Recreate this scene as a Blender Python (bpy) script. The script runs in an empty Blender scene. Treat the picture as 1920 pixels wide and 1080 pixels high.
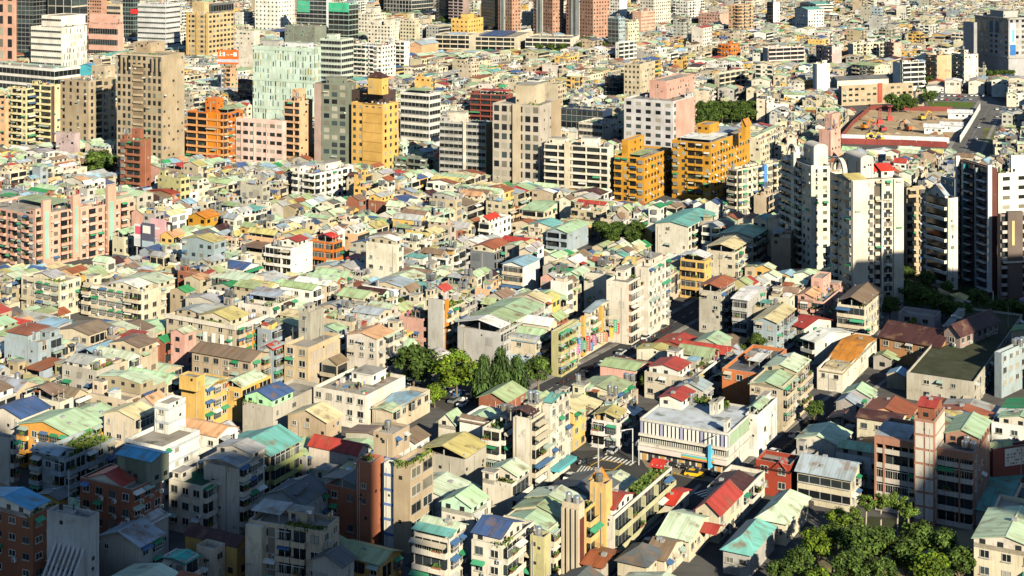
import bpy, math, random
import numpy as np
from math import radians, sin, cos, atan2, sqrt, pi

# ------------------------------------------------------------------ camera, light, exposure
SC = bpy.context.scene
COL = SC.collection
HC, FP, YH = 130.0, 2850.0, -180.0          # eye height (m), focal length and horizon row of the 1920 px photo
cam_data = bpy.data.cameras.new('camera')
cam = bpy.data.objects.new('camera', cam_data)
COL.objects.link(cam)
cam.location = (0, 0, HC)
cam.rotation_euler = (radians(90), 0, 0)
cam_data.sensor_width = 36.0
cam_data.lens = 36.0 * FP / 1920.0
cam_data.shift_y = (YH - 540.0) / 1920.0     # shift lens: verticals stay parallel
cam_data.clip_start, cam_data.clip_end = 1.0, 40000.0
SC.camera = cam

SUN_AZ, SUN_EL = -64.0, 25.0                 # where the sun stands: azimuth from +X (deg), elevation
world = bpy.data.worlds.new('World')
SC.world = world
world.use_nodes = True
nt = world.node_tree
sky = nt.nodes.new('ShaderNodeTexSky')
sky.sky_type = 'NISHITA'
sky.sun_disc = False
sky.sun_elevation = radians(SUN_EL)
sky.sun_rotation = radians(90.0 - SUN_AZ)
sky.air_density, sky.dust_density, sky.ozone_density = 1.3, 0.3, 5.0
bg = nt.nodes['Background']
bg.inputs['Strength'].default_value = 0.058
nt.links.new(sky.outputs[0], bg.inputs['Color'])
sun_data = bpy.data.lights.new('sun', 'SUN')
sun_data.energy = 5.0
sun_data.angle = radians(0.5)
sun_data.color = (1.0, 0.905, 0.69)
sun = bpy.data.objects.new('sun', sun_data)
COL.objects.link(sun)
sun.location = (0, 0, 400)
sun.rotation_euler = (radians(90.0 - SUN_EL), 0, radians(SUN_AZ + 90.0))
SC.view_settings.view_transform = 'Standard'
SC.view_settings.look = 'None'
SC.view_settings.gamma = 1.0
SC.view_settings.use_curve_mapping = False
SC.view_settings.exposure = 1.0
SC.cycles.max_bounces = 5
SC.cycles.diffuse_bounces = 0
SC.cycles.glossy_bounces = 2

R = random.Random(11)

def gpt(px, py, z=0.0):
    """world point at height z that the photo shows at pixel px, py"""
    d = FP * (HC - z) / (py - YH)
    return ((px - 960.0) * d / FP, d, z)

def pix(x, y, z):
    return (960.0 + FP * x / y, YH + FP * (HC - z) / y)

# ------------------------------------------------------------------ colours (real-world base colours)
C = dict(
    cream=(.58, .51, .39), white=(.72, .70, .65), beige=(.50, .42, .31), tan=(.42, .33, .23), gray=(.40, .39, .37),
    pale=(.63, .58, .50), pink=(.60, .35, .29), peach=(.60, .37, .22), orange=(.58, .17, .03), yellow=(.66, .42, .13),
    amber=(.56, .28, .035), brick=(.29, .11, .065), redbrick=(.36, .06, .035), salmon=(.60, .35, .27), olive=(.42, .39, .20),
    lilac=(.46, .36, .36), bluegray=(.30, .36, .40), concrete=(.42, .39, .33), darkgray=(.14, .14, .15), brown=(.20, .12, .08),
    charcoal=(.07, .07, .08), greengray=(.19, .215, .175), mosaic=(.48, .60, .52), glassgreen=(.36, .52, .46), navy=(.03, .05, .10),
    mintwall=(.45, .62, .48), limewall=(.36, .62, .36), turquoise=(.08, .42, .50), maroon=(.12, .035, .03), silver=(.58, .60, .62),
    pinkbrown=(.44, .25, .18), redbrown=(.22, .06, .045), mauve=(.30, .22, .20), teal=(.06, .24, .25), rust=(.33, .10, .045))
RC = dict(   # roof sheets
    mint=(.43, .59, .39), palemint=(.57, .68, .50), sage=(.38, .47, .26), green=(.04, .28, .10), teal=(.16, .42, .38),
    blue=(.06, .11, .26), lightblue=(.30, .48, .62), skyblue=(.10, .38, .62), bluegray=(.36, .42, .48), graysheet=(.42, .43, .44),
    whitesheet=(.78, .78, .76), creamsheet=(.66, .57, .34), straw=(.52, .46, .18), brownsheet=(.24, .17, .12), darkbrown=(.07, .03, .028),
    redsheet=(.42, .06, .045), brightred=(.62, .05, .03), orangesheet=(.62, .24, .03), rustsheet=(.34, .11, .05), peachsheet=(.66, .38, .22),
    lime=(.30, .62, .14), darkgray=(.12, .13, .14), turquoise=(.05, .50, .42))
ROOFNAME = dict(mint='mint green', palemint='pale mint', sage='sage green', green='deep green', teal='teal', blue='navy blue',
    lightblue='light blue', skyblue='sky blue', bluegray='blue grey', graysheet='grey', whitesheet='white', creamsheet='cream',
    straw='straw yellow', brownsheet='dull brown', darkbrown='dark brown', redsheet='red', brightred='bright red', orangesheet='orange',
    rustsheet='rusty', peachsheet='peach', lime='lime green', darkgray='dark grey', turquoise='turquoise')
WALLNAME = dict(cream='cream', white='white', beige='beige', tan='tan', gray='grey', pale='off-white', pink='pink', peach='peach',
    yellow='yellow', brick='brick', olive='olive', bluegray='bluish', concrete='bare concrete', orange='orange', salmon='salmon',
    redbrick='red brick', lilac='lilac', mintwall='mint walled')

# ------------------------------------------------------------------ materials
MATS = {}

def new_mat(name):
    m = bpy.data.materials.new(name)
    m.use_nodes = True
    n = m.node_tree.nodes
    return m, n, m.node_tree.links, n['Principled BSDF']

def surf(name, rough=.85, metal=0.0, stain=None, rib=None, spec=.3, spot=None, fade=False, joint=None):
    """colour comes from the mesh's 'col' attribute; wear is noise in metres (UV) and in object space"""
    m, n, l, b = new_mat(name)
    at = n.new('ShaderNodeAttribute'); at.attribute_name = 'col'
    cur = at.outputs['Color']
    uv = n.new('ShaderNodeUVMap'); uv.uv_map = 'uv'
    geo = n.new('ShaderNodeNewGeometry')

    def mul(cur, fac, col, mode='MULTIPLY'):
        mx = n.new('ShaderNodeMix'); mx.data_type = 'RGBA'; mx.blend_type = mode
        l.new(fac, mx.inputs[0]); l.new(cur, mx.inputs[6]); mx.inputs[7].default_value = (*col, 1)
        return mx.outputs[2]

    def noise(vec, scale, detail=3.0, sx=1, sy=1, lo=.4, hi=.7):
        mp = n.new('ShaderNodeMapping'); mp.inputs['Scale'].default_value = (sx, sy, 1)
        l.new(vec, mp.inputs['Vector'])
        no = n.new('ShaderNodeTexNoise'); no.inputs['Scale'].default_value = scale; no.inputs['Detail'].default_value = detail
        l.new(mp.outputs[0], no.inputs['Vector'])
        rp = n.new('ShaderNodeMapRange'); rp.inputs['From Min'].default_value = lo; rp.inputs['From Max'].default_value = hi
        l.new(no.outputs['Fac'], rp.inputs['Value'])
        return rp.outputs[0]
    cur = mul(cur, noise(geo.outputs['Position'], .13, 4, lo=.35, hi=.75), (.72, .70, .66))
    if stain:
        sx, sy, col = stain
        cur = mul(cur, noise(uv.outputs[0], 1.0, 4, sx, sy, .48, .78), col)
    if spot:
        col, lo, hi, sc = spot
        cur = mul(cur, noise(geo.outputs['Position'], sc, 5, lo=lo, hi=hi), col, 'MIX')
    if fade:   # sheets of different age side by side: steps every metre along the eaves
        sp = n.new('ShaderNodeSeparateXYZ'); l.new(uv.outputs[0], sp.inputs[0])
        fl = n.new('ShaderNodeMath'); fl.operation = 'FLOOR'; l.new(sp.outputs[0], fl.inputs[0])
        wn = n.new('ShaderNodeTexWhiteNoise'); wn.noise_dimensions = '1D'; l.new(fl.outputs[0], wn.inputs['W'])
        rp = n.new('ShaderNodeMapRange'); rp.inputs['From Min'].default_value = .45; rp.inputs['From Max'].default_value = 1
        rp.inputs['To Max'].default_value = .8; l.new(wn.outputs['Value'], rp.inputs['Value'])
        cur = mul(cur, rp.outputs[0], (.80, .77, .70))
    if joint:  # tile courses: thin darker lines
        br = n.new('ShaderNodeTexBrick'); br.inputs['Scale'].default_value = joint
        br.inputs['Mortar Size'].default_value = .03; br.inputs['Color1'].default_value = (0, 0, 0, 1); br.inputs['Color2'].default_value = (.25, .25, .25, 1); br.inputs['Mortar'].default_value = (1, 1, 1, 1)
        l.new(uv.outputs[0], br.inputs['Vector'])
        cur = mul(cur, br.outputs['Color'], (.80, .78, .75))
    if rib:
        w = n.new('ShaderNodeTexWave'); w.wave_type = 'BANDS'; w.bands_direction = 'X'
        w.inputs['Scale'].default_value = rib
        l.new(uv.outputs[0], w.inputs['Vector'])
        rp = n.new('ShaderNodeMapRange'); rp.inputs['From Min'].default_value = 0; rp.inputs['From Max'].default_value = .35
        rp.inputs['To Min'].default_value = 1; rp.inputs['To Max'].default_value = 0
        l.new(w.outputs['Fac'], rp.inputs['Value'])
        cur = mul(cur, rp.outputs[0], (.86, .86, .86))
    l.new(cur, b.inputs['Base Color'])
    b.inputs['Roughness'].default_value = rough
    b.inputs['Metallic'].default_value = metal
    b.inputs['Specular IOR Level'].default_value = spec
    MATS[name] = m
    return m

surf('wall', .88, stain=(2.3, .24, (.74, .70, .63)), spec=.2, spot=((.22, .19, .15), .60, .84, .55))
surf('tile', .55, stain=(1.7, .14, (.82, .79, .74)), spec=.35, joint=.9, spot=((.24, .21, .17), .68, .88, .45))
surf('sheet', .55, stain=(.9, .16, (.62, .58, .50)), rib=.45, spec=.35, spot=((.19, .115, .065), .55, .74, .30), fade=True)
surf('slab', .92, stain=(.25, .25, (.55, .52, .46)), spec=.15, spot=((.07, .075, .05), .56, .74, .25))
surf('paint', .45, spec=.4)
surf('glass', .10, spec=.6)
surf('steel', .30, metal=.85, spec=.5)
surf('leaf', .75, spec=.2)
surf('bark', .9, spec=.1)
surf('asphalt', .93, spec=.15, stain=(.12, .5, (.75, .74, .72)))
surf('soil', .95, spec=.1, spot=((.30, .22, .13), .45, .65, .06))
surf('lawn', .95, spec=.1, spot=((.10, .085, .045), .50, .68, .05))
MATN = list(MATS)

# ------------------------------------------------------------------ mesh builder
class MB:
    __slots__ = ('v', 'n', 'm', 'c', 'uv')

    def __init__(s):
        s.v = []; s.n = []; s.m = []; s.c = []; s.uv = []

    def q(s, a, b, c, d, mat, col):
        s.v += (a, b, c, d); s.n.append(4); s.m.append(mat); s.c.append(col)
        u = sqrt((b[0]-a[0])**2 + (b[1]-a[1])**2 + (b[2]-a[2])**2)
        w = sqrt((d[0]-a[0])**2 + (d[1]-a[1])**2 + (d[2]-a[2])**2)
        o = (a[0] * .37 + a[1] * .61) % 7.0
        s.uv += ((o, 0), (o + u, 0), (o + u, w), (o, w))

    def t(s, a, b, c, mat, col):
        s.v += (a, b, c); s.n.append(3); s.m.append(mat); s.c.append(col)
        s.uv += ((0, 0), (1, 0), (.5, 1))

    def mesh(s, name):
        me = bpy.data.meshes.new(name)
        nv, nf = len(s.v), len(s.n)
        if not nv:
            return me
        me.vertices.add(nv); me.loops.add(nv); me.polygons.add(nf)
        me.vertices.foreach_set('co', np.array(s.v, dtype=np.float32).ravel())
        me.loops.foreach_set('vertex_index', np.arange(nv, dtype=np.int32))
        n = np.array(s.n, dtype=np.int32)
        st = np.zeros(nf, dtype=np.int32); st[1:] = np.cumsum(n)[:-1]
        me.polygons.foreach_set('loop_start', st)
        me.polygons.foreach_set('loop_total', n)
        used = sorted(set(s.m)); ix = {k: i for i, k in enumerate(used)}
        for k in used:
            me.materials.append(MATS[k])
        me.polygons.foreach_set('material_index', np.array([ix[k] for k in s.m], dtype=np.int32))
        ca = me.color_attributes.new('col', 'FLOAT_COLOR', 'POINT')
        cc = np.ones((nf, 4), dtype=np.float32); cc[:, :3] = np.array(s.c, dtype=np.float32)
        ca.data.foreach_set('color', np.repeat(cc, n, axis=0).ravel())
        ul = me.uv_layers.new(name='uv')
        ul.data.foreach_set('uv', np.array(s.uv, dtype=np.float32).ravel())
        me.update(calc_edges=True)
        return me

def tag(o, label=None, cat=None, group=None, kind=None):
    if label: o['label'] = label
    if cat: o['category'] = cat
    if group: o['group'] = group
    if kind: o['kind'] = kind
    return o

def link(name, me, parent=None, loc=(0, 0, 0), rz=0.0, scale=None):
    o = bpy.data.objects.new(name, me)
    COL.objects.link(o)
    o.location = loc
    if rz: o.rotation_euler = (0, 0, rz)
    if scale: o.scale = scale
    if parent: o.parent = parent
    return o

class Root:
    """a thing: an Empty at its base; the parts are collected in one mesh builder per part name"""
    def __init__(s, name, label, cat, x, y, group=None, lod=1):
        s.name, s.label, s.cat, s.x, s.y, s.group, s.lod = name, label, cat, x, y, group, lod
        s.parts = {}; s.inst = []; s.sub = {}

    def mb(s, part):
        if part not in s.parts: s.parts[part] = MB()
        return s.parts[part]

    def own(s, part, under=None):
        k = '%s#%d' % (part, len(s.parts))
        if under is not None:
            for kk, m in s.parts.items():
                if m is under and kk.split('#')[0] != 'body': s.sub[k] = kk
        return s.mb(k)

    def finish(s):
        e = link(s.name, None, None, (s.x, s.y, 0))
        tag(e, s.label, s.cat, s.group)
        e.empty_display_size = 2
        made = {}
        for k, m in s.parts.items():
            if m.n:
                stuff = k.startswith('~')
                nm = k.lstrip('~').split('#')[0]
                o = made[k] = link(nm, m.mesh(nm), made.get(s.sub.get(k), e))
                if stuff: o['kind'] = 'stuff'
        for nm, me, loc, rz in s.inst:
            link(nm, me, e, loc, rz)
        return e

class Far:
    """all the houses beyond the nearest ones: one mesh"""
    def __init__(s):
        s.m = MB(); s.x = s.y = 0.0; s.lod = 2; s.inst = None
    def mb(s, part): return s.m
    def own(s, part, under=None): return s.m

class Vol:
    """an upright box volume of a building: footprint w x d round (cx, cy), turned by rot, from z0 to z1"""
    def __init__(s, root, cx, cy, rot, w, d, z0, z1):
        s.root, s.cx, s.cy, s.rot, s.w, s.d, s.z0, s.z1 = root, cx - root.x, cy - root.y, rot, w, d, z0, z1
        s.c, s.s = cos(rot), sin(rot)
    def P(s, x, y, z):
        return (s.cx + x * s.c - y * s.s, s.cy + x * s.s + y * s.c, z)
    def wallq(s, mb, x0, y0, x1, y1, z0, z1, mat, col):
        mb.q(s.P(x0, y0, z0), s.P(x1, y1, z0), s.P(x1, y1, z1), s.P(x0, y0, z1), mat, col)
    def box(s, mb, x0, x1, y0, y1, z0, z1, mat, col, top=None, tcol=None, bot=False):
        P = s.P
        s.wallq(mb, x0, y0, x1, y0, z0, z1, mat, col)
        s.wallq(mb, x1, y0, x1, y1, z0, z1, mat, col)
        s.wallq(mb, x1, y1, x0, y1, z0, z1, mat, col)
        s.wallq(mb, x0, y1, x0, y0, z0, z1, mat, col)
        mb.q(P(x0, y0, z1), P(x1, y0, z1), P(x1, y1, z1), P(x0, y1, z1), top or mat, tcol or col)
        if bot:
            mb.q(P(x0, y1, z0), P(x1, y1, z0), P(x1, y0, z0), P(x0, y0, z0), mat, col)

def vary(col, a=.06, r=R):
    f = 1 + r.uniform(-a, a)
    return tuple(max(.005, min(.85, c * f * (1 + r.uniform(-a, a) * .35))) for c in col)

# ------------------------------------------------------------------ pieces of facades: quads in a frame x right, y inward, z up
def bx(L, x0, x1, y0, y1, z0, z1, mat, col, top=True, back=False, bot=True, sides=True):
    L.append(((x0, y0, z0), (x1, y0, z0), (x1, y0, z1), (x0, y0, z1), mat, col))
    if sides:
        L.append(((x1, y0, z0), (x1, y1, z0), (x1, y1, z1), (x1, y0, z1), mat, col))
        L.append(((x0, y1, z0), (x0, y0, z0), (x0, y0, z1), (x0, y1, z1), mat, col))
    if top: L.append(((x0, y0, z1), (x1, y0, z1), (x1, y1, z1), (x0, y1, z1), mat, col))
    if bot: L.append(((x0, y1, z0), (x1, y1, z0), (x1, y0, z0), (x0, y0, z0), mat, col))
    if back: L.append(((x1, y1, z0), (x0, y1, z0), (x0, y1, z1), (x1, y1, z1), mat, col))

GLASS = [(.016, .020, .024), (.030, .038, .042), (.012, .014, .016), (.05, .07, .07), (.16, .15, .12), (.02, .022, .024), (.34, .32, .26)]
FRAME = [(.55, .55, .53), (.20, .20, .20), (.62, .60, .54)]
AWN = [(.03, .22, .10), (.06, .30, .16), (.60, .60, .56), (.30, .38, .33), (.06, .13, .26), (.45, .40, .30), (.46, .46, .44)]

def pc_window(w, h, v, lod):
    L = []; g = GLASS[v % 7]; f = FRAME[v % 3]
    if lod:
        L.append(((0, -.05, 0), (w, -.05, 0), (w, -.05, h), (0, -.05, h), 'glass', g))
        return L
    t, y0, y1 = .07, -.10, .0
    for a in ((0, w, 0, t), (0, w, h - t, h), (0, t, t, h - t), (w - t, w, t, h - t), (w / 2 - .03, w / 2 + .03, t, h - t)):
        bx(L, a[0], a[1], y0, y1, a[2], a[3], 'paint', f)
    L.append(((t, -.03, t), (w - t, -.03, t), (w - t, -.03, h - t), (t, -.03, h - t), 'glass', g))
    bx(L, -.1, w + .1, -.24, 0, -.14, -.04, 'wall', (.45, .42, .36))
    return L

def pc_cage(w, h, v, lod):
    L = []; f = FRAME[v % 3]; g = GLASS[(v + 2) % 4]
    if lod:
        bx(L, 0, w, -.6, 0, 0, h, 'paint', tuple(.35 * a + .65 * b for a, b in zip(f, g)))
        return L
    bx(L, .02, w - .02, -.52, 0, .02, h - .02, 'glass', g)
    for i in range(5):
        x = i * (w - .06) / 4
        bx(L, x, x + .06, -.62, -.56, 0, h, 'paint', f, bot=False)
    for z in (0, h * .45, h - .07):
        bx(L, 0, w, -.64, 0, z, z + .07, 'paint', f)
    L.append(((-.1, -.95, h - .05), (w + .1, -.95, h - .05), (w + .1, 0, h + .35), (-.1, 0, h + .35), 'paint', AWN[v % 7]))
    return L

def pc_awning(w, v, lod):
    L = []; c = AWN[v % 7]
    L.append(((0, -1.05, 0), (w, -1.05, 0), (w, -.02, .5), (0, -.02, .5), 'paint', c))
    L.append(((0, -1.05, -.12), (w, -1.05, -.12), (w, -1.05, 0), (0, -1.05, 0), 'paint', c))
    if not lod:
        L.append(((0, -.02, 0), (0, -1.05, -.12), (0, -1.05, 0), (0, -.02, .5), 'paint', c))
        L.append(((w, -1.05, -.12), (w, -.02, 0), (w, -.02, .5), (w, -1.05, 0), 'paint', c))
    return L

def pc_ac(lod, v=0):
    L = []; c = [(.60, .60, .56), (.50, .48, .42), (.66, .66, .64)][v % 3]
    bx(L, 0, .85, -.55, -.1, 0, .65, 'paint', c, bot=not lod)
    if not lod:
        L.append(((.12, -.56, .08), (.58, -.56, .08), (.58, -.56, .56), (.12, -.56, .56), 'paint', (.08, .08, .08)))
    return L

def pc_balcony(w, fh, col, lod, v=0):
    """parapet box with slab; the dark recess and door behind it"""
    L = []; g = GLASS[v % 3]
    L.append(((.15, -.04, .1), (w - .15, -.04, .1), (w - .15, -.04, fh - .45), (.15, -.04, fh - .45), 'glass', g))
    bx(L, 0, w, -1.05, -.93, -.12, .95, 'wall', col, bot=False, back=not lod)
    if lod < 2:
        bx(L, 0, .12, -.93, 0, -.12, .95, 'wall', col, bot=False)
        bx(L, w - .12, w, -.93, 0, -.12, .95, 'wall', col, bot=False)
        L.append(((0, -.93, .02), (w, -.93, .02), (w, 0, .02), (0, 0, .02), 'slab', (.3, .28, .25)))
        L.append(((0, 0, -.12), (w, 0, -.12), (w, -1.05, -.12), (0, -1.05, -.12), 'wall', col))
    if not lod:
        for i in range(1, max(2, int(w / 1.6))):
            x = i * w / max(2, int(w / 1.6))
            bx(L, x - .05, x + .05, -.10, -.04, .1, fh - .45, 'paint', FRAME[v % 3], bot=False)
        if v % 3 == 0:
            for i in range(int(w / .5)):
                bx(L, .2 + i * .5, .24 + i * .5, -1.02, -.98, .95, fh - .5, 'paint', FRAME[v % 3], top=False, bot=False)
            bx(L, 0, w, -1.04, -.96, fh - .55, fh - .45, 'paint', FRAME[v % 3])
    return L

def pc_plant(w, lod, v=0):
    L = []; r = random.Random(v)
    bx(L, 0, w, -.35, 0, 0, .3, 'paint', (.28, .12, .07))
    for i in range(int((6 if lod else 14) * w)):
        x, y, z, s = r.uniform(0, w), r.uniform(-.45, .05), r.uniform(.35, .9), r.uniform(.12, .24)
        a = r.uniform(0, 6.28); dx, dy = s * cos(a), s * sin(a)
        g = r.uniform(.7, 1.3)
        L.append(((x - dx, y - dy, z - s), (x + dx, y + dy, z - s * .3), (x + dx, y + dy, z + s), (x - dx, y - dy, z + s * .4), 'leaf', (.07 * g, .13 * g, .025)))
    return L

PCACHE = {}

def piece(key, fn):
    if key not in PCACHE: PCACHE[key] = [fn(), None]
    return PCACHE[key]

FACES = {'S': lambda w, d: ((-w / 2, -d / 2), (1, 0), w), 'E': lambda w, d: ((w / 2, -d / 2), (0, 1), d),
         'N': lambda w, d: ((w / 2, d / 2), (-1, 0), w), 'W': lambda w, d: ((-w / 2, d / 2), (0, -1), d)}

def emit(vol, face, x, z, part, key, fn):
    """put one piece on a face at x along it and height z; an object of its own near by, joined farther off"""
    rt = vol.root
    quads, me = piece(key, fn)
    (ox, oy), (dx, dy), _L = face
    lx, ly = ox + dx * x, oy + dy * x
    if rt.lod == 0:
        if me is None:
            m = MB()
            for a in quads: m.q(*a)
            me = m.mesh(part)
            PCACHE[key][1] = me
        rt.inst.append((part, me, vol.P(lx, ly, z), vol.rot + atan2(dy, dx)))
    else:
        m = rt.mb('~' + part)
        ix, iy = -dy, dx
        P = vol.P
        for a, b, c, d, mat, col in quads:
            m.q(*[P(lx + dx * p[0] + ix * p[1], ly + dy * p[0] + iy * p[1], z + p[2]) for p in (a, b, c, d)], mat, col)

def facade(vol, fk, st, fh=3.1, cw=3.4, ww=1.7, wh=1.45, col=(.5, .4, .3), clutter=.35, floors=None, r=R, top=.35, acc=None, low=0):
    """one face of a volume in a style: w windows, s few windows, b balcony bands, x mixed walk-up, r ribbon glass,
    p tall slots between piers, g curtain glass, m random panels, t square frames, k blank"""
    if st in 'ks' and vol.root.lod < 2 and fk in 'SE': dress(vol, fk, col, r)
    if st == 'k': return
    face = FACES[fk](vol.w, vol.d)
    L = face[2]; lod = vol.root.lod
    n = max(1, int(L / cw + .5)); c = L / n
    H = vol.z1 - vol.z0
    nf = int((H - top) / fh + .25)
    if floors: nf = min(nf, floors)
    ww = min(ww, c - .3)
    q = lambda v: round(v, 1)
    if st == 'x':
        kinds = [r.choice(['b', 'w', 'c', 'b', 'w']) for _ in range(n)]
    for j in range(nf - low):
        z = vol.z1 - top - (j + 1) * fh
        if z < vol.z0 - .2: break
        if st == 'b':
            v = r.randrange(6); cc = acc or col; w = q(L - .3)
            emit(vol, face, .15, z + .1, 'balcony', ('b', w, q(fh), cc, lod, v), lambda: pc_balcony(w, fh, cc, lod, v))
            for i in range(1, n):
                if lod < 2 and i % 2 == 0:
                    emit(vol, face, i * c, z + 1.0, 'balcony_post', ('bp', q(fh), cc, lod), lambda: [a for a in _post(fh, cc)])
            if r.random() < clutter and lod < 2:
                v = r.randrange(7); w2 = q(min(L, c * r.choice((1, 1, 2))))
                emit(vol, face, min(r.randrange(n) * c, L - w2), z + fh - .75, 'awning', ('a', w2, v, lod, 'lo'), lambda: [tuple((p[0], p[1] - .95, p[2]) for p in t[:4]) + t[4:] for t in pc_awning(w2, v, lod)])
            if r.random() < clutter * .7 and lod < 2:
                v = r.randrange(4)
                emit(vol, face, r.uniform(.3, max(.4, L - 2.4)), z + .95, 'planter', ('pl', 2.0, lod, v, 'o'), lambda: [tuple((p[0], p[1] - .75, p[2]) for p in t[:4]) + t[4:] for t in pc_plant(2.0, lod, v)])
            continue
        if st == 'R':
            w = q(L - .5); v = r.randrange(4)
            emit(vol, face, .25, z + 1.3, 'window_band', ('R', w, q(fh), lod, v), lambda: _ribbon(w, fh * .27, v, lod))
            continue
        if st == 'r':
            w = q(L - .5); v = r.randrange(3)
            emit(vol, face, .25, z + 1.0, 'window_band', ('r', w, q(fh), lod, v), lambda: _ribbon(w, fh * .5, v, lod))
            continue
        if st == 'g':
            w = q(L - .3); v = r.randrange(4)
            emit(vol, face, .15, z + .35, 'glass_band', ('g', w, q(fh), lod, v, q(c)), lambda: _ribbon(w, fh * .82, v, lod, c))
            continue
        for i in range(n):
            x = i * c
            if st == 'w':
                v = r.randrange(21)
                if clutter > .05 and r.random() < .07: continue
                emit(vol, face, x + (c - ww) / 2, z + .95, 'window', ('w', q(ww), wh, v, lod), lambda: pc_window(q(ww), wh, v, lod))
                if lod < 2 and r.random() < clutter * .6:
                    v2 = r.randrange(7)
                    emit(vol, face, x + (c - ww) / 2 - .15, z + .95 + wh, 'awning', ('a', q(ww + .3), v2, lod), lambda: pc_awning(q(ww + .3), v2, lod))
                if lod < 2 and r.random() < clutter * .6:
                    v2 = r.randrange(3)
                    emit(vol, face, x + (c + ww) / 2 - .5, z + .1, 'air_conditioner', ('ac', lod, v2), lambda: pc_ac(lod, v2))
            elif st == 's':
                if r.random() < .45:
                    v = r.randrange(21); w = r.choice((.8, 1.2, 1.5))
                    emit(vol, face, x + (c - w) / 2, z + 1.1, 'window', ('w', w, 1.1, v, lod), lambda: pc_window(w, 1.1, v, lod))
                    if lod < 2 and r.random() < clutter * .5:
                        v2 = r.randrange(7)
                        emit(vol, face, x + (c - w) / 2 - .15, z + 2.2, 'awning', ('a', q(w + .3), v2, lod), lambda: pc_awning(q(w + .3), v2, lod))
            elif st == 'x':
                k = kinds[i]; v = r.randrange(15)
                if k == 'b':
                    w = q(c - .25); cc = acc or col
                    emit(vol, face, x + .12, z + .1, 'balcony', ('b', w, q(fh), cc, lod, v % 6), lambda: pc_balcony(w, fh, cc, lod, v % 6))
                    if lod < 2 and r.random() < clutter:
                        v2 = r.randrange(4)
                        emit(vol, face, x + .5, z + 1.0, 'planter', ('pl', 1.6, lod, v2, 'o'), lambda: [tuple((p[0], p[1] - .75, p[2]) for p in t[:4]) + t[4:] for t in pc_plant(1.6, lod, v2)])
                elif k == 'c':
                    w = q(min(2.2, c - .5))
                    emit(vol, face, x + (c - w) / 2, z + .8, 'window_cage', ('c', w, v, lod), lambda: pc_cage(w, 1.6, v, lod))
                else:
                    emit(vol, face, x + (c - ww) / 2, z + .95, 'window', ('w', q(ww), wh, v, lod), lambda: pc_window(q(ww), wh, v, lod))
                if lod < 2 and r.random() < clutter * .7:
                    v2 = r.randrange(7); w3 = q(min(c - .1, 2.6))
                    emit(vol, face, x + (c - w3) / 2, z + 2.45, 'awning', ('a', w3, v2, lod), lambda: pc_awning(w3, v2, lod))
                if lod < 2 and r.random() < clutter * .7:
                    v2 = r.randrange(3)
                    emit(vol, face, x + c - 1.0, z + .15, 'air_conditioner', ('ac', lod, v2), lambda: pc_ac(lod, v2))
            elif st == 'p':
                w = q(ww)
                v = r.randrange(3)
                emit(vol, face, x + (c - ww) / 2, z + .5, 'window', ('w', w, q(fh - .9), v, lod), lambda: pc_window(w, q(fh - .9), v, lod))
            elif st == 'm':
                for k in range(2):
                    if r.random() < .62:
                        cc = r.choice([(.05, .07, .08), (.02, .03, .05), (.30, .40, .34), (.60, .66, .56), (.16, .22, .20), (.34, .28, .12), (.66, .72, .66), (.10, .10, .12)])
                        w, h = q(r.uniform(.5, .9)), q(fh * r.uniform(.55, .95))
                        emit(vol, face, x + k * c / 2 + r.uniform(0, .3), z + r.uniform(.1, .5), 'window', ('m', w, h, cc), lambda: [((0, -.06, 0), (w, -.06, 0), (w, -.06, h), (0, -.06, h), 'glass', cc)])
            elif st == 't':
                v = r.randrange(4); w = q(c - .5)
                emit(vol, face, x + .25, z + .45, 'window', ('t', w, q(fh), v, lod), lambda: pc_window(w, q(fh - .85), v, lod))
                emit(vol, face, x + .1, z + .2, 'ledge', ('tl', w, lod), lambda: _ledge(w + .3, (.55, .52, .46)))

def dress(vol, fk, col, r):
    """drain pipes, patched render and vents on a plain wall"""
    (ox, oy), (dx, dy), L = FACES[fk](vol.w, vol.d)
    H = vol.z1 - vol.z0
    if L < 2.5 or H < 3: return
    def slab_(x, z, w, h, out, mat, c, part):
        m = vol.root.mb('~' + part); P = vol.P
        a, b = (ox + dx * x, oy + dy * x), (ox + dx * (x + w), oy + dy * (x + w)); nx, ny = dy * out, -dx * out
        vol.wallq(m, a[0] + nx, a[1] + ny, b[0] + nx, b[1] + ny, z, z + h, mat, c)
        if out > .04:
            vol.wallq(m, a[0], a[1], a[0] + nx, a[1] + ny, z, z + h, mat, c); vol.wallq(m, b[0] + nx, b[1] + ny, b[0], b[1], z, z + h, mat, c)
    for _ in range(r.choice((0, 1, 1, 2))):
        slab_(r.uniform(.2, L - .4), vol.z0, .13, H - r.uniform(.2, 2), .12, 'paint', r.choice([(.45, .44, .42), (.30, .29, .27), (.5, .46, .38)]), 'drain_pipe')
    for _ in range(r.choice((0, 1, 1, 2))):
        w, h = min(L * .6, r.uniform(1.2, 4)), min(H * .5, r.uniform(1, 4)); f = r.uniform(.70, 1.08)
        slab_(r.uniform(0, L - w), vol.z0 + r.uniform(.3, max(.4, H - h - 1)), w, h, .015 + .004 * r.random(), 'wall', tuple(min(.8, c * f) for c in col), 'wall_patch')
    for _ in range(r.choice((0, 0, 1, 2, 3))):
        s = r.uniform(.35, .8)
        slab_(r.uniform(.3, L - 1.2), vol.z0 + H * r.uniform(.3, .9), s, s, .06, 'glass', (.03, .03, .03), 'vent')

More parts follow.
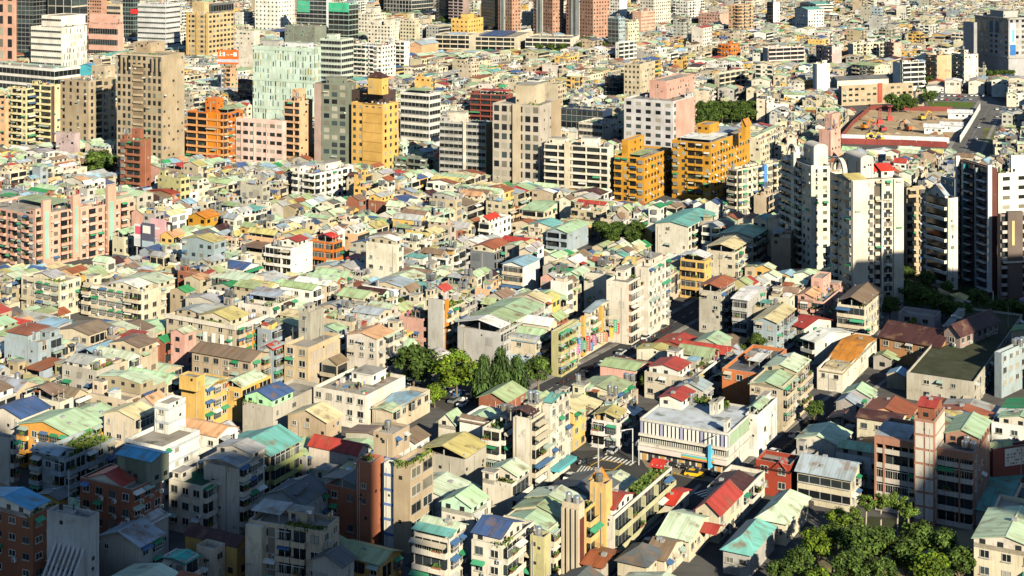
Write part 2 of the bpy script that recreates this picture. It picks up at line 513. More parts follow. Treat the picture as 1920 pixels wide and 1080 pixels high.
def deck_clutter(vol, zd, n, r, x0=None, x1=None, y0=None, y1=None):
    """odds and ends of a flat roof: pipes, boxes, laundry, plant tubs, condensers"""
    w, d = vol.w / 2 - .5, vol.d / 2 - .5
    if w < 1 or d < 1: return
    x0 = -w if x0 is None else x0; x1 = w if x1 is None else x1; y0 = -d if y0 is None else y0; y1 = d if y1 is None else y1
    if x1 - x0 < 1 or y1 - y0 < 1: return
    m = vol.root.mb('~roof_clutter')
    for _ in range(n):
        x, y, k = r.uniform(x0, x1), r.uniform(y0, y1), r.random()
        if k < .25:
            l = r.uniform(1, min(6, x1 - x0, y1 - y0) + .01)
            if r.random() < .5: vol.box(m, max(x0, x - l), x, y, y + .14, zd + .12, zd + .27, 'paint', (.42, .42, .40))
            else: vol.box(m, x, x + .14, max(y0, y - l), y, zd + .12, zd + .27, 'paint', (.50, .48, .42))
        elif k < .65:
            s = r.uniform(.4, 1.2); vol.box(m, x, x + s, y, y + s * r.uniform(.5, 1), zd, zd + r.uniform(.4, 1.2), 'paint', r.choice([(.55, .55, .52), (.28, .19, .12), (.10, .20, .36), (.36, .34, .30), (.6, .58, .52), (.10, .24, .14), (.40, .10, .07), (.06, .06, .06)]))
        elif k < .8:
            l = r.uniform(1.5, 3)
            for yy in (y, y + l): vol.box(m, x, x + .06, yy, yy + .06, zd, zd + 1.8, 'paint', (.4, .4, .4))
            yy = y + .1
            while yy < y + l - .4:
                t = r.uniform(.3, .7); h = r.uniform(.5, 1.1)
                vol.wallq(m, x + .02, yy, x + .02, yy + t, zd + 1.75 - h, zd + 1.75, 'paint', r.choice([(.7, .7, .7), (.5, .1, .1), (.1, .2, .5), (.6, .5, .2), (.05, .05, .06), (.5, .35, .4)])); yy += t + .08
        else:
            vol.box(m, x, x + .6, y, y + .6, zd, zd + .4, 'paint', (.30, .13, .08))
            for _k in range(4 if vol.root.lod else 8):
                s = r.uniform(.15, .3); px_, py_, pz = x + r.uniform(0, .6), y + r.uniform(0, .6), zd + r.uniform(.5, 1.2)
                m.q(vol.P(px_ - s, py_, pz - s), vol.P(px_ + s, py_ + .1, pz - s), vol.P(px_ + s, py_, pz + s), vol.P(px_ - s, py_ + .1, pz + s), 'leaf', (.06, .11, .025))

def _post(fh, cc):
    L = []; bx(L, -.12, .12, -1.0, 0, 0, fh - 1.1, 'wall', cc, top=False, bot=False); return L

def _ledge(w, cc):
    L = []; bx(L, 0, w, -.4, 0, 0, .18, 'wall', cc); return L

def _ribbon(w, h, v, lod, c=None):
    L = []; g = GLASS[v % 4]
    L.append(((0, -.06, 0), (w, -.06, 0), (w, -.06, h), (0, -.06, h), 'glass', g))
    if lod < 2:
        bx(L, 0, w, -.3, 0, -.16, 0, 'wall', (.5, .48, .44))
        st = c or 2.4
        for i in range(1, int(w / st) + 1):
            bx(L, i * st - .06, i * st + .06, -.12, -.06, 0, h, 'paint', (.35, .36, .36), top=False, bot=False)
    return L

# ------------------------------------------------------------------ roofs
def gable(vol, x0, x1, y0, y1, z, rise, rc, ax='y', hw=0.0, wcol=None, ov=.55, open_=False, part='roof', seams=False):
    """a sheet-metal gable on x0..x1, y0..y1 with its eaves at z + hw; hw > 0 puts walls or posts under it"""
    rt = vol.root; P = vol.P; lod = rt.lod
    ze = z + hw; th = .12
    wc = wcol or (.55, .50, .42)
    bm = rt.own('~loft_post' if open_ else 'roof_room') if hw > .8 and lod < 2 else rt.mb('body')
    m = rt.own(part, bm)
    if hw > 0:
        if open_:
            for (px, py) in ((x0 + .1, y0 + .1), (x1 - .3, y0 + .1), (x1 - .3, y1 - .3), (x0 + .1, y1 - .3), (x1 - .3, (y0 + y1) / 2), ((x0 + x1) / 2, y0 + .1)):
                vol.box(bm, px, px + .2, py, py + .2, z, ze + rise * .3, 'paint', (.4, .4, .38))
        else:
            for a in ((x0, y0, x1, y0), (x1, y0, x1, y1), (x1, y1, x0, y1), (x0, y1, x0, y0)):
                vol.wallq(bm, *a, z, ze, 'wall', wc)
            if hw > 1.5:
                wm = rt.own('~roof_room_window', bm)
                for i in range(int((y1 - y0) / 2.6)):
                    yy = y0 + 1.0 + i * 2.6
                    vol.wallq(wm, x1 + .03, yy, x1 + .03, yy + 1.1, z + .9, z + 1.8, 'glass', (.025, .03, .032))
                for i in range(int((x1 - x0) / 3.2)):
                    xx = x0 + 1.0 + i * 3.2
                    vol.wallq(wm, xx, y0 - .03, xx + 1.1, y0 - .03, z + .9, z + 1.8, 'glass', (.025, .03, .032))
    X0, X1, Y0, Y1 = x0 - ov, x1 + ov, y0 - ov, y1 + ov
    zo = ze - rise * ov / max(.5, ((x1 - x0) if ax == 'y' else (y1 - y0)) / 2)
    if ax == 'y':
        xm = (x0 + x1) / 2
        A = [(X0, Y0, zo), (xm, Y0, ze + rise), (X1, Y0, zo)]; B = [(X0, Y1, zo), (xm, Y1, ze + rise), (X1, Y1, zo)]
        gw = [((x0, y0), (x1, y0), (xm, y0)), ((x1, y1), (x0, y1), (xm, y1))]
        m.q(P(*B[0]), P(*A[0]), P(*A[1]), P(*B[1]), 'sheet', rc)
        m.q(P(*A[2]), P(*B[2]), P(*B[1]), P(*A[1]), 'sheet', rc)
    else:
        ym = (y0 + y1) / 2
        A = [(X0, Y0, zo), (X0, ym, ze + rise), (X0, Y1, zo)]; B = [(X1, Y0, zo), (X1, ym, ze + rise), (X1, Y1, zo)]
        gw = [((x1, y0), (x1, y1), (x1, ym)), ((x0, y1), (x0, y0), (x0, ym))]
        m.q(P(*A[0]), P(*B[0]), P(*B[1]), P(*A[1]), 'sheet', rc)
        m.q(P(*B[2]), P(*A[2]), P(*A[1]), P(*B[1]), 'sheet', rc)
    for a, b, c in gw:
        if not open_:
            bm.t(P(a[0], a[1], ze), P(b[0], b[1], ze), P(c[0], c[1], ze + rise), 'wall', wc)
    if lod < 2:   # the sheet's edge: fascia all round
        fc = tuple(v * .8 for v in rc)
        for s in (A, B):
            for i in (0, 1):
                a, b = s[i], s[i + 1]
                m.q(P(a[0], a[1], a[2] - th), P(b[0], b[1], b[2] - th), P(*b), P(*a), 'paint', fc)
        for i in (0, 2):
            a, b = A[i], B[i]
            m.q(P(a[0], a[1], a[2] - th), P(b[0], b[1], b[2] - th), P(*b), P(*a), 'paint', fc)
        a, b = A[1], B[1]
        rw = .16
        if ax == 'y': rr = [(a[0] - rw, a[1], a[2] + .03), (a[0] + rw, a[1], a[2] + .03), (b[0] + rw, b[1], b[2] + .03), (b[0] - rw, b[1], b[2] + .03)]
        else: rr = [(a[0], a[1] - rw, a[2] + .03), (b[0], b[1] - rw, b[2] + .03), (b[0], b[1] + rw, b[2] + .03), (a[0], a[1] + rw, a[2] + .03)]
        m.q(*[P(*p) for p in rr], 'paint', tuple(min(.8, v * 1.12) for v in rc))
        if not open_ and r_vent.random() < .5:
            for _ in range(r_vent.choice((1, 1, 2))):
                s = r_vent.uniform(.25, .5); fx, fy = r_vent.uniform(.2, .8), r_vent.uniform(.15, .85)
                xx, yy = x0 + (x1 - x0) * fx, y0 + (y1 - y0) * fy
                zz = ze + rise * (1 - 2 * abs((fx if ax == 'y' else fy) - .5))
                vol.box(m, xx - s, xx + s, yy - s, yy + s, zz - .3, zz + s, 'paint', (.33, .33, .32))
    return ze + rise

r_vent = random.Random(77)

def vault(vol, x0, x1, y0, y1, z, col, mat='tile', part='vault', n=10):
    """a barrel vault over x0..x1, ridge along x"""
    m = vol.root.own(part); P = vol.P; ym, ry = (y0 + y1) / 2, (y1 - y0) / 2
    pt = [(ym - ry * cos(pi * i / n), z + ry * .5 * sin(pi * i / n)) for i in range(n + 1)]
    for p, q in zip(pt, pt[1:]):
        m.q(P(x0, p[0], p[1]), P(x1, p[0], p[1]), P(x1, q[0], q[1]), P(x0, q[0], q[1]), mat, col)
        for x in (x0, x1): m.t(P(x, p[0], p[1]), P(x, q[0], q[1]), P(x, ym, z), mat, col)

def hip(vol, x0, x1, y0, y1, z, rise, rc, ov=.6):
    m = vol.root.own('roof'); P = vol.P
    x0 -= ov; x1 += ov; y0 -= ov; y1 += ov
    if y1 - y0 > x1 - x0:
        xm = (x0 + x1) / 2; k = (x1 - x0) / 2; r0, r1 = (xm, y0 + k, z + rise), (xm, y1 - k, z + rise)
        m.t(P(x0, y0, z), P(x1, y0, z), P(*r0), 'sheet', rc); m.t(P(x1, y1, z), P(x0, y1, z), P(*r1), 'sheet', rc)
        m.q(P(x1, y0, z), P(x1, y1, z), P(*r1), P(*r0), 'sheet', rc); m.q(P(x0, y1, z), P(x0, y0, z), P(*r0), P(*r1), 'sheet', rc)
    else:
        ym = (y0 + y1) / 2; k = (y1 - y0) / 2; r0, r1 = (x0 + k, ym, z + rise), (x1 - k, ym, z + rise)
        m.t(P(x1, y0, z), P(x1, y1, z), P(*r1), 'sheet', rc); m.t(P(x0, y1, z), P(x0, y0, z), P(*r0), 'sheet', rc)
        m.q(P(x0, y0, z), P(x1, y0, z), P(*r1), P(*r0), 'sheet', rc); m.q(P(x1, y1, z), P(x0, y1, z), P(*r0), P(*r1), 'sheet', rc)

def shed(vol, x0, x1, y0, y1, z, hw, rise, rc, open_=True, wcol=None, ov=.4):
    """lean-to sheet, high at y1"""
    m = vol.root.own('roof'); P = vol.P
    a, b, c, d = P(x0 - ov, y0 - ov, z + hw), P(x1 + ov, y0 - ov, z + hw), P(x1 + ov, y1 + ov, z + hw + rise), P(x0 - ov, y1 + ov, z + hw + rise)
    m.q(a, b, c, d, 'sheet', rc)
    if vol.root.lod < 2:
        fc = tuple(v * .75 for v in rc)
        dn = lambda p: (p[0], p[1], p[2] - .1)
        m.q(dn(a), dn(b), b, a, 'paint', fc); m.q(dn(b), dn(c), c, b, 'paint', fc)
    bm = vol.root.own('~shed_post' if open_ else 'roof_room')
    if open_:
        for (px, py) in ((x0, y0), (x1 - .2, y0), (x1 - .2, y1 - .2), (x0, y1 - .2)):
            vol.box(bm, px, px + .18, py, py + .18, z, z + hw + (rise if py > y0 else 0), 'paint', (.38, .38, .36))
    else:
        wc = wcol or (.5, .46, .4)
        vol.wallq(bm, x0, y0, x1, y0, z, z + hw, 'wall', wc)
        for xx in (x0, x1):
            bm.q(P(xx, y0, z), P(xx, y1, z), P(xx, y1, z + hw + rise), P(xx, y0, z + hw), 'wall', wc)
        vol.wallq(bm, x1, y1, x0, y1, z, z + hw + rise, 'wall', wc)

def tank_mesh(v):
    L = MB(); n = 10; rr, h = (.62, 1.7) if v == 0 else (.75, 1.3)
    col = (.62, .63, .64) if v < 2 else (.55, .53, .48)
    ring = lambda r, z: [(r * cos(2 * pi * i / n), r * sin(2 * pi * i / n), z) for i in range(n)]
    prof = [(rr, .7), (rr, .7 + h), (rr * .75, .7 + h + .22), (rr * .2, .7 + h + .32)]
    rings = [ring(*p) for p in prof]
    for a, b in zip(rings, rings[1:]):
        for i in range(n):
            L.q(a[i], a[(i + 1) % n], b[(i + 1) % n], b[i], 'steel', col)
    for i in range(0, n):
        L.t(rings[-1][i], rings[-1][(i + 1) % n], (0, 0, .7 + h + .36), 'steel', col)
        L.t(rings[0][(i + 1) % n], rings[0][i], (0, 0, .7), 'steel', col)
    for (x, y) in ((.4, .4), (-.4, .4), (.4, -.4), (-.4, -.4)):
        Q = []; bx(Q, x - .05, x + .05, y - .05, y + .05, 0, .72, 'paint', (.3, .3, .3), back=True)
        for a in Q: L.q(*a)
    return L

TANKS = None

def tanks(vol, x, y, z, n, r=R):
    global TANKS
    if TANKS is None:
        TANKS = [(t, t.mesh('water_tank')) for t in (tank_mesh(0), tank_mesh(1), tank_mesh(2))]
    rt = vol.root
    for i in range(n):
        xx, yy = x + (i % 2) * 1.7, y + (i // 2) * 1.7
        t, me = TANKS[r.randrange(3)]
        if rt.lod < 2:
            rt.inst.append(('water_tank', me, vol.P(xx, yy, z), r.uniform(0, 6)))
        else:
            vol.box(rt.mb('x'), xx - .55, xx + .55, yy - .55, yy + .55, z + .6, z + 2.4, 'steel', (.55, .56, .57))

def hut(vol, x0, x1, y0, y1, z, h, col, mat='wall', win=True, part='stair_hut', cap=True):
    rt = vol.root
    m = rt.own(part)
    vol.box(m, x0, x1, y0, y1, z, z + h, mat, col, 'slab', (.30, .28, .25))
    if cap and rt.lod < 2:
        vol.box(m, x0 - .2, x1 + .2, y0 - .2, y1 + .2, z + h - .25, z + h + .02, 'wall', tuple(c * .9 for c in col), 'slab', (.33, .31, .28), True)
    if win:
        wm = rt.own('~hut_window', m)
        for (a, b, cc, dd) in ((x0 + .6, y0 - .03, min(x0 + 1.5, x1 - .3), y0 - .03), (x1 + .03, y0 + .6, x1 + .03, min(y0 + 1.6, y1 - .3))):
            vol.wallq(wm, a, b, cc, dd, z + 1.0, z + 2.1, 'glass', (.03, .035, .04))

def greens(vol, x0, x1, y0, y1, z, n, hh=1.2, part='roof_garden', r=R):
    m = vol.root.mb('~' + part if vol.root.lod < 2 else 'x')
    for _ in range(n):
        x, y = r.uniform(x0, x1), r.uniform(y0, y1)
        s = r.uniform(.18, .45); zz = z + r.uniform(.1, hh); a = r.uniform(0, 6.28)
        dx, dy = s * cos(a), s * sin(a); k = r.uniform(-.6, .6) * s
        g = r.uniform(.6, 1.35)
        c = r.choice([(.055, .11, .022), (.09, .15, .03), (.14, .16, .03)])
        m.q(vol.P(x - dx, y - dy, zz - s * .6), vol.P(x + dx, y + dy, zz - s * .6 + k), vol.P(x + dx + k, y + dy, zz + s * .8), vol.P(x - dx, y - dy + k, zz + s * .6), 'leaf', tuple(v * g for v in c))

def pole(vol, x, y, z, h, t=.05):
    vol.box(vol.root.own('antenna_mast'), x - t, x + t, y - t, y + t, z, z + h, 'paint', (.35, .35, .35))

def shell(vol, col, mat='wall', par=.9, floor=(.33, .30, .26), part='body', north=True):
    """walls, parapet and flat roof deck"""
    rt = vol.root; m = rt.mb(part); w, d = vol.w / 2, vol.d / 2; P = vol.P; z1 = vol.z1
    for a in ((-w, -d, w, -d), (w, -d, w, d), (w, d, -w, d), (-w, d, -w, -d)):
        vol.wallq(m, *a, vol.z0, z1, mat, col)
    t = .22 if par > .05 else 0
    zd = z1 - par
    if t:
        iw, id_ = w - t, d - t
        for (a, b, c, e) in (((-w, -d), (w, -d), (iw, -id_), (-iw, -id_)), ((w, -d), (w, d), (iw, id_), (iw, -id_)),
                             ((w, d), (-w, d), (-iw, id_), (iw, id_)), ((-w, d), (-w, -d), (-iw, -id_), (-iw, id_))):
            m.q(P(*a, z1), P(*b, z1), P(*c, z1), P(*e, z1), 'slab', (.45, .42, .37))
            if rt.lod < 2: m.q(P(*e, zd), P(*c, zd), P(*c, z1), P(*e, z1), mat, col)
        m.q(P(-iw, -id_, zd), P(iw, -id_, zd), P(iw, id_, zd), P(-iw, id_, zd), 'slab', floor)
    else:
        m.q(P(-w, -d, z1), P(w, -d, z1), P(w, d, z1), P(-w, d, z1), 'slab', floor)
    return zd

def clutter_roof(vol, zd, col, r=R, dens=1.0, metal=None):
    """what stands on a flat roof: stair hut, tanks, lean-tos, planters, masts, air conditioners"""
    w, d = vol.w / 2 - .5, vol.d / 2 - .5
    if w < 1.4 or d < 1.4: return
    hx = min(3.2, w * .9); hy = min(3.6, d * .9)
    sx, sy = r.choice((-1, 1)), r.choice((-1, 1, 1))
    x0 = w - hx if sx > 0 else -w; y0 = d - hy if sy > 0 else -d
    if r.random() < .8 * dens:
        hh = r.uniform(2.4, 3.2)
        hut(vol, x0, x0 + hx, y0, y0 + hy, zd, hh, vary(col, .1, r))
        if r.random() < .55: tanks(vol, x0 + hx * .3, y0 + hy * .35, zd + hh, r.choice((1, 1, 2)), r)
    elif r.random() < .6: tanks(vol, x0 + hx * .4, y0 + hy * .4, zd, r.choice((1, 2)), r)
    if metal is not None and w > 2.2 and d > 2.2:
        if sx > 0: a, b = -w, w - hx - .4
        else: a, b = -w + hx + .4, w
        if b - a > 2: shed(vol, a, b, -d if r.random() < .6 else 0, d, zd, r.uniform(1.9, 2.4), r.uniform(.3, .7), metal, r.random() < .5, vary(col, .1, r))
    elif r.random() < .5 * dens:
        greens(vol, -sx * w, -sx * (w - 1.5), -d, d, zd, 30 if vol.root.lod == 0 else (12 if vol.root.lod == 1 else 3), 1.1, r=r)
    if vol.root.lod < 2:
        if r.random() < .4: pole(vol, r.uniform(-w, w), r.uniform(-d, d), zd, r.uniform(2.5, 5))
        deck_clutter(vol, zd, int(min(26, vol.w * vol.d / 9)), r)
# ------------------------------------------------------------------ who stands where: a 1.5 m raster of taken ground
RX0, RY0, RS = -1050.0, 230.0, 1.5
RAS = np.zeros((int(2500 / RS), int(2100 / RS)), dtype=np.uint8)

def rect_cells(cx, cy, rot, w, d):
    rr = sqrt(w * w + d * d) / 2 + RS
    i0, i1 = max(0, int((cx - rr - RX0) / RS)), min(RAS.shape[1], int((cx + rr - RX0) / RS) + 2)
    j0, j1 = max(0, int((cy - rr - RY0) / RS)), min(RAS.shape[0], int((cy + rr - RY0) / RS) + 2)
    if i1 <= i0 or j1 <= j0: return None
    X = RX0 + (np.arange(i0, i1) + .5) * RS - cx; Y = RY0 + (np.arange(j0, j1) + .5) * RS - cy
    a = X[None, :] * cos(rot) + Y[:, None] * sin(rot); b = -X[None, :] * sin(rot) + Y[:, None] * cos(rot)
    return j0, j1, i0, i1, (np.abs(a) <= w / 2) & (np.abs(b) <= d / 2)

def occupy(cx, cy, rot, w, d, val=1):
    g = rect_cells(cx, cy, rot, w, d)
    if g:
        j0, j1, i0, i1, m = g
        sub = RAS[j0:j1, i0:i1]
        sub[m & (sub == 0)] = val
        if val == 1: sub[m] = 1

def is_free(cx, cy, rot, w, d):
    g = rect_cells(cx, cy, rot, w, d)
    if not g: return False
    j0, j1, i0, i1, m = g
    return not (RAS[j0:j1, i0:i1][m]).any()

def occupy_poly(pts, val=3):
    xs = [p[0] for p in pts]; ys = [p[1] for p in pts]
    i0, i1 = max(0, int((min(xs) - RX0) / RS)), min(RAS.shape[1], int((max(xs) - RX0) / RS) + 2)
    j0, j1 = max(0, int((min(ys) - RY0) / RS)), min(RAS.shape[0], int((max(ys) - RY0) / RS) + 2)
    if i1 <= i0 or j1 <= j0: return
    X = (RX0 + (np.arange(i0, i1) + .5) * RS)[None, :]; Y = (RY0 + (np.arange(j0, j1) + .5) * RS)[:, None]
    ins = np.zeros((j1 - j0, i1 - i0), dtype=bool)
    n = len(pts)
    for k in range(n):
        (x1, y1), (x2, y2) = pts[k][:2], pts[(k + 1) % n][:2]
        if y1 == y2: continue
        ins ^= ((y1 > Y) != (y2 > Y)) & (X < (x2 - x1) * (Y - y1) / (y2 - y1) + x1)
    RAS[j0:j1, i0:i1][ins] = val

# ------------------------------------------------------------------ ground, streets, squares
def sheet(name, pts, z, mat, col, kind='structure', res=True):
    m = MB()
    V = [(p[0], p[1], z) for p in pts]
    if len(V) == 4: m.q(*V, mat, col)
    else:
        cx, cy = sum(p[0] for p in V) / len(V), sum(p[1] for p in V) / len(V)
        for i in range(len(V)):
            m.t(V[i], V[(i + 1) % len(V)], (cx, cy, z), mat, col)
    o = tag(link(name, m.mesh(name)), kind=kind)
    if res: occupy_poly(V)
    return o

def gp(*pxs): return [gpt(*p)[:2] for p in pxs]

def strip_pts(pl, w):
    out = []
    for i, p in enumerate(pl):
        a = pl[max(0, i - 1)]; b = pl[min(len(pl) - 1, i + 1)]
        dx, dy = b[0] - a[0], b[1] - a[1]; n = sqrt(dx * dx + dy * dy) or 1
        out.append((p[0] - dy / n * w / 2, p[1] + dx / n * w / 2, p[0] + dy / n * w / 2, p[1] - dx / n * w / 2))
    return out

def road(name, pxl, w, z=.008, mat='asphalt', col=(.055, .055, .058), walk=0.0, mark=True, off=0):
    pl = gp(*pxl); m = MB(); S = strip_pts(pl, w)
    for a, b in zip(S, S[1:]):
        m.q((a[2], a[3], z), (b[2], b[3], z), (b[0], b[1], z), (a[0], a[1], z), mat, col)
        occupy_poly([(a[2], a[3]), (b[2], b[3]), (b[0], b[1]), (a[0], a[1])])
    tag(link(name, m.mesh(name)), kind='structure')
    if walk:
        k = MB()
        for sd in (1, -1):
            for (p, q_) in zip(pl, pl[1:]):
                dx, dy = q_[0] - p[0], q_[1] - p[1]; n = sqrt(dx * dx + dy * dy)
                cx, cy = (p[0] + q_[0]) / 2 - dy / n * sd * (w / 2 + walk / 2), (p[1] + q_[1]) / 2 + dx / n * sd * (w / 2 + walk / 2)
                fr = type('F', (), dict(x=0, y=0, lod=1))()
                v = Vol(fr, cx, cy, atan2(dy, dx), n, walk, 0, .13)
                v.box(k, -n / 2, n / 2, -walk / 2, walk / 2, 0, .13, 'slab', (.27, .25, .23))
                occupy(cx, cy, atan2(dy, dx), n, walk, 3)
        tag(link('pavement', k.mesh('pavement')), kind='structure')
    if mark:
        k = MB()
        for p, q_ in zip(pl, pl[1:]):
            dx, dy = q_[0] - p[0], q_[1] - p[1]; n = sqrt(dx * dx + dy * dy); ux, uy = dx / n, dy / n
            t = 1.0
            while t < n - 3:
                ax, ay = p[0] + ux * t, p[1] + uy * t
                k.q((ax + uy * .09, ay - ux * .09, z + .004), (ax + ux * 2.5 + uy * .09, ay + uy * 2.5 - ux * .09, z + .004),
                    (ax + ux * 2.5 - uy * .09, ay + uy * 2.5 + ux * .09, z + .004), (ax - uy * .09, ay + ux * .09, z + .004), 'paint', (.62, .60, .52))
                t += 6
        tag(link('road_marking', k.mesh('road_marking')), kind='structure')

g = MB(); g.q((-20000, -6000, 0), (20000, -6000, 0), (20000, 40000, 0), (-20000, 40000, 0), 'asphalt', (.11, .105, .10))
tag(link('ground', g.mesh('ground')), kind='structure')

road('street', [(985, 757), (1040, 724), (1110, 690), (1180, 652), (1262, 606), (1330, 566)], 8.5, walk=1.8)
sheet('junction', gp((1068, 846), (1190, 842), (1212, 876), (1340, 902), (1345, 965), (1235, 915), (1095, 918), (1062, 884)), .012, 'asphalt', (.06, .058, .056))
sheet('forecourt', gp((1190, 842), (1235, 850), (1400, 888), (1378, 912), (1300, 898), (1212, 876)), .016, 'slab', (.26, .21, .15))
road('side_street', [(1385, 905), (1430, 872), (1490, 822), (1560, 764), (1640, 705)], 6.5, walk=1.2)
road('lower_street', [(1345, 915), (1300, 958), (1245, 1005), (1165, 1068), (1100, 1120)], 7.0, walk=1.0)
road('alley', [(1200, 850), (1222, 800), (1250, 752)], 4.0, mark=False)
road('lane', [(1075, 892), (1010, 925), (940, 966), (860, 1012), (770, 1065)], 3.6, mark=False)
road('back_lane', [(700, 808), (760, 778), (815, 752), (850, 745)], 5.0, mark=False)
sheet('car_park', gp((742, 722), (905, 716), (932, 742), (850, 778), (800, 752)), .012, 'asphalt', (.075, .07, .065))
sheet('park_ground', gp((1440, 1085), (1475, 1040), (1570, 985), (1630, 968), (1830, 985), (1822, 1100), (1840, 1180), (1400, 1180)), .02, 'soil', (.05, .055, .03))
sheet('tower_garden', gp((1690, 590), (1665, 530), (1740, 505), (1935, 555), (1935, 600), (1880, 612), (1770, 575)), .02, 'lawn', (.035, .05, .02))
sheet('school_yard', gp((1655, 600), (1690, 570), (1770, 610), (1740, 640), (1690, 660), (1640, 640)), .014, 'slab', (.20, .19, .18))
# far right: building site, avenue, parking and lawns
sheet('site_ground', gp((1578, 254), (1628, 206), (1786, 208), (1812, 232), (1782, 270), (1580, 266)), .02, 'soil', (.43, .32, .20))
occupy_poly(gp((1566, 286), (1570, 248), (1622, 202), (1794, 204), (1822, 230), (1790, 286)))
road('avenue', [(1800, 300), (1832, 240), (1862, 190)], 15, walk=2.0, col=(.13, .125, .12))
sheet('parking_lot', gp((1690, 172), (1850, 178), (1890, 200), (1740, 196), (1700, 188)), .012, 'asphalt', (.16, .155, .15))
sheet('lawn', gp((1735, 190), (1830, 192), (1822, 202), (1745, 200)), .016, 'lawn', (.10, .15, .03))
sheet('lot', gp((1860, 205), (1930, 200), (1940, 232), (1852, 235)), .012, 'asphalt', (.15, .145, .14))
sheet('verge', gp((1845, 240), (1940, 238), (1940, 268), (1842, 270)), .016, 'lawn', (.14, .16, .04))
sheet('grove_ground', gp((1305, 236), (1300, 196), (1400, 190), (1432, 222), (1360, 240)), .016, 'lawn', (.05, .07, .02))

# junction paint
def paint(name, quads, z, col=(.68, .66, .60)):
    m = MB()
    for a in quads: m.q(*[(p[0], p[1], z) for p in a], 'paint', col)
    tag(link(name, m.mesh(name)), kind='structure')

def zebra(pa, pb, n, ln, z=.02, wd=.5):
    a, b = gpt(*pa), gpt(*pb); Q = []
    dx, dy = (b[0] - a[0]) / n, (b[1] - a[1]) / n; L = sqrt(dx * dx + dy * dy); nx, ny = -dy / L * ln, dx / L * ln
    for i in range(n):
        x, y = a[0] + dx * i, a[1] + dy * i; ex, ey = dx * wd, dy * wd
        Q.append(((x, y), (x + ex, y + ey), (x + ex + nx, y + ey + ny), (x + nx, y + ny)))
    return Q
paint('zebra_crossing', zebra((1120, 860), (1186, 874), 9, 3.0), .022)
paint('zebra_crossing', zebra((1080, 886), (1112, 890), 6, 4.5), .022)
paint('zebra_crossing', zebra((1300, 925), (1345, 945), 7, 4.0), .022)
bxq = []
bpts = gp((1102, 876), (1128, 862), (1168, 868), (1150, 882))
for i in range(4):
    a, b = bpts[i], bpts[(i + 1) % 4]; dx, dy = b[0] - a[0], b[1] - a[1]; L = sqrt(dx * dx + dy * dy)
    nx, ny = -dy / L * .15, dx / L * .15
    bxq.append(((a[0] - nx, a[1] - ny), (b[0] - nx, b[1] - ny), (b[0] + nx, b[1] + ny), (a[0] + nx, a[1] + ny)))
paint('box_marking', bxq, .026, (.60, .36, .04))
paint('kerb_marking', zebra((1255, 888), (1290, 893), 5, 1.2, wd=.4), .026, (.62, .36, .03))

# ------------------------------------------------------------------ buildings read off the photo
HAND, PROT, LANDMARK = [], [], []

def solve(xl, xc, xr, yc, h, th):
    d = FP * (HC - h) / (yc - YH); X = (xc - 960.0) * d / FP
    ph = radians(th - 90); ex = (cos(ph), sin(ph)); ey = (cos(radians(th)), sin(radians(th)))
    la = (FP * X - (xl - 960) * d) / (FP * ex[0] - (xl - 960) * ex[1])
    lb = ((xr - 960) * d - FP * X) / (FP * ey[0] - (xr - 960) * ey[1])
    la, lb = max(2.0, min(90, la)), max(2.0, min(120, lb))
    cx = X - ex[0] * la / 2 + ey[0] * lb / 2; cy = d - ex[1] * la / 2 + ey[1] * lb / 2
    return cx, cy, ph, la, lb

def roofs(vol, spec, col, zd, r=R):
    w, d = vol.w, vol.d
    X = lambda f: -w / 2 + float(f) * w
    Y = lambda f: -d / 2 + float(f) * d
    rm = vol.root.lod
    for tok in spec.split(';'):
        p = tok.split()
        if not p: continue
        k = p[0]
        if k == 'G':
            gable(vol, -w / 2, w / 2, -d / 2, d / 2, vol.z1, float(p[2]) if len(p) > 2 else 1.5, vary(RC[p[1]], .08), p[3] if len(p) > 3 else 'y', 0, col)
        elif k == 'H': hip(vol, -w / 2, w / 2, -d / 2, d / 2, vol.z1, float(p[2]), vary(RC[p[1]], .08))
        elif k == 'g':
            gable(vol, X(p[2]), X(p[3]), Y(p[4]), Y(p[5]), zd, float(p[6]), vary(RC[p[1]], .08), p[8], float(p[7]), vary(C[p[10]] if len(p) > 10 else col, .05), .4, len(p) > 9 and p[9] == 'o')
        elif k == 's':
            shed(vol, X(p[2]), X(p[3]), Y(p[4]), Y(p[5]), zd, float(p[6]), float(p[7]), vary(RC[p[1]], .08), not (len(p) > 8 and p[8] == 'c'), col)
        elif k == 'h':
            hut(vol, X(p[1]), X(p[2]), Y(p[3]), Y(p[4]), zd, float(p[5]), C[p[6]] if len(p) > 6 else col)
        elif k == 't': tanks(vol, X(p[1]), Y(p[2]), zd + (float(p[4]) if len(p) > 4 else 0), int(p[3]))
        elif k == 'p': greens(vol, X(p[1]), X(p[2]), Y(p[3]), Y(p[4]), zd, int(p[5]))
        elif k == 'd': deck_clutter(vol, zd, int(p[1]), r)
        elif k == 'm': pole(vol, X(p[1]), Y(p[2]), zd, float(p[3]))
        elif k == 'c': clutter_roof(vol, zd, col, r, float(p[1]) if len(p) > 1 else 1.0, RC[p[2]] if len(p) > 2 else None)

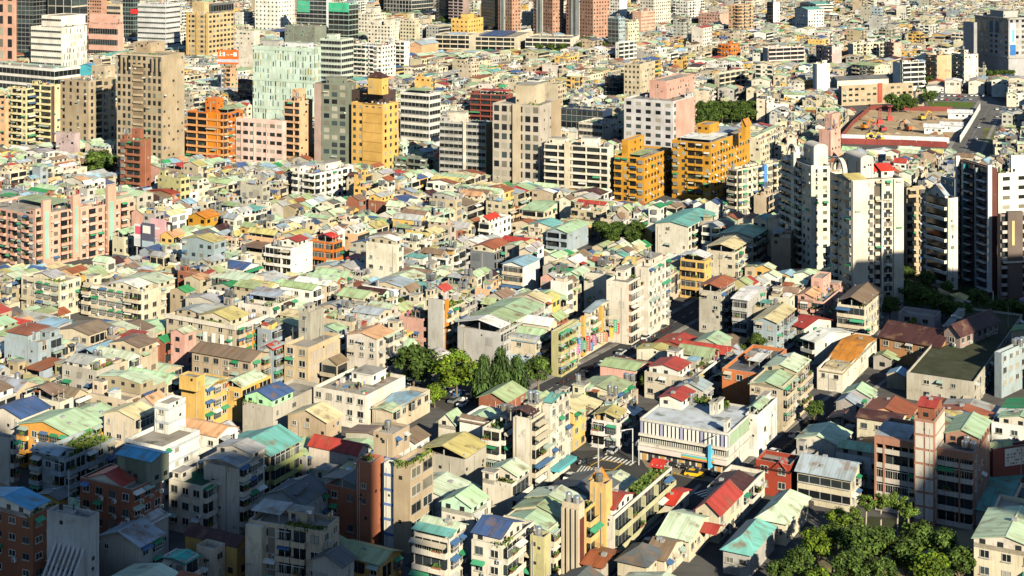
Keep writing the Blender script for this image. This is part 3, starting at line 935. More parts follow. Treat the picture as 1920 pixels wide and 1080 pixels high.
def B(label, cat, xl, xc, xr, yc, wall, S, E, roof='c', b=None, h=None, hid=0.0, th=62.0, name=None, fh=3.1, cw=3.4, ww=1.7, wh=1.45,
      clut=.35, acc=None, mat='wall', par=.9, floor=(.33, .30, .26), low=0, lod=None, group=None, fS={}, fE={}, prot=True, sink=0.0):
    """a building whose near top corner shows at xc, yc and whose side faces end at columns xl and xr; b: the row of its visible foot"""
    if h is None:
        b2 = b + hid * (b - YH) / HC
        h = HC - FP * HC / (b2 - YH) * (yc - YH) / FP
    cx, cy, rot, w, d = solve(xl, xc, xr, yc, h, th)
    kpx = FP / (cy - d * .4)
    if lod is None: lod = 0 if kpx >= 5.2 and h < 34 else 1
    nick = label.split('|')[0]
    rt = Root(name or cat.replace(' ', '_'), label.replace('|', ' '), cat, cx, cy, group, lod)
    col = C[wall] if isinstance(wall, str) else wall
    col = vary(col, .04)
    v = Vol(rt, cx, cy, rot, w, d, -.5, h)
    v.col, v.mat = col, mat
    if roof and roof[0] in 'GH': par = 0
    zd = shell(v, col, mat, par, C[floor] if isinstance(floor, str) else floor)
    v.zd = zd
    kw = dict(fh=fh, cw=cw, ww=ww, wh=wh, clutter=clut, col=col, acc=C[acc] if isinstance(acc, str) else acc, low=low)
    facade(v, 'S', S, **{**kw, **fS}); facade(v, 'E', E, **{**kw, **fE})
    roofs(v, roof, col, zd)
    occupy(cx, cy, rot, w + 2.0, d + 2.0)
    HAND.append(rt)
    xa = (xl + xr) / 2
    LANDMARK.append((xa, yc, cx, cy, nick))
    if b and prot: PROT.append((min(xl, xc), max(xr, xc), yc, b, cy))
    rt.v = v
    return v

def A(v, xl, xc, xr, yt, yb, wall=None, S='k', E='k', roof='', z0=None, th=None, fh=3.1, cw=3.2, ww=1.5, wh=1.4, clut=.2, part='penthouse', mat=None, par=.5, low=0, acc=None):
    """a further volume of the same building: penthouse, stair tower, wing; yb is where its near corner meets the deck below"""
    z0 = v.zd if z0 is None else z0
    d = FP * (HC - z0) / (yb - YH); h = HC - d * (yt - YH) / FP
    th = th if th is not None else 90 + v.rot * 180 / pi
    cx, cy, rot, w, dd = solve(xl, xc, xr, yt, h, th)
    u = Vol(v.root, cx, cy, rot, w, dd, z0 - .02, h)
    col = vary(C[wall] if isinstance(wall, str) else (wall or v.col), .04)
    u.col, u.mat = col, mat or v.mat
    u.zd = shell(u, col, mat or v.mat, 0 if roof[:1] in ('G', 'H') else par, part=part)
    kw = dict(fh=fh, cw=cw, ww=ww, wh=wh, clutter=clut, col=col, low=low, acc=C[acc] if isinstance(acc, str) else acc)
    facade(u, 'S', S, **kw); facade(u, 'E', E, **kw)
    roofs(u, roof, col, u.zd)
    if z0 <= .1: occupy(cx, cy, rot, w + 1.5, dd + 1.5)
    return u

def fins(v, face, n, col, z0, z1, out=.5, t=.35, part='pier'):
    """upright piers on a face"""
    (ox, oy), (dx, dy), L = FACES[face](v.w, v.d)
    m = v.root.mb('~' + part)
    for i in range(n + 1):
        x = t / 2 + (L - t) * i / n
        cx, cy = ox + dx * x, oy + dy * x; nx, ny = dy, -dx
        if dx: v.box(m, cx - t / 2, cx + t / 2, cy - out, cy + .02, z0, z1, v.mat, col)
        else: v.box(m, cx - .02, cx + out, cy - t / 2, cy + t / 2, z0, z1, v.mat, col)

def bands(v, face, zs, col, out=.25, t=.5, part='band', mat=None):
    m = v.root.mb('~' + part); w, d = v.w / 2, v.d / 2
    for z in zs:
        if face == 'S': v.box(m, -w, w, -d - out, -d + .02, z, z + t, mat or v.mat, col, bot=True)
        else: v.box(m, w - .02, w + out, -d, d, z, z + t, mat or v.mat, col, bot=True)

def panel(v, face, f0, f1, z0, z1, col, part='panel', mat='paint', out=.12):
    """a flat board or strip set on a face: fractions along it, heights"""
    (ox, oy), (dx, dy), L = FACES[face](v.w, v.d)
    m = v.root.own(part)
    a, b = f0 * L, f1 * L; nx, ny = dy * out, -dx * out
    p0, p1 = (ox + dx * a, oy + dy * a), (ox + dx * b, oy + dy * b)
    v.wallq(m, p0[0] + nx, p0[1] + ny, p1[0] + nx, p1[1] + ny, z0, z1, mat, col)
    v.wallq(m, p0[0], p0[1], p0[0] + nx, p0[1] + ny, z0, z1, mat, col)
    v.wallq(m, p1[0] + nx, p1[1] + ny, p1[0], p1[1], z0, z1, mat, col)
    P = v.P
    m.q(P(p0[0] + nx, p0[1] + ny, z1), P(p1[0] + nx, p1[1] + ny, z1), P(*p1, z1), P(*p0, z1), mat, col)
T = 'tower'; AB = 'apartment block'; OB = 'office block'; HO = 'house'; SB = 'shop block'
# ---- upper left: towers
v = B('salmon tower|with square dark windows at the far edge', T, -40, 27, 31, -62, 'salmon', 'w', 'k', b=112, hid=10, th=67, fh=9.0, cw=9, ww=4.2, wh=6.2, clut=0, mat='tile')
v = B('dark glass tower|with fine white grid of floors', T, 26, 62, 92, -70, (.10, .12, .14), 'g', 'g', b=98, hid=8, th=67, fh=3.6, cw=4, mat='tile', clut=0)
v = B('cream tower with green glass|behind the white terraced office', T, 90, 134, 164, -40, 'pale', 't', 'g', b=95, hid=10, th=67, fh=7.5, cw=9, mat='tile')
v = B('white terraced office|with long white bands and perforated side', OB, 58, 115, 163, 52, 'white', 'R', 'm', b=128, hid=4, th=62, fh=5.0, cw=3, mat='tile', clut=0)
A(v, 78, 115, 160, 30, 50, 'white', 'R', 'k', fh=5)
v = B('pale green podium block|long white and glass bands, at the far edge', OB, -60, 102, 150, 132, 'glassgreen', 'g', 'g', b=166, hid=6, th=58, fh=5.5, cw=4, mat='tile', clut=0)
bands(v, 'S', [v.z1 - .8, v.z1 - 6.3, v.z1 - 11.8], C['white'], .4, 1.8); bands(v, 'E', [v.z1 - .8, v.z1 - 6.3, v.z1 - 11.8], C['white'], .4, 1.8)
v = B('pink stepped block|behind the sky blue shed', AB, 166, 221, 232, 46, 'pink', 'r', 'k', b=98, hid=8, th=66, fh=9, mat='wall')
A(v, 168, 225, 231, 28, 44, 'pink', 'k', 'k')
v = B('brown checked tower|with small square openings above the pink block', T, 164, 190, 200, -20, 'pinkbrown', 'w', 'k', b=60, hid=10, th=66, fh=3.2, cw=2.8, clut=0)
v = B('beige block with dark roof strip|beyond the pink stepped block', AB, 200, 226, 232, 8, 'beige', 'r', 'k', b=44, hid=8, fh=6)
v = B('blank white box house|between white office and pink block', HO, 163, 187, 192, 68, 'white', 'k', 'k', b=98, hid=6, th=66)
v = B('silver striped tower|with green glass drum and red sign', T, 258, 311, 338, 8, 'silver', 'R', 'R', b=84, hid=12, th=66, fh=4.4, mat='tile', clut=0, floor='gray')
panel(v, 'S', -.25, .02, v.z1 - 9, v.z1 - 5, (.62, .04, .04), 'red_sign')
A(v, 230, 250, 262, -45, 90, (.10, .28, .26), 'g', 'g', z0=0, part='glass_drum', fh=4, mat='tile')
v = B('sky blue shed|on the roofs beside the tan towers', HO, 150, 172, 183, 124, 'turquoise', 'k', 'k', 'G skyblue 1.5', b=138, hid=12)
v = B('tan tower with stepped crown|and dark grooves between window strips', T, 350, 391, 439, 26, (.55, .42, .24), 'w', 'w', b=102, hid=10, th=62, fh=4.0, cw=4.4, ww=3.0, wh=1.9, mat='tile', clut=0)
fins(v, 'S', 2, (.55, .38, .16), 0, v.z1 + 1, .8, 2.2)
A(v, 361, 383, 392, 4, 26, (.55, .42, .24), 'k', 'k'); A(v, 384, 400, 438, 8, 24, 'darkgray', 'g', 'g', fh=6)
v = B('tan slab tower|with columns of small dark windows and rooftop shrubs', T, 219, 304, 346, 104, 'tan', 'w', 's', 'p .1 .3 .1 .3 30;p .6 .8 .1 .3 30', b=296, hid=9, th=62, fh=3.55, cw=3.1, ww=1.7, wh=2.2, mat='tile', clut=.04, low=0)
panel(v, 'S', .36, .60, 4, v.z1 - 5, (.25, .19, .13), 'painted_balcony_shade', 'tile', .06)  # flat darker strip: shade of the balcony hollow painted on the wall
bands(v, 'S', [v.z1 - .9], C['beige'], .3, .9)
for i in range(22): panel(v, 'S', .38, .58, v.z1 - 6 - i * 3.55, v.z1 - 5 - i * 3.55, (.46, .37, .25), 'balcony', 'tile', .8)
for i in range(6): panel(v, 'S', .05 + (i if i < 3 else i + 4.6) * .09, .085 + (i if i < 3 else i + 4.6) * .09, v.z1 - 8.5, v.z1 - 2, (.02, .02, .02), 'slot_window', 'glass', .1)
A(v, 250, 282, 309, 80, 100, 'tan', 's', 'k')
v = B('tan tower with rooftop box|to the left of the tan slab tower', T, 113, 166, 217, 152, 'tan', 'w', 'x', b=262, hid=9, th=60, fh=3.5, cw=4.6, ww=1.6, wh=2.0, mat='tile', clut=.15)
A(v, 172, 196, 216, 124, 148, 'beige', 'w', 'k', fh=5)
v = B('cream yellow apartments|with stacked white balconies', AB, 14, 50, 64, 166, (.64, .56, .33), 'x', 'b', b=272, hid=8, th=60, fh=3.3, clut=.5, acc=(.66, .58, .36))
v = B('cream yellow apartment wing|with dark brown stair strip', AB, 58, 96, 113, 160, (.64, .56, .33), 'b', 's', b=272, hid=8, th=60, fh=3.3, clut=.5)
panel(v, 'E', .0, .35, 2, v.z1 - .5, (.10, .05, .04), 'stair_strip')
v = B('pale pink walk-up|at the left edge under the green podium', AB, -30, 10, 16, 186, 'peach', 'w', 'k', b=275, hid=8)
v = B('brick brown tower|slim, with a square top box', T, 225, 263, 283, 264, 'brick', 'x', 's', b=352, hid=4, th=62, fh=3.2, clut=.3, mat='tile')
A(v, 247, 262, 269, 242, 262, 'brick', 's', 'k')
v = B('beige low wing|with hedge on top, in front of the tan towers', AB, 105, 140, 150, 250, 'lilac', 's', 'k', 'p 0 1 0 .3 40', b=285, hid=8)
v = B('orange apartment block|with bright orange stair shaft', AB, 351, 419, 456, 213, 'orange', 'b', 'x', 's sage .1 .9 .4 1 2 .5', b=290, hid=8, th=62, fh=3.4, clut=.4, acc=(.62, .30, .12), mat='tile')
panel(v, 'S', .60, .92, 1, v.z1 + .3, (.72, .24, .02), 'stair_shaft', 'tile', .5)
A(v, 385, 406, 419, 185, 212, 'orange', 's', 'k')
v = B('pale pink clinic block|with three groups of windows per floor', OB, 442, 530, 537, 228, (.66, .47, .42), 'w', 'k', 'c 1', b=304, hid=5, th=64, fh=4.1, cw=3.9, ww=2.9, wh=1.8, clut=0)
for i in range(3): panel(v, 'S', .12 + i * .27, .14 + i * .27, 4, v.z1 - 2, (.66, .47, .42), 'pier', 'wall', .35)
v = B('peach tower|with small pediment and balconies', T, 533, 562, 586, 190, 'peach', 'b', 's', b=293, hid=6, th=60, fh=3.5, clut=.3)
A(v, 548, 560, 573, 168, 190, 'peach', 's', 'k')
v = B('mint mosaic office|its glass face a jumble of pale and dark panels', OB, 474, 586, 602, 90, 'mosaic', 'm', 'm', 'h .1 .4 .2 .8 4 gray;h .5 .9 .3 .8 3.4 silver;p .7 .9 .05 .2 30', b=222, hid=6, th=66, fh=3.9, cw=3.4, mat='tile')
bands(v, 'S', [v.z1 - 2.4, v.z1 - 20.5, v.z1 - 37], C['mosaic'], .2, 1.6)
v = B('white tower with black windows|tallest of the pale blocks beyond the mosaic office', T, 478, 522, 552, -25, 'white', 'w', 'w', b=52, hid=12, fh=4.2, cw=4.4, ww=1.7, wh=1.5, clut=0)
v = B('grey beige tower with roof trees|just behind the mosaic office', T, 443, 476, 487, 58, 'pale', 's', 'k', 'p .1 .9 .1 .5 60', b=128, hid=9, fh=3.6)
v = B('green topped glass tower|with pale curtain wall', T, 556, 612, 622, -6, (.55, .60, .60), 'g', 'k', b=55, hid=16, fh=4, cw=5, mat='tile', clut=0)
panel(v, 'S', .02, .45, v.z1 - 15, v.z1 - 4, (.08, .42, .26), 'green_wrap')
v = B('tower under green netting|pale glass below a green top storey', T, 616, 654, 672, 8, 'glassgreen', 'g', 'g', b=70, hid=14, fh=4.5, cw=6, mat='tile', clut=0)
panel(v, 'S', .0, 1, v.z1 - 7, v.z1 + 1, (.06, .45, .26), 'green_netting')
v = B('grey plant house block|with square vents, behind the mosaic office', OB, 534, 590, 612, 50, 'greengray', 's', 'k', 'c 1', b=78, hid=10)
v = B('dark banded office|black glass and pale green floors', OB, 600, 640, 663, 74, (.50, .58, .50), 'r', 'r', 'h .2 .6 .2 .6 4', b=148, hid=8, fh=4.2, mat='tile', clut=0)
v = B('grey green tower|with pink stair strip and square windows', T, 590, 650, 668, 158, 'greengray', 'w', 'k', 'h .3 .8 .2 .7 4', b=302, hid=5, th=68, fh=3.5, cw=4.4, ww=3.0, wh=2.2, mat='tile', clut=.1)
panel(v, 'S', .0, .20, 1, v.z1 - .3, (.40, .29, .26), 'stair_strip', 'tile', .4)
v = B('navy glass block|low, in front of the mosaic office', OB, 446, 470, 475, 150, 'navy', 'g', 'g', b=186, hid=10, mat='tile', clut=0)
v = B('orange walk-up|under the red orange billboard', AB, 408, 432, 446, 128, 'peach', 'x', 's', b=165, hid=8, clut=.5)
panel(v, 'S', .02, .42, v.z1 - 18, v.z1 - .5, (.72, .72, .74), 'poster'); panel(v, 'S', .10, .30, v.z1 - 11, v.z1 - 6, (.10, .10, .12), 'poster_figure', out=.16)
# ---- upper centre
v = B('yellow mansard tower|with dark curved roof and blank yellow panels', T, 659, 718, 747, 196, 'yellow', 'w', 'w', 'c .4', b=306, hid=6, th=58, fh=3.6, cw=4.0, ww=1.6, wh=1.7, mat='tile', clut=0)
panel(v, 'S', .36, .99, 2, v.z1 - 2, (.66, .40, .12), 'blank_panel', 'tile', .3)
for i in range(8): panel(v, 'S', .38, .97, 6 + i * 4.6, 6.35 + i * 4.6, (.46, .27, .08), 'joint_band', 'tile', .36)
u = A(v, 660, 712, 742, 172, 196, (.075, .05, .045), 'w', 'w', 'c .3', part='mansard', fh=6, cw=6)
A(v, 690, 716, 728, 146, 178, 'yellow', 's', 's', 'H darkbrown 2.5', z0=u.zd)
v = B('striped round corner office|black glass and white bands', OB, 751, 805, 826, 176, 'white', 'r', 'r', 's sage .1 .8 .2 .9 2 .4', b=264, hid=5, th=58, fh=4.0, mat='tile', clut=0)
bands(v, 'S', [v.z1 - 1.4], C['white'], .6, 1.4)
v = B('grey office slab|with blue roof pool and pale stair column', OB, 824, 911, 923, 232, 'gray', 'r', 'k', 'h .1 .5 .4 .9 5 pale;c .5', b=322, hid=6, th=66, fh=3.2, mat='wall', clut=0)
panel(v, 'S', .52, .58, 1, v.z1 + 2, C['pale'], 'stair_column', 'wall', .6); panel(v, 'E', 0, 1, .5, v.z1 - .3, (.52, .40, .22), 'end_wall', 'wall', .1)
v = B('grey and beige window tower|large square panes between beige shafts', T, 924, 1012, 1051, 198, (.47, .42, .37), 'w', 's', 'h .35 .75 .3 .8 9 beige;p .6 1 0 .3 40', b=342, hid=5, th=66, fh=4.2, cw=3.7, ww=2.5, wh=2.7, mat='tile', clut=.02)
panel(v, 'S', .44, .60, 1, v.z1 + .2, C['beige'], 'beige_shaft', 'tile', .9); panel(v, 'E', .55, 1, 1, v.z1 + .2, C['tan'], 'beige_side', 'tile', .3)
v = B('white balcony slab|with green awnings and dark stair gap', AB, 1021, 1140, 1152, 276, 'pale', 'b', 'k', 'h .05 .3 .2 .8 3;h .55 .8 .3 .8 4 white;c .4', b=352, hid=6, th=66, fh=3.1, clut=.6)
panel(v, 'S', .33, .42, 1, v.z1 + 1, C['cream'], 'stair_column', 'wall', 1.2)
v = B('smaller amber apartment block|with a square stair top', AB, 1152, 1208, 1259, 296, 'amber', 'x', 'w', 's sage .3 .8 .1 .5 1.5 .3', b=378, hid=1, th=62, fh=3.3, clut=.35, mat='tile', acc='amber')
A(v, 1166, 1178, 1208, 263, 296, 'amber', 'k', 's')
v = B('larger amber apartment block|with corner tower at its far end', AB, 1260, 1333, 1406, 268, 'amber', 'x', 'w', 's whitesheet .1 .9 .1 .5 1.5 .3;s bluegray .2 .8 .55 .95 1.5 .3', b=374, hid=1, th=60, fh=3.4, clut=.35, mat='tile', acc='amber')
A(v, 1306, 1330, 1348, 234, 258, 'amber', 's', 's'); A(v, 1390, 1398, 1407, 232, 262, 'amber', 'k', 'k', 'G orangesheet 2')
v = B('white office with pink side|rows of square dark windows', OB, 1170, 1262, 1302, 190, (.60, .58, .60), 'w', 'w', 'c .8', b=282, hid=6, th=60, fh=3.9, cw=5.0, ww=2.8, wh=1.9, clut=0, mat='tile')
panel(v, 'E', .12, 1, 1, v.z1 - .5, C['pink'], 'pink_side', 'tile', .06)
A(v, 1218, 1250, 1302, 152, 186, 'pink', 'k', 's')
v = B('beige ribbed block|behind the white office', AB, 1170, 1200, 1228, 120, 'beige', 'w', 's', b=178, hid=9, fh=3.3, cw=2.6, ww=1.2, clut=.1)
for nm, xl, xc, xr, yt, bb in (('first', 934, 960, 976, -95, 66), ('second', 1000, 1036, 1057, -95, 64), ('third', 1062, 1112, 1143, -100, 70)):
    lab = {'first': 'pink brown tower with white strip|beside the dark tower at the far edge', 'second': 'middle pink brown tower|with stair gap beside its twin', 'third': 'widest pink brown tower|with white window strip on its near edge'}[nm]
    v = B(lab, T, xl, xc, xr, yt, 'pinkbrown', 'w', 'w', b=bb, hid=8, th=40, fh=3.3, cw=3.6, ww=1.5, wh=1.5, mat='tile', clut=.05, lod=1)
    panel(v, 'S', .18, .5, 1, v.z1, (.58, .60, .58), 'white_strip', 'tile', .5)
    panel(v, 'S', .28, .36, 1, v.z1, (.10, .13, .13), 'window_strip', 'glass', .56)
v = B('yellow hotel|with angled wings under the dark tower', OB, 846, 878, 906, 36, 'yellow', 'w', 'w', 'h .3 .7 .3 .7 5;p 0 1 0 .2 20', b=64, hid=9, fh=4.2, cw=5, ww=1.8, wh=1.6, clut=0)
v = B('navy blue glass tower|tall, behind the yellow hotel', T, 818, 836, 844, -60, 'navy', 'g', 'g', b=40, hid=6, th=50, mat='tile', clut=0)
v = B('dusty pink tower with floor bands|behind the yellow hotel', T, 842, 868, 880, -60, 'mauve', 'b', 'k', b=44, hid=6, th=50, fh=3.3, clut=0, acc='lilac')
v = B('near black glass tower|next to the pink brown towers', T, 902, 928, 936, -60, (.04, .045, .07), 'g', 'g', b=60, hid=8, th=30, mat='tile', clut=0)
v = B('blue white grid tower|wide, above the dark tree line', T, 720, 772, 812, -60, 'white', 't', 'g', b=22, hid=8, th=55, fh=4.6, cw=4.6, mat='tile', clut=0)
v = B('cream apartment cluster|with boxy roof huts', AB, 672, 700, 724, 26, 'pale', 'w', 'w', 'h .3 .8 .3 .8 6;c', b=60, hid=9, fh=3.4, clut=.2)
v = B('cream walk-up row|with two stair tops beside the dark slit', AB, 690, 732, 748, 48, 'pale', 'w', 's', 'h .1 .4 .3 .8 5;h .6 .9 .3 .8 6', b=82, hid=8, fh=3.2, clut=.2)
v = B('cream walk-up beside the slit|with many small windows', AB, 750, 778, 788, 38, 'cream', 'w', 's', 'h .4 .7 .2 .7 7', b=74, hid=8, fh=3.2, clut=.2)
v = B('white apartment wall|front one, dense with windows and cages', AB, 662, 716, 742, 86, 'white', 'x', 'w', 'c', b=142, hid=6, fh=3.2, clut=.4)
v = B('white apartment wing|with plain end, before the grey hall roof', AB, 722, 758, 768, 78, 'white', 'b', 's', 'c', b=122, hid=6, fh=3.3, clut=.4)
v = B('long hall with blue grey roof|low, beside the white apartment wing', SB, 768, 790, 822, 84, 'peach', 'k', 'k', 'G bluegray 2.5', b=98, hid=5)
v = B('cream school wing|with open galleries below the yellow hotel', OB, 816, 880, 898, 66, 'cream', 'b', 'k', 'g bluegray .3 .8 .2 .8 2 0 x', b=92, hid=5, fh=4, th=75, clut=0)
v = B('long cream school block|with open gallery floors and blue solar roof', OB, 875, 965, 1000, 70, 'cream', 'b', 'k', 's blue .2 .7 .2 .9 .6 1', b=92, hid=4, fh=4, th=75, clut=0)
v = B('second cream school block|beneath the pink brown towers', OB, 985, 1070, 1086, 72, 'pale', 'b', 'k', 'c .3', b=92, hid=4, fh=4, th=75, clut=0)
v = B('dark red brick block|long, with open floors behind the grey tower', AB, 882, 950, 962, 178, 'redbrown', 'b', 'k', 'c 1 redsheet', b=224, hid=4, fh=3.3, clut=.2, acc='redbrown', th=68)
v = B('navy curved office|low, with a dark glass arc', OB, 1052, 1130, 1148, 208, 'navy', 'g', 'k', 'c .3', b=238, hid=5, fh=3.6, mat='tile', th=60)
v = B('grey slab with white gallery|right behind the navy curved office', OB, 1085, 1130, 1160, 232, 'pale', 'r', 's', 'c .6', b=262, hid=5, fh=3.6, th=60)
v = B('beige stone block with brown end|beneath the red pagoda roofs', AB, 1015, 1046, 1062, 158, 'beige', 'k', 'w', b=196, hid=6, fh=3.2)
v = B('blue glass cube house|among the cream roofs', OB, 1134, 1156, 1172, 146, 'navy', 'g', 'g', b=178, hid=6, mat='tile', th=55, clut=0)
v = B('low grey garage block|with hedge, beneath the yellow mansard tower', SB, 730, 800, 812, 298, 'greengray', 'x', 'x', 'p 0 .5 0 .2 30;c', b=318, hid=3, fh=3.1)
v = B('cream slab with arcade|white, above the amber blocks', AB, 780, 818, 836, 200, 'pale', 'w', 'w', 'c 1', b=226, hid=5)
# ---- upper right
v = B('pale stone hotel|with arched top windows and long blue banner', OB, 1828, 1891, 1945, 34, (.40, .40, .42), 'w', 'w', 'h .2 .6 .3 .8 5 gray', b=142, hid=1, th=22, fh=4.0, cw=5.4, ww=2.6, wh=2.0, mat='tile', clut=0, low=4)
bands(v, 'S', [v.z1 - 1.2, 14], C['gray'], .7, 1.2); bands(v, 'E', [v.z1 - 1.2, 14], C['gray'], .7, 1.2)
for i in range(5): panel(v, 'S', .08 + i * .18, .18 + i * .18, v.z1 - 12, v.z1 - 3, (.10, .15, .17), 'arched_window', 'glass', .12)
panel(v, 'E', .06, .24, v.z1 - 28, v.z1 - 4, (.55, .68, .78), 'banner'); panel(v, 'E', .06, .24, v.z1 - 28, v.z1 - 20, (.03, .16, .48), 'banner_foot', out=.2); panel(v, 'E', .12, .2, v.z1 - 18, v.z1 - 9, (.12, .42, .74), 'banner_figure', out=.2)
A(v, 1806, 1826, 1832, 42, 140, (.34, .34, .37), 'k', 'k', z0=0, part='wing')
for lab, xl, xc, xr, yt, bb, wl, s, e in (
        ('white tower with navy flank|at the head of the far quarter', 1438, 1450, 1462, 4, 44, 'white', 'g', 's'),
        ('white block under teal hall|with paired wings', 1490, 1515, 1545, 18, 52, 'white', 'w', 'w'),
        ('long white hall with teal roof|at the far edge', 1500, 1530, 1562, 8, 22, 'white', 'r', 'r'),
        ('pinkish apartment tower|with many balconies at the far edge', 1366, 1384, 1412, 10, 54, 'peach', 'x', 'x'),
        ('pale lilac block|low, next to the pinkish apartment tower', 1310, 1350, 1368, 26, 44, 'pink', 'w', 'k'),
        ('tall pale block at the far edge|third from the pink brown towers', 1200, 1226, 1258, -22, 44, 'pale', 'w', 'w'),
        ('peach block with white cornice|before the tall pale blocks', 1186, 1202, 1228, 22, 58, 'salmon', 'k', 'w'),
        ('tall white block|right beside the widest pink brown tower', 1144, 1162, 1176, -20, 34, 'white', 'w', 'k'),
        ('grey glass walk-up|with navy shaded side near the tree clump', 1140, 1160, 1172, 34, 86, 'bluegray', 'g', 'w'),
        ('cream walk-up by the tree clump|six floors', 1170, 1178, 1198, 42, 78, 'cream', 's', 'w'),
        ('white gallery block|three floors with brown end', 1154, 1160, 1192, 80, 112, 'white', 's', 'b'),
        ('white apartments at the top edge|left of the pinkish tower', 1262, 1290, 1320, 2, 30, 'white', 'x', 'x'),
        ('pale pink gallery apartments|long, under the red roof huts', 1430, 1440, 1508, 90, 116, (.62, .50, .47), 'k', 'b'),
        ('beige arcade apartments|with two stair towers', 1590, 1600, 1680, 82, 104, 'cream', 'k', 'x'),
        ('pink end-wall block|with shaded grey flank', 1736, 1757, 1784, 104, 148, 'peach', 'x', 'k'),
        ('beige end-wall block|next to the stone hotel', 1784, 1808, 1834, 102, 146, 'pale', 'x', 's'),
        ('white balcony walk-up|five floors, blue grey flank', 1674, 1692, 1734, 118, 156, 'white', 'k', 'b'),
        ('white slab house|tall blank white end wall', 1524, 1532, 1556, 120, 168, 'white', 'k', 'k'),
        ('dusky mauve apartments|in the shade left of the beige arcade', 1530, 1560, 1578, 88, 118, 'lilac', 'x', 'k'),
        ('dark old block|with orange end beside the beige arcade', 1658, 1676, 1690, 80, 108, 'pink', 'x', 'k'),
        ('amber low block|among grey roofs', 1346, 1366, 1388, 84, 106, 'orange', 'x', 'x'),
        ('white and cream gallery house|by the grove', 1340, 1348, 1402, 138, 160, 'cream', 'k', 'b')):
    v = B(lab, AB, xl, xc, xr, yt, wl, s, e, 'c 1', b=bb, hid=6, th=24 if xl > 1420 else 50, fh=3.4, clut=.25)
    if 'teal' in lab.split('|')[0] and 'hall' in lab: roofs(v, 'g teal 0 1 0 1 2 0 y', v.col, v.z1)
v = B('weathered beige school slab|long old block with a red stair strip', OB, 1572, 1578, 1712, 162, 'tan', 'k', 'w', 'c .5', b=196, hid=1, th=20, fh=3.6, cw=4.4, ww=2.6, clut=.1)
panel(v, 'E', .50, .56, 1, v.z1 + 1, (.34, .08, .05), 'red_stair', 'wall', .5)
v = B('dark roofed drill hall|long low shed behind the school slab', SB, 1558, 1570, 1700, 150, 'pale', 'k', 'k', 'G darkgray 2', b=164, hid=3, th=20)
v = B('grey long walk-up|green trim, above the drill hall', AB, 1598, 1640, 1668, 124, 'cream', 'x', 's', 'G sage 1.5 x', b=144, hid=4, th=40)
v = B('pink twin column building|at the edge of the building site', AB, 1536, 1558, 1576, 244, 'pink', 'k', 's', 'c', b=292, hid=4, th=50, fh=3.6)
A(v, 1548, 1560, 1574, 214, 244, 'pink', 'k', 'k')
v = B('pink block by the white office|low, plain', AB, 1290, 1300, 1302, 182, 'pink', 'k', 'w', b=240, hid=4)
v = B('yellow low office|right of the pink columns, behind the cream flats', AB, 1405, 1425, 1470, 262, 'cream', 's', 'w', 'c 1 mint', b=300, hid=4)
v = B('cream rust flats|weathered, with planted balconies', AB, 1365, 1382, 1466, 318, 'cream', 'x', 'x', 'c .6', b=402, hid=1, th=42, fh=3.2, clut=.7)
panel(v, 'E', .55, .62, 1, v.z1, (.08, .22, .5), 'blue_shaft', out=1.2)
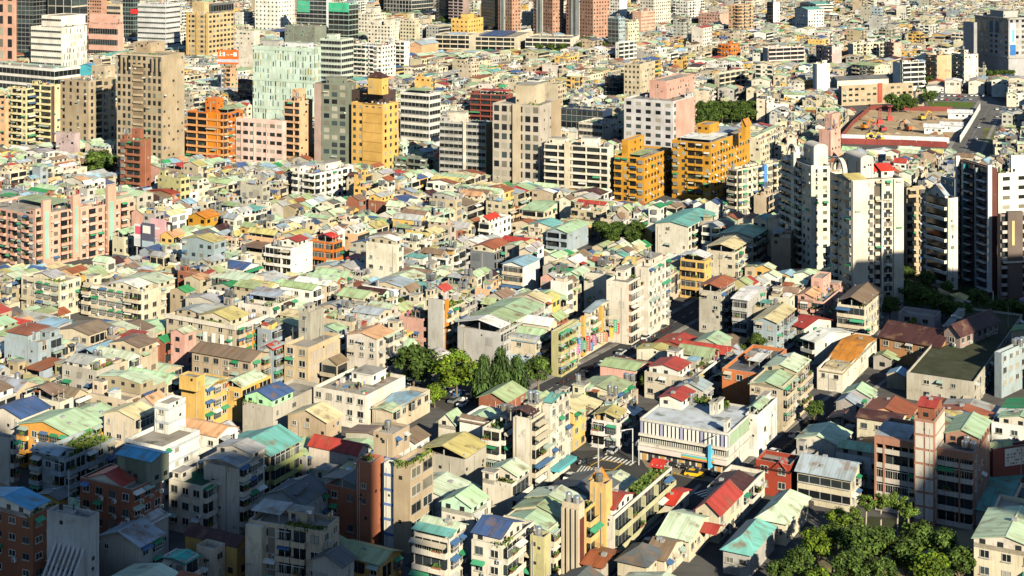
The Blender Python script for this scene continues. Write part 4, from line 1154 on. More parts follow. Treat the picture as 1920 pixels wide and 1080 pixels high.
# ---- the right hand towers
for xl, xc, xr, yt, yb_, lab in ((1465, 1520, 1556, 312, 505, 'far wing of the white twin tower|with arched roof gate'), (1556, 1597, 1694, 338, 575, 'white twin tower|with arched roof towers and half lit side')):
    v = B(lab, T, xl, xc, xr, yt, 'pale', 'x', 'w', '', b=yb_, hid=2, th=14, fh=2.95, cw=3.4, ww=1.6, wh=1.3, clut=.3, mat='tile', lod=1, prot=True)
    if xc == 1597:
        panel(v, 'E', .01, .30, 2, v.z1 - .2, (.62, .57, .48), 'blank_wall', 'tile', .5); panel(v, 'E', .80, .99, 2, v.z1 - .2, (.62, .57, .48), 'blank_wall', 'tile', .5)
        panel(v, 'E', .55, .58, 2, v.z1 - .2, (.62, .57, .48), 'rib', 'tile', .9)
        panel(v, 'E', .43, .55, 2, v.z1 - 2, (.13, .11, .09), 'painted_balcony_shade', 'tile', .05)  # shade behind the balconies painted as a flat dark strip
        for i in range(int((v.z1 - 6) / 2.95)): panel(v, 'E', .43, .52, 3.2 + i * 2.95, 4.3 + i * 2.95, (.52, .46, .38), 'balcony', 'tile', .9)
        for i in range(int((v.z1 - 4) / 2.95)):
            for q_ in (.34, .62, .71): panel(v, 'E', q_, q_ + .065, 3.3 + i * 2.95, 4.9 + i * 2.95, (.05, .055, .06) if i % 4 else (.22, .2, .17), 'window', 'glass', .14); panel(v, 'E', q_ - .01, q_ + .075, 2.9 + i * 2.95, 3.15 + i * 2.95, (.66, .6, .5), 'sill', 'tile', .5)
        a = A(v, 1584, 1614, 1638, 298, 334, 'pale', 's', 'k'); vault(a, -a.w / 2, a.w / 2, -a.d / 2, a.d / 2, a.z1 - .1, C['pale'])
        roofs(v, 'g brightred .05 .5 .55 1 1.6 2.2 y;g straw .3 .9 .0 .3 1 1 y;g brightred .1 .6 .75 1 1.5 2.5 y', v.col, v.zd)
    else:
        panel(v, 'E', .0, .22, 2, v.z1 + .4, (.62, .57, .48), 'blank_wall', 'tile', .5); panel(v, 'S', .42, .52, 2, v.z1 + 3, (.62, .57, .48), 'shaft', 'tile', 1.0)
        a = A(v, 1507, 1526, 1552, 277, 312, 'pale', 's', 'k'); vault(a, -a.w / 2, a.w / 2, -a.d / 2, a.d / 2, a.z1 - .1, C['pale'])
    ar = v.root.mb('roof_arch')                       # the open arch on the roof edge
    for i in range(10):
        t0, t1 = pi * i / 10, pi * (i + 1) / 10
        c0, c1 = -v.w * .15 + 4 * cos(t0), -v.w * .15 + 4 * cos(t1); z0_, z1_ = v.z1 + 1 + 4.5 * sin(t0), v.z1 + 1 + 4.5 * sin(t1)
        for yy in (-v.d / 2 + .2, -v.d / 2 + 1.6):
            i0, i1 = -v.w * .15 + 3.2 * cos(t0), -v.w * .15 + 3.2 * cos(t1); q0, q1 = v.z1 + 1 + 3.7 * sin(t0), v.z1 + 1 + 3.7 * sin(t1)
            ar.q(v.P(c0, yy, z0_), v.P(c1, yy, z1_), v.P(i1, yy, q1), v.P(i0, yy, q0), 'tile', v.col)
        ar.q(v.P(c0, -v.d / 2 + .2, z0_), v.P(c1, -v.d / 2 + .2, z1_), v.P(c1, -v.d / 2 + 1.6, z1_), v.P(c0, -v.d / 2 + 1.6, z0_), 'tile', v.col)
v = B('brown weathered apartments|between the white towers, dense with cages', AB, 1694, 1700, 1738, 352, 'tan', 'k', 'x', 'p 0 1 0 .4 40;c', b=500, hid=3, th=20, fh=3.0, clut=.7, lod=1)
v = B('white zebra apartment tower|black and white floors under a curly gable', T, 1736, 1776, 1796, 372, 'white', 'b', 's', 'g bluegray .1 .9 0 .3 3 2 y', b=540, hid=1, th=25, fh=3.6, cw=20, clut=.0, acc='white', mat='tile', lod=1)
panel(v, 'E', .0, .18, 1, v.z1, (.66, .60, .46), 'cream_edge', 'tile', .4)
v = B('grey blue service block|behind the zebra tower', AB, 1764, 1790, 1800, 336, 'bluegray', 's', 'k', 'c', b=480, hid=4, th=25)
v = B('dark red balcony tower|with white frame and teal glass strip', T, 1798, 1860, 1868, 316, (.12, .035, .03), 'b', 'k', 'c .5', b=548, hid=1, th=16, fh=3.0, cw=5.5, clut=.05, acc=(.05, .05, .06), mat='tile', lod=1)
panel(v, 'S', .0, .035, 1, v.z1 + 1.2, (.72, .72, .74), 'white_frame', 'tile', 1.5); panel(v, 'S', .965, 1.0, 1, v.z1 + 1.2, (.72, .72, .74), 'white_frame', 'tile', 1.5)
panel(v, 'S', .18, .24, 1, v.z1 - 1, (.05, .22, .26), 'teal_strip', 'glass', 1.3); panel(v, 'S', .58, .62, 1, v.z1 - 1, (.25, .30, .34), 'pipe_strip', 'tile', 1.3)
for i in range(13): panel(v, 'S', .26, .40, v.z1 - 4 - i * 3.0, v.z1 - 3.6 - i * 3.0, (.6, .6, .62), 'balcony_edge', 'paint', 1.7); panel(v, 'S', .66, .90, v.z1 - 5 - i * 3.0, v.z1 - 4.6 - i * 3.0, (.55, .55, .57), 'balcony_edge', 'paint', 1.7)
v = B('white tower with paired windows|behind the dark red tower', T, 1866, 1872, 1960, 325, 'white', 'k', 'w', 'p .2 .8 0 .2 40;h .2 .6 .3 .8 7 white', b=400, hid=22, th=16, fh=3.4, cw=6, ww=3, wh=1.4, clut=0, mat='tile', lod=1)
v = B('brown tower with stone arch|white balconies, at the right edge', T, 1871, 1876, 1960, 402, 'mauve', 'k', 'b', 'c', b=556, hid=1, th=12, fh=2.9, cw=30, clut=.05, acc=(.46, .40, .38), mat='tile', lod=1)
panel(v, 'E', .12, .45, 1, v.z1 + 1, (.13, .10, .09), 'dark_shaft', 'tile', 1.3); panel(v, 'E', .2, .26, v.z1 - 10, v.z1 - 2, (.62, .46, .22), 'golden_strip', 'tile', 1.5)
# ---- middle ground
v = B('long pink apartment row|with pale green stair glass and roof terraces', AB, -40, 66, 172, 404, 'salmon', 'x', 'x', 'c 1;s sage .2 .8 .5 .8 2 .5', b=498, hid=1, th=52, fh=3.1, clut=.5, lod=1)
for f in (.10, .62): panel(v, 'E', f, f + .13, 1, v.z1 + 5, C['salmon'], 'stair_shaft', 'tile', 1.4); panel(v, 'E', f + .03, f + .09, 3, v.z1 + 1, (.26, .46, .38), 'stair_glass', 'glass', 1.5)
v = B('far half of the pink row|with tall shaft and red shop awning', AB, 128, 150, 254, 392, 'salmon', 'k', 'x', 'c 1 mint', b=482, hid=1, th=52, fh=3.1, clut=.5, lod=1)
panel(v, 'E', .45, .60, 1, v.z1 + 7, C['salmon'], 'stair_shaft', 'tile', 1.4); panel(v, 'E', .49, .56, 3, v.z1 + 1, (.26, .46, .38), 'stair_glass', 'glass', 1.5)
v = B('white flat roofed block|with terrace boxes, in the old quarter', AB, 549, 590, 662, 326, 'white', 'x', 'x', 'h .2 .6 .5 .9 3 white;c 1', b=368, hid=3, th=55)
v = B('house with blank white gable wall|four floors, red roof hut', AB, 497, 546, 586, 466, 'white', 'b', 'k', 'g redsheet .3 .9 .4 .9 1 2.2 y x white;t .2 .2 2', b=515, hid=2, th=62)
v = B('orange brick house|with framed floors and red roof', AB, 582, 625, 642, 455, 'orange', 'b', 'b', 'g brightred .2 .9 .2 .9 1 2.4 y o', b=492, hid=2, acc='orange')
v = B('orange roofed hall|with yellow walls in the old quarter', HO, 353, 385, 410, 408, 'amber', 'w', 'w', 'G orangesheet 1.6', b=424, hid=4)
v = B('cream corner block with white sheet roof|three long floors of awnings', AB, 156, 266, 328, 548, 'cream', 'x', 'w', 'g whitesheet .45 .9 .05 .5 1 2 y;g palemint .4 1 .5 1 1 2.2 y;c .5', b=606, hid=1, th=60, clut=.6)
v = B('cream block with slim white piers|behind the blue roofs', AB, 40, 112, 152, 530, 'cream', 'x', 'w', 'g graysheet .2 .7 .2 .8 1 1.5 y;p .6 1 0 .3 80', b=578, hid=3, th=58, clut=.5)
v = B('beige corner block with white ribs|straw roof and planters on top', AB, 312, 442, 502, 612, 'beige', 'w', 'x', 'g straw .45 .9 .05 .6 1.5 2.2 y x cream;g graysheet .05 .45 .2 .7 1 1.6 y;p .5 .8 0 .08 90;c .6', b=684, hid=1, th=60, cw=3.6, clut=.4)
bands(v, 'S', [v.z1 - 1.0], C['pale'], .4, 1.2); bands(v, 'E', [v.z1 - 1.0], C['pale'], .4, 1.2)
for i in range(4): panel(v, 'S', .55 + i * .12, .59 + i * .12, 1, v.z1 - 3, C['white'], 'rib', 'wall', .4); panel(v, 'E', .1 + i * .2, .2 + i * .2, 3, v.z1 - 3, (.58, .25, .04), 'rust_panel', 'wall', .08)
v = B('tan block with grey stair tower|blank panelled side, brown windows', AB, 533, 578, 638, 652, (.52, .41, .26), 'w', 'k', 'm .7 .7 4', b=726, hid=1, th=62, fh=3.0, cw=3.4, ww=2.1, wh=1.7, clut=.1)
for i in range(3):
    for k in range(2): panel(v, 'E', .08 + k * .46, .44 + k * .46, v.z1 - 4.2 - i * 3.1, v.z1 - 1.6 - i * 3.1, (.42, .36, .30), 'wall_panel', 'wall', .12)
A(v, 560, 582, 607, 586, 638, (.33, .31, .26), 's', 'k', 'h .2 .6 .2 .7 2')
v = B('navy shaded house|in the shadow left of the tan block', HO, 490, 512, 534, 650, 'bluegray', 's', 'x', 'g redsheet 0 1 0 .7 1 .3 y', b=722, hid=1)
v = B('grey slab house with long mint roof|blank weathered end wall', AB, 858, 938, 1020, 624, 'gray', 'k', 'b', 'g whitesheet 0 1 0 .22 1.4 2.4 y o;g sage 0 1 .22 .55 1.4 2.4 y o;g mint 0 1 .55 1 1.4 2.4 y o', b=690, hid=1, clut=.4)
v = B('cream house with stepped mint roof|pale blue lower wall', AB, 943, 1004, 1044, 638, 'cream', 's', 'x', 'g bluegray 0 1 0 .3 1.2 .4 x;g mint 0 1 .3 .65 1.4 1 x;g whitesheet 0 1 .65 1 1.4 3 x', b=690, hid=1, clut=.5)
panel(v, 'S', 0, 1, 0, 4, (.42, .50, .60), 'painted_base')
v = B('planted walk-up above the street|olive with green awnings', AB, 1040, 1046, 1086, 622, 'olive', 'k', 'x', 'c 1 palemint', b=700, hid=1, clut=.9)
v = B('walk-up with two amber piers|above the street signs', AB, 1080, 1087, 1153, 604, 'cream', 'k', 'x', 'g bluegray 0 1 .3 1 1 2 x;c .5', b=668, hid=1, clut=.7)
for f in (.02, .52, .95): panel(v, 'E', f, f + .05, 1, v.z1 + 1.5, (.62, .36, .10), 'amber_pier', 'wall', 1.1)
v = B('white street tower|blank front wall, balconies up the side', AB, 1137, 1178, 1212, 530, 'pale', 'k', 'b', 'h .1 .5 .4 .9 3;p .6 1 .5 .9 30', b=640, hid=1, clut=.6, lod=0)
panel(v, 'E', .02, .10, 1, v.z1 - 1, (.40, .13, .05), 'brick_strip', 'tile', .1)
v = B('far wing of the white street tower|plain face beside cream balconies', AB, 1190, 1216, 1255, 502, 'pale', 'k', 'x', 'h .2 .8 .3 .8 2.4;t .3 .3 2 2.4', b=628, hid=1, clut=.6, lod=0)
v = B('low back wing of the white street tower|with scattered windows', AB, 1095, 1138, 1142, 518, 'pale', 's', 'k', 'c', b=596, hid=3)
v = B('column house|grey shafts with orange strip and planted roof', AB, 803, 834, 872, 582, 'cream', 'k', 'x', 'p .2 1 .3 1 120;h 0 .5 0 .3 2.6', b=662, hid=1, clut=.6)
panel(v, 'S', .05, .95, 0, v.z1 + 3, C['gray'], 'shaft', 'wall', .6); panel(v, 'E', 0, .14, 0, v.z1 + 3, (.62, .20, .03), 'orange_strip', 'wall', .4)
v = B('white house with bright end wall|cream balconies to its left', AB, 943, 981, 1010, 498, 'white', 'b', 'k', 'G lightblue 1', b=546, hid=1, acc='cream')
v = B('slate fronted house|red brown roof over blank grey wall', AB, 882, 926, 966, 474, (.16, .18, .20), 'k', 'b', 'g rustsheet .0 .9 .1 .8 1.2 2 y x cream', b=506, hid=1)
v = B('grey white house with mint roofs|balconies facing the old lane', AB, 1025, 1064, 1103, 436, 'bluegray', 'b', 'k', 'G mint 1.3', b=470, hid=1)
v = B('scarlet roofed white house|on the old lane', HO, 898, 918, 958, 418, 'white', 'b', 'w', 'g brightred .1 .9 0 .5 1.2 2.2 y', b=444, hid=2)
v = B('wide mint hall|low, north of the old lane', HO, 979, 1020, 1064, 396, 'cream', 'b', 'x', 'G mint 1.5 x', b=412, hid=2)
v = B('cream house with mint roof by the white twin tower|blank side', AB, 1349, 1412, 1438, 444, 'cream', 's', 'x', 'G mint 1.4', b=492, hid=1)
v = B('cream house with yellow roof|open loft beneath', AB, 1325, 1378, 1408, 474, 'cream', 's', 'x', 'g creamsheet 0 1 0 1 1.3 2.2 y o;p .6 1 .3 .7 40', b=520, hid=1)
v = B('yellow banded walk-up|wide balconies on every floor', AB, 1276, 1322, 1334, 490, 'yellow', 'b', 's', 'g whitesheet 0 1 0 1 1 2.2 y o', b=556, hid=1, acc=(.62, .40, .14))
v = B('mint roofed pair by the tree clump|white upper storey', AB, 1229, 1290, 1340, 424, 'pale', 's', 'x', 'G teal 1.2', b=478, hid=1)
v = B('bare concrete house with rust loft|open top floor', AB, 1311, 1352, 1378, 548, 'concrete', 's', 'x', 'g rustsheet 0 1 0 1 1 2.2 y o', b=622, hid=1)
v = B('grey flats with white roof|next to the bare concrete house', AB, 1374, 1402, 1437, 562, 'gray', 'x', 's', 'G whitesheet 1 x', b=634, hid=1)
v = B('pale blue flats with yellow roof|above the small trees', AB, 1413, 1456, 1490, 604, 'bluegray', 'w', 'x', 'G creamsheet 1', b=668, hid=1)
v = B('pink house|with rose stair tower', AB, 1496, 1545, 1581, 566, 'pink', 'x', 's', 'g peachsheet 0 .6 0 .5 1 2 y;c .4', b=612, hid=1, clut=.5)
A(v, 1521, 1543, 1558, 522, 556, 'pink', 'k', 's')
v = B('beige house under big brown roof|crumbling balconies', AB, 1570, 1622, 1653, 576, 'cream', 'b', 'w', 'g brownsheet 0 1 0 1 1.6 2 y o;p .7 1 0 .3 40', b=636, hid=1, clut=.7)
v = B('pale gabled house end|white wall with one yellow sign', AB, 1505, 1528, 1595, 640, (.56, .55, .52), 'x', 's', 'G whitesheet 1.6 x', b=678, hid=1, th=38)
v = B('red tiled terrace house|beside the pale gabled house', AB, 1480, 1508, 1558, 614, 'pale', 'x', 's', 'G redsheet 1.6 x', b=648, hid=1, th=42, clut=.6)
v = B('orange brick hall|flat dark roof with white hut', AB, 1354, 1420, 1475, 700, (.50, .16, .06), 'w', 'k', 's whitesheet .5 .8 .3 .7 1.8 .2;h .3 .5 .4 .6 2;t .6 .6 2', b=772, hid=1, clut=.1, floor='darkgray', fS=dict(floors=1))
v = B('beige block with two mint roofs|above the white street block', AB, 1406, 1468, 1518, 724, 'beige', 's', 'x', 'g mint 0 1 0 .5 1.2 .4 y;g palemint 0 1 .5 1 1.2 1.6 y', b=806, hid=1, clut=.5)
v = B('orange roofed house|white upper wall beside the weedy roof', HO, 1532, 1580, 1648, 696, 'pale', 's', 's', 'g orangesheet 0 1 .3 1 1.5 .6 x;g creamsheet .2 1 0 .3 .6 .4 x', b=730, hid=1)
v = B('weedy flat roof|broad dark mossy deck with low parapet', SB, 1700, 1826, 1918, 716, 'concrete', 's', 'w', 'h .0 .1 .6 .9 2;t .03 .75 3;m .9 .8 6', b=760, hid=1, par=.6, floor=(.055, .06, .035))
v = B('school wing under long brown roof|brick end wall in the sun', OB, 1650, 1762, 1796, 650, (.44, .22, .10), 'w', 'w', 'G darkbrown 3 x', b=690, hid=1, th=52)
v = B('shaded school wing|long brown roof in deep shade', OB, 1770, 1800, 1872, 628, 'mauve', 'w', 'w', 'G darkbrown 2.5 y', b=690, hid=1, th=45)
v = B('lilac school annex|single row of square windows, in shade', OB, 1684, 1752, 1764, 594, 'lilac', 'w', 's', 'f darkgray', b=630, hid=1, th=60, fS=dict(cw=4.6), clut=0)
v = B('dark school hall|flat roof with four blue tanks at the edge', OB, 1870, 1878, 1990, 662, 'bluegray', 'k', 'w', 't .2 .3 3;t .5 .4 2', b=740, hid=1, th=45)
# ---- lower left, mostly in shadow
v = B('white banded block with stair tower|sunlit above the shadow line', AB, 234, 305, 374, 838, 'white', 'b', 's', '', b=930, hid=4, clut=.3, lod=0)
u = A(v, 290, 316, 348, 758, 815, 'white', 's', 'k', '', fh=3.2)
for vv in (v, u): bands(vv, 'S', [vv.z1 - 1.5 - i * 3 for i in range(3)], (.42, .46, .50), .12, .5); bands(vv, 'E', [vv.z1 - 1.5 - i * 3 for i in range(3)], (.42, .46, .50), .12, .5)
v = B('corner flats with green deck roof|one strip of sun on the plain side', AB, 317, 379, 444, 912, 'pale', 'w', 'x', 't .15 .75 4;h .0 .25 .1 .4 2.2', b=1000, hid=1, floor=(.03, .12, .07), clut=.4)
v = B('grey roofed flats behind the corner flats|with balcony plants', AB, 382, 448, 496, 872, 'pale', 'k', 'x', 'g bluegray 0 1 0 .5 1 .6 y;g graysheet 0 1 .5 1 1 2 y', b=975, hid=3, clut=.5)
v = B('olive banded flats with sage roof|brick end pier', AB, 425, 506, 562, 852, 'tan', 'x', 'b', 'G teal 2.2', b=930, hid=2, acc=(.34, .38, .16), clut=.1)
v = B('orange house with wide mint roof|at the edge of the shadow', AB, 36, 132, 190, 814, (.60, .30, .07), 'x', 'x', 'G mint 1.8', b=880, hid=2, clut=.3)
v = B('pale house with blue roof|left of the orange house', HO, -20, 40, 92, 782, 'pale', 's', 'w', 'G blue 1.6', b=840, hid=2)
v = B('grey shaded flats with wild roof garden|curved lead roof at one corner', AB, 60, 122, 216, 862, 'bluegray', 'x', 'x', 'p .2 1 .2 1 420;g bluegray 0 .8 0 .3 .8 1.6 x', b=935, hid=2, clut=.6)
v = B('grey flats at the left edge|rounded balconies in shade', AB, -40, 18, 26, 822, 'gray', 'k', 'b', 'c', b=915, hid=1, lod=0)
v = B('brick flats with crimson roof|sky blue roof and green tank house', AB, 150, 248, 304, 918, 'brick', 'w', 'x', 'g redsheet .1 .75 .1 .75 1.5 1 y x pale;h .55 .95 .55 .95 5 greengray;g skyblue .4 1.05 .55 1.15 .8 5.2 x x greengray', b=1030, hid=3, clut=.6, mat='tile')
v = B('brick flats with turquoise roof|glazed loft, at the bottom edge', AB, -40, 62, 104, 966, 'brick', 'w', 'w', 'g skyblue 0 .95 0 .8 1.2 2 y x white;p .8 1 0 1 120', b=1110, hid=1, clut=.3, mat='tile', wh=1.2)
v = B('yellow fronted roof house|between the two brick flats', HO, 72, 112, 130, 935, 'yellow', 's', 'k', 'G darkgray .6', b=985, hid=3)
v = B('concrete building with slanting fins|grey, at the bottom edge', OB, 88, 164, 186, 972, (.44, .46, .47), 'k', 'k', 'h .15 .5 .3 .7 .8 silver;m .3 .8 8', b=1150, hid=1, th=66)
for i in range(7):
    x = -v.w * .28 + i * v.w * .115; m = v.root.mb('fin'); P = v.P; z = v.z1 - 5.5; t = .22; y0 = -v.d / 2
    for s in (-t, t): m.q(P(x + s, y0, z), P(x + s, y0 - 4.2, z - 6), P(x + s, y0 - 4.2, z - 22), P(x + s, y0, z - 22), 'wall', (.44, .46, .47))
    m.q(P(x - t, y0, z), P(x - t, y0 - 4.2, z - 6), P(x + t, y0 - 4.2, z - 6), P(x + t, y0, z), 'wall', (.44, .46, .47))
    m.q(P(x - t, y0 - 4.2, z - 6), P(x - t, y0 - 4.2, z - 22), P(x + t, y0 - 4.2, z - 22), P(x + t, y0 - 4.2, z - 6), 'wall', (.44, .46, .47))
v.wallq(v.root.mb('sloped_glass'), -v.w * .28, -v.d / 2 - 2.2, v.w * .41, -v.d / 2 - 2.2, 0, v.z1 - 9, 'glass', (.03, .04, .05))
v = B('grey house with blue grey gable|below the brick flats', HO, 188, 262, 304, 1022, 'gray', 's', 'x', 'G bluegray 1.8', b=1085, hid=2)
v = B('house under patched white roof|weighted with junk, in shade', HO, 230, 282, 316, 978, 'gray', 's', 's', 'g whitesheet 0 1 0 1 .7 .5 y', b=1020, hid=4)
v = B('small hut with turquoise roof|tucked at the bottom edge', HO, 306, 348, 372, 1052, 'white', 'w', 'x', 'g turquoise 0 1 0 1 .5 .6 y', b=1090, hid=2)
v = B('cream yard house beside the turquoise hut|catching a patch of sun', HO, 368, 402, 422, 1030, 'cream', 's', 's', 'c 1', b=1075, hid=2)
v = B('cream twin bay flats|facing out from the shadow at the bottom edge', AB, 466, 604, 636, 996, 'beige', 'x', 'w', 's graysheet 0 .35 .3 .9 2 .4;h .45 .7 .4 .8 2.6;t .6 .5 2;p .5 1 0 .25 200;d 14', b=1112, hid=1, clut=.4, th=70)
panel(v, 'S', .27, .36, 1, v.z1 - .8, (.20, .18, .15), 'painted_shade', 'wall', .05); panel(v, 'S', .0, .22, 1, v.z1 - .5, C['cream'], 'bay', 'wall', 1.2)  # the dark strip beside the bay is painted-in shade, no real hollow
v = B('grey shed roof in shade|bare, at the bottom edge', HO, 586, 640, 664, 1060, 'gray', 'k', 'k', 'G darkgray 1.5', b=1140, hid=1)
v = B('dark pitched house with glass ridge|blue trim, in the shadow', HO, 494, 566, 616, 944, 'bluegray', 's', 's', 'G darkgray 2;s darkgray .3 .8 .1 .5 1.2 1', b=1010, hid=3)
v = B('yellow flats with stair tower|mint roof beside the shadow line', AB, 340, 383, 428, 726, 'yellow', 'k', 'x', 'g palemint 0 1 .1 1 1.2 .4 x', b=800, hid=1, acc='yellow', clut=.5)
A(v, 336, 368, 384, 708, 735, 'yellow', 'k', 's')
v = B('yellow flats with red edged roof|blank end wall, behind the stair tower flats', AB, 416, 453, 508, 728, 'yellow', 's', 'b', 'g palemint 0 1 0 .8 1.2 1.4 y o;g redsheet -.05 .3 -.05 .05 .4 1.2 x', b=785, hid=1, acc=(.62, .34, .05))
v = B('lime walled roof house|navy roof on a long grey parapet block', AB, 455, 512, 604, 764, 'concrete', 'k', 's', 'g blue 0 .9 .05 .45 1.6 2.4 y x limewall;p 0 .4 .0 .1 40', b=815, hid=1)
v = B('house with cream gable and teal end|near the shadow line', HO, 540, 612, 640, 790, 'tan', 's', 's', 'G creamsheet 2', b=830, hid=3)
v = B('broad concrete office|grey flat roof with white hut', OB, 588, 686, 760, 742, 'pale', 'w', 'k', 'h .3 .7 .55 .9 2.6 white;c .4', b=800, hid=1, clut=.3, fS=dict(floors=2))
v = B('tan house with pale blue roof|green awning, by the back lane', AB, 698, 736, 806, 768, 'beige', 's', 'x', 'g mint 0 1 0 .25 .6 .4 y;g lightblue 0 1 .25 .85 .8 .5 x', b=805, hid=1, clut=.5)
v = B('brown beige flats at the bend|flat top, left of the tan block', AB, 360, 470, 506, 676, 'tan', 'w', 'x', 'G brownsheet 1.4 x', b=715, hid=4)
# ---- lower centre
v = B('brick tower house|with curved corner, half in shadow', AB, 668, 696, 720, 868, (.40, .15, .085), 's', 'k', 'p 0 .6 .3 .9 20', b=1010, hid=2, mat='tile', lod=0)
A(v, 612, 672, 698, 920, 1020, (.36, .13, .075), 'w', 'x', 'g darkgray -.05 1 0 .8 .6 1.8 y o', z0=0, part='wing')
v = B('slim white house with blue bands|wedged beside the brick tower house', AB, 720, 744, 752, 872, 'white', 'k', 's', '', b=1020, hid=1, mat='tile', lod=0)
bands(v, 'S', [v.z1 - 2.5 - i * 3 for i in range(6)], (.12, .20, .45), .15, .45); bands(v, 'E', [v.z1 - 2.5 - i * 3 for i in range(6)], (.12, .20, .45), .15, .45)
v = B('tan office with hedged roof|big green tinted windows', OB, 738, 769, 812, 872, 'tan', 'k', 'w', 'p .8 1 .02 1 260;p .1 .9 .0 .06 120', b=1030, hid=1, fh=3.6, cw=5.2, ww=3.6, wh=2.0, clut=0, mat='tile', lod=0)
A(v, 700, 736, 768, 815, 858, 'tan', 'k', 'w', 't .4 .4 1', fh=3.4, cw=3, ww=1.0)
v = B('concrete hall with straw canopy roof|open sided loft', AB, 790, 872, 912, 862, 'concrete', 'k', 's', 'g straw 0 1 0 1 1.6 1.6 y o', b=905, hid=3)
v = B('house with big white blank wall|small brown roof', AB, 862, 908, 948, 792, 'white', 'k', 'x', 'g brownsheet 0 1 0 .3 .8 .6 x;g mint 0 1 .3 .8 1 .4 y', b=850, hid=4, clut=.6)
v = B('mint fronted roof house|white tin wall, left of the blank wall', HO, 822, 854, 872, 800, 'pale', 'k', 's', 'g mint 0 1 0 1 2 1.6 y', b=835, hid=4)
v = B('cream flats with green awnings|seven floors over the junction', AB, 962, 996, 1026, 788, 'cream', 'k', 'b', 'g darkbrown -.2 1 .0 .4 .8 2.2 y o;h .2 .8 .5 .9 3;t .4 .6 3 3', b=905, hid=2, clut=.8, lod=0)
panel(v, 'S', .2, .9, 1, v.z1 + .4, C['pale'], 'bare_wall', 'wall', .2)
v = B('pale flats on the junction|square windows and teal shop awning', AB, 1024, 1032, 1069, 762, 'pale', 'k', 'w', 'g teal 0 1 .1 .9 .8 1.6 x;h .2 .9 .8 1 2.4', b=897, hid=1, clut=.7, cw=3.0, lod=0)
panel(v, 'E', .0, .9, 2.6, 3.4, (.10, .40, .46), 'shop_awning', 'paint', 2.2)
v = B('white balcony house|terraces facing the lane, left of the green awning flats', AB, 905, 938, 966, 806, 'pale', 'x', 'b', 'c 1 mint', b=880, hid=3, clut=.8)
v = B('house with sage gable and red edge|behind the green awning flats', HO, 898, 950, 985, 752, 'brick', 's', 's', 'G sage 1.6', b=785, hid=3)
for lab, xl, xc, xr, yt, bb, wl, s, e, rf in (
        ('cream row house with mint gable|second up the lane', 828, 884, 920, 962, 1040, 'pale', 's', 'x', 'g mint 0 1 0 .8 1.6 2.2 y x mintwall'),
        ('cream row house with pale gable|third up the lane, flat hut in front', 905, 960, 992, 908, 975, 'pale', 's', 'b', 'g palemint 0 1 .3 1 1.4 2 y;h .0 .4 0 .25 2.6;p .4 1 0 .3 60'),
        ('pale row house with teal lean-to|first in the lane at the bottom edge', 776, 842, 874, 1012, 1110, 'pale', 'b', 'x', 'g palemint 0 1 .3 1 1 1.6 x;s teal 0 1 0 .3 1.6 .4'),
        ('cream row house with mint roofs|right side of the lane, three gables', 940, 1030, 1096, 992, 1075, 'cream', 's', 'x', 'g mint 0 1 0 .35 1.4 .6 y;g sage 0 1 .35 .68 1.5 1.2 y;g palemint 0 1 .68 1 1.4 1.6 y'),
        ('pale house with navy roof|roof garden and white loft, at the bottom edge', 884, 942, 1002, 1024, 1120, 'pale', 'x', 'b', 'g blue 0 .9 .05 .7 1.5 2.2 x;p .6 1 .0 .3 160')):
    v = B(lab, AB, xl, xc, xr, yt, wl, s, e, rf, b=bb, hid=1, clut=.7, lod=0)
v = B('bare stair tower with maroon strip|stained concrete above the lane', AB, 1054, 1086, 1096, 946, 'beige', 'k', 'k', 't .3 .3 2', b=1072, hid=1, lod=0)
panel(v, 'E', .1, .85, 2, v.z1 - 3, (.13, .035, .025), 'maroon_strip', 'tile', .1); fins(v, 'S', 3, C['beige'], 0, v.z1 - 1, .4, .5)
v = B('olive stair tower|tank on top, nearest in the lane', AB, 994, 1020, 1033, 1008, 'olive', 'k', 's', 't .4 .4 1', b=1105, hid=1, lod=0)
v = B('yellow stair tower|tall and blank beside the green balcony row', AB, 1106, 1136, 1148, 908, (.62, .42, .17), 'k', 's', 't .4 .5 1;g orangesheet -.3 .4 .6 1.6 1.5 .5 y', b=1038, hid=1, lod=0)
v = B('yellow balcony house|open decks left of the yellow stair tower', AB, 1092, 1098, 1116, 955, 'yellow', 'k', 'b', 'p 0 1 .6 1 20', b=1040, hid=3, acc=(.62, .42, .17), lod=0)
v = B('green balcony row|long floors with planted roof and red shed', AB, 1122, 1152, 1260, 968, 'pale', 'k', 'b', 'p .05 .9 .45 .95 700;g redsheet 0 .8 .05 .35 1.4 1.8 x x white;g brightred .1 .8 .86 1 .8 2 x o', b=1038, hid=1, acc=(.46, .44, .28), clut=1.2, fE=dict(fh=3.4, cw=3.2), lod=0)
v = B('coral roofed lean-to|at the far end of the green balcony row', HO, 1252, 1262, 1292, 945, 'pale', 'k', 's', 'G brightred 1 x', b=965, hid=1)
v = B('grey hip roofed house|brown tiled neighbour behind, at the bottom edge', HO, 1158, 1212, 1242, 1062, 'cream', 's', 's', 'H darkgray 2.2', b=1095, hid=1)
v = B('brown tiled house|right behind the grey hip roof', HO, 1210, 1246, 1282, 1048, 'cream', 's', 's', 'G brownsheet 1.6 x', b=1078, hid=1)
v = B('cream house with split mint roof|one slope in shade, by the lower street', HO, 1236, 1292, 1338, 1012, 'cream', 'w', 's', 'G palemint 2 x', b=1045, hid=1)
v = B('brick red low house|flat, in front of the bare stair tower', HO, 1094, 1128, 1160, 1062, 'concrete', 'k', 'k', 'G rustsheet .8 x', b=1080, hid=1)
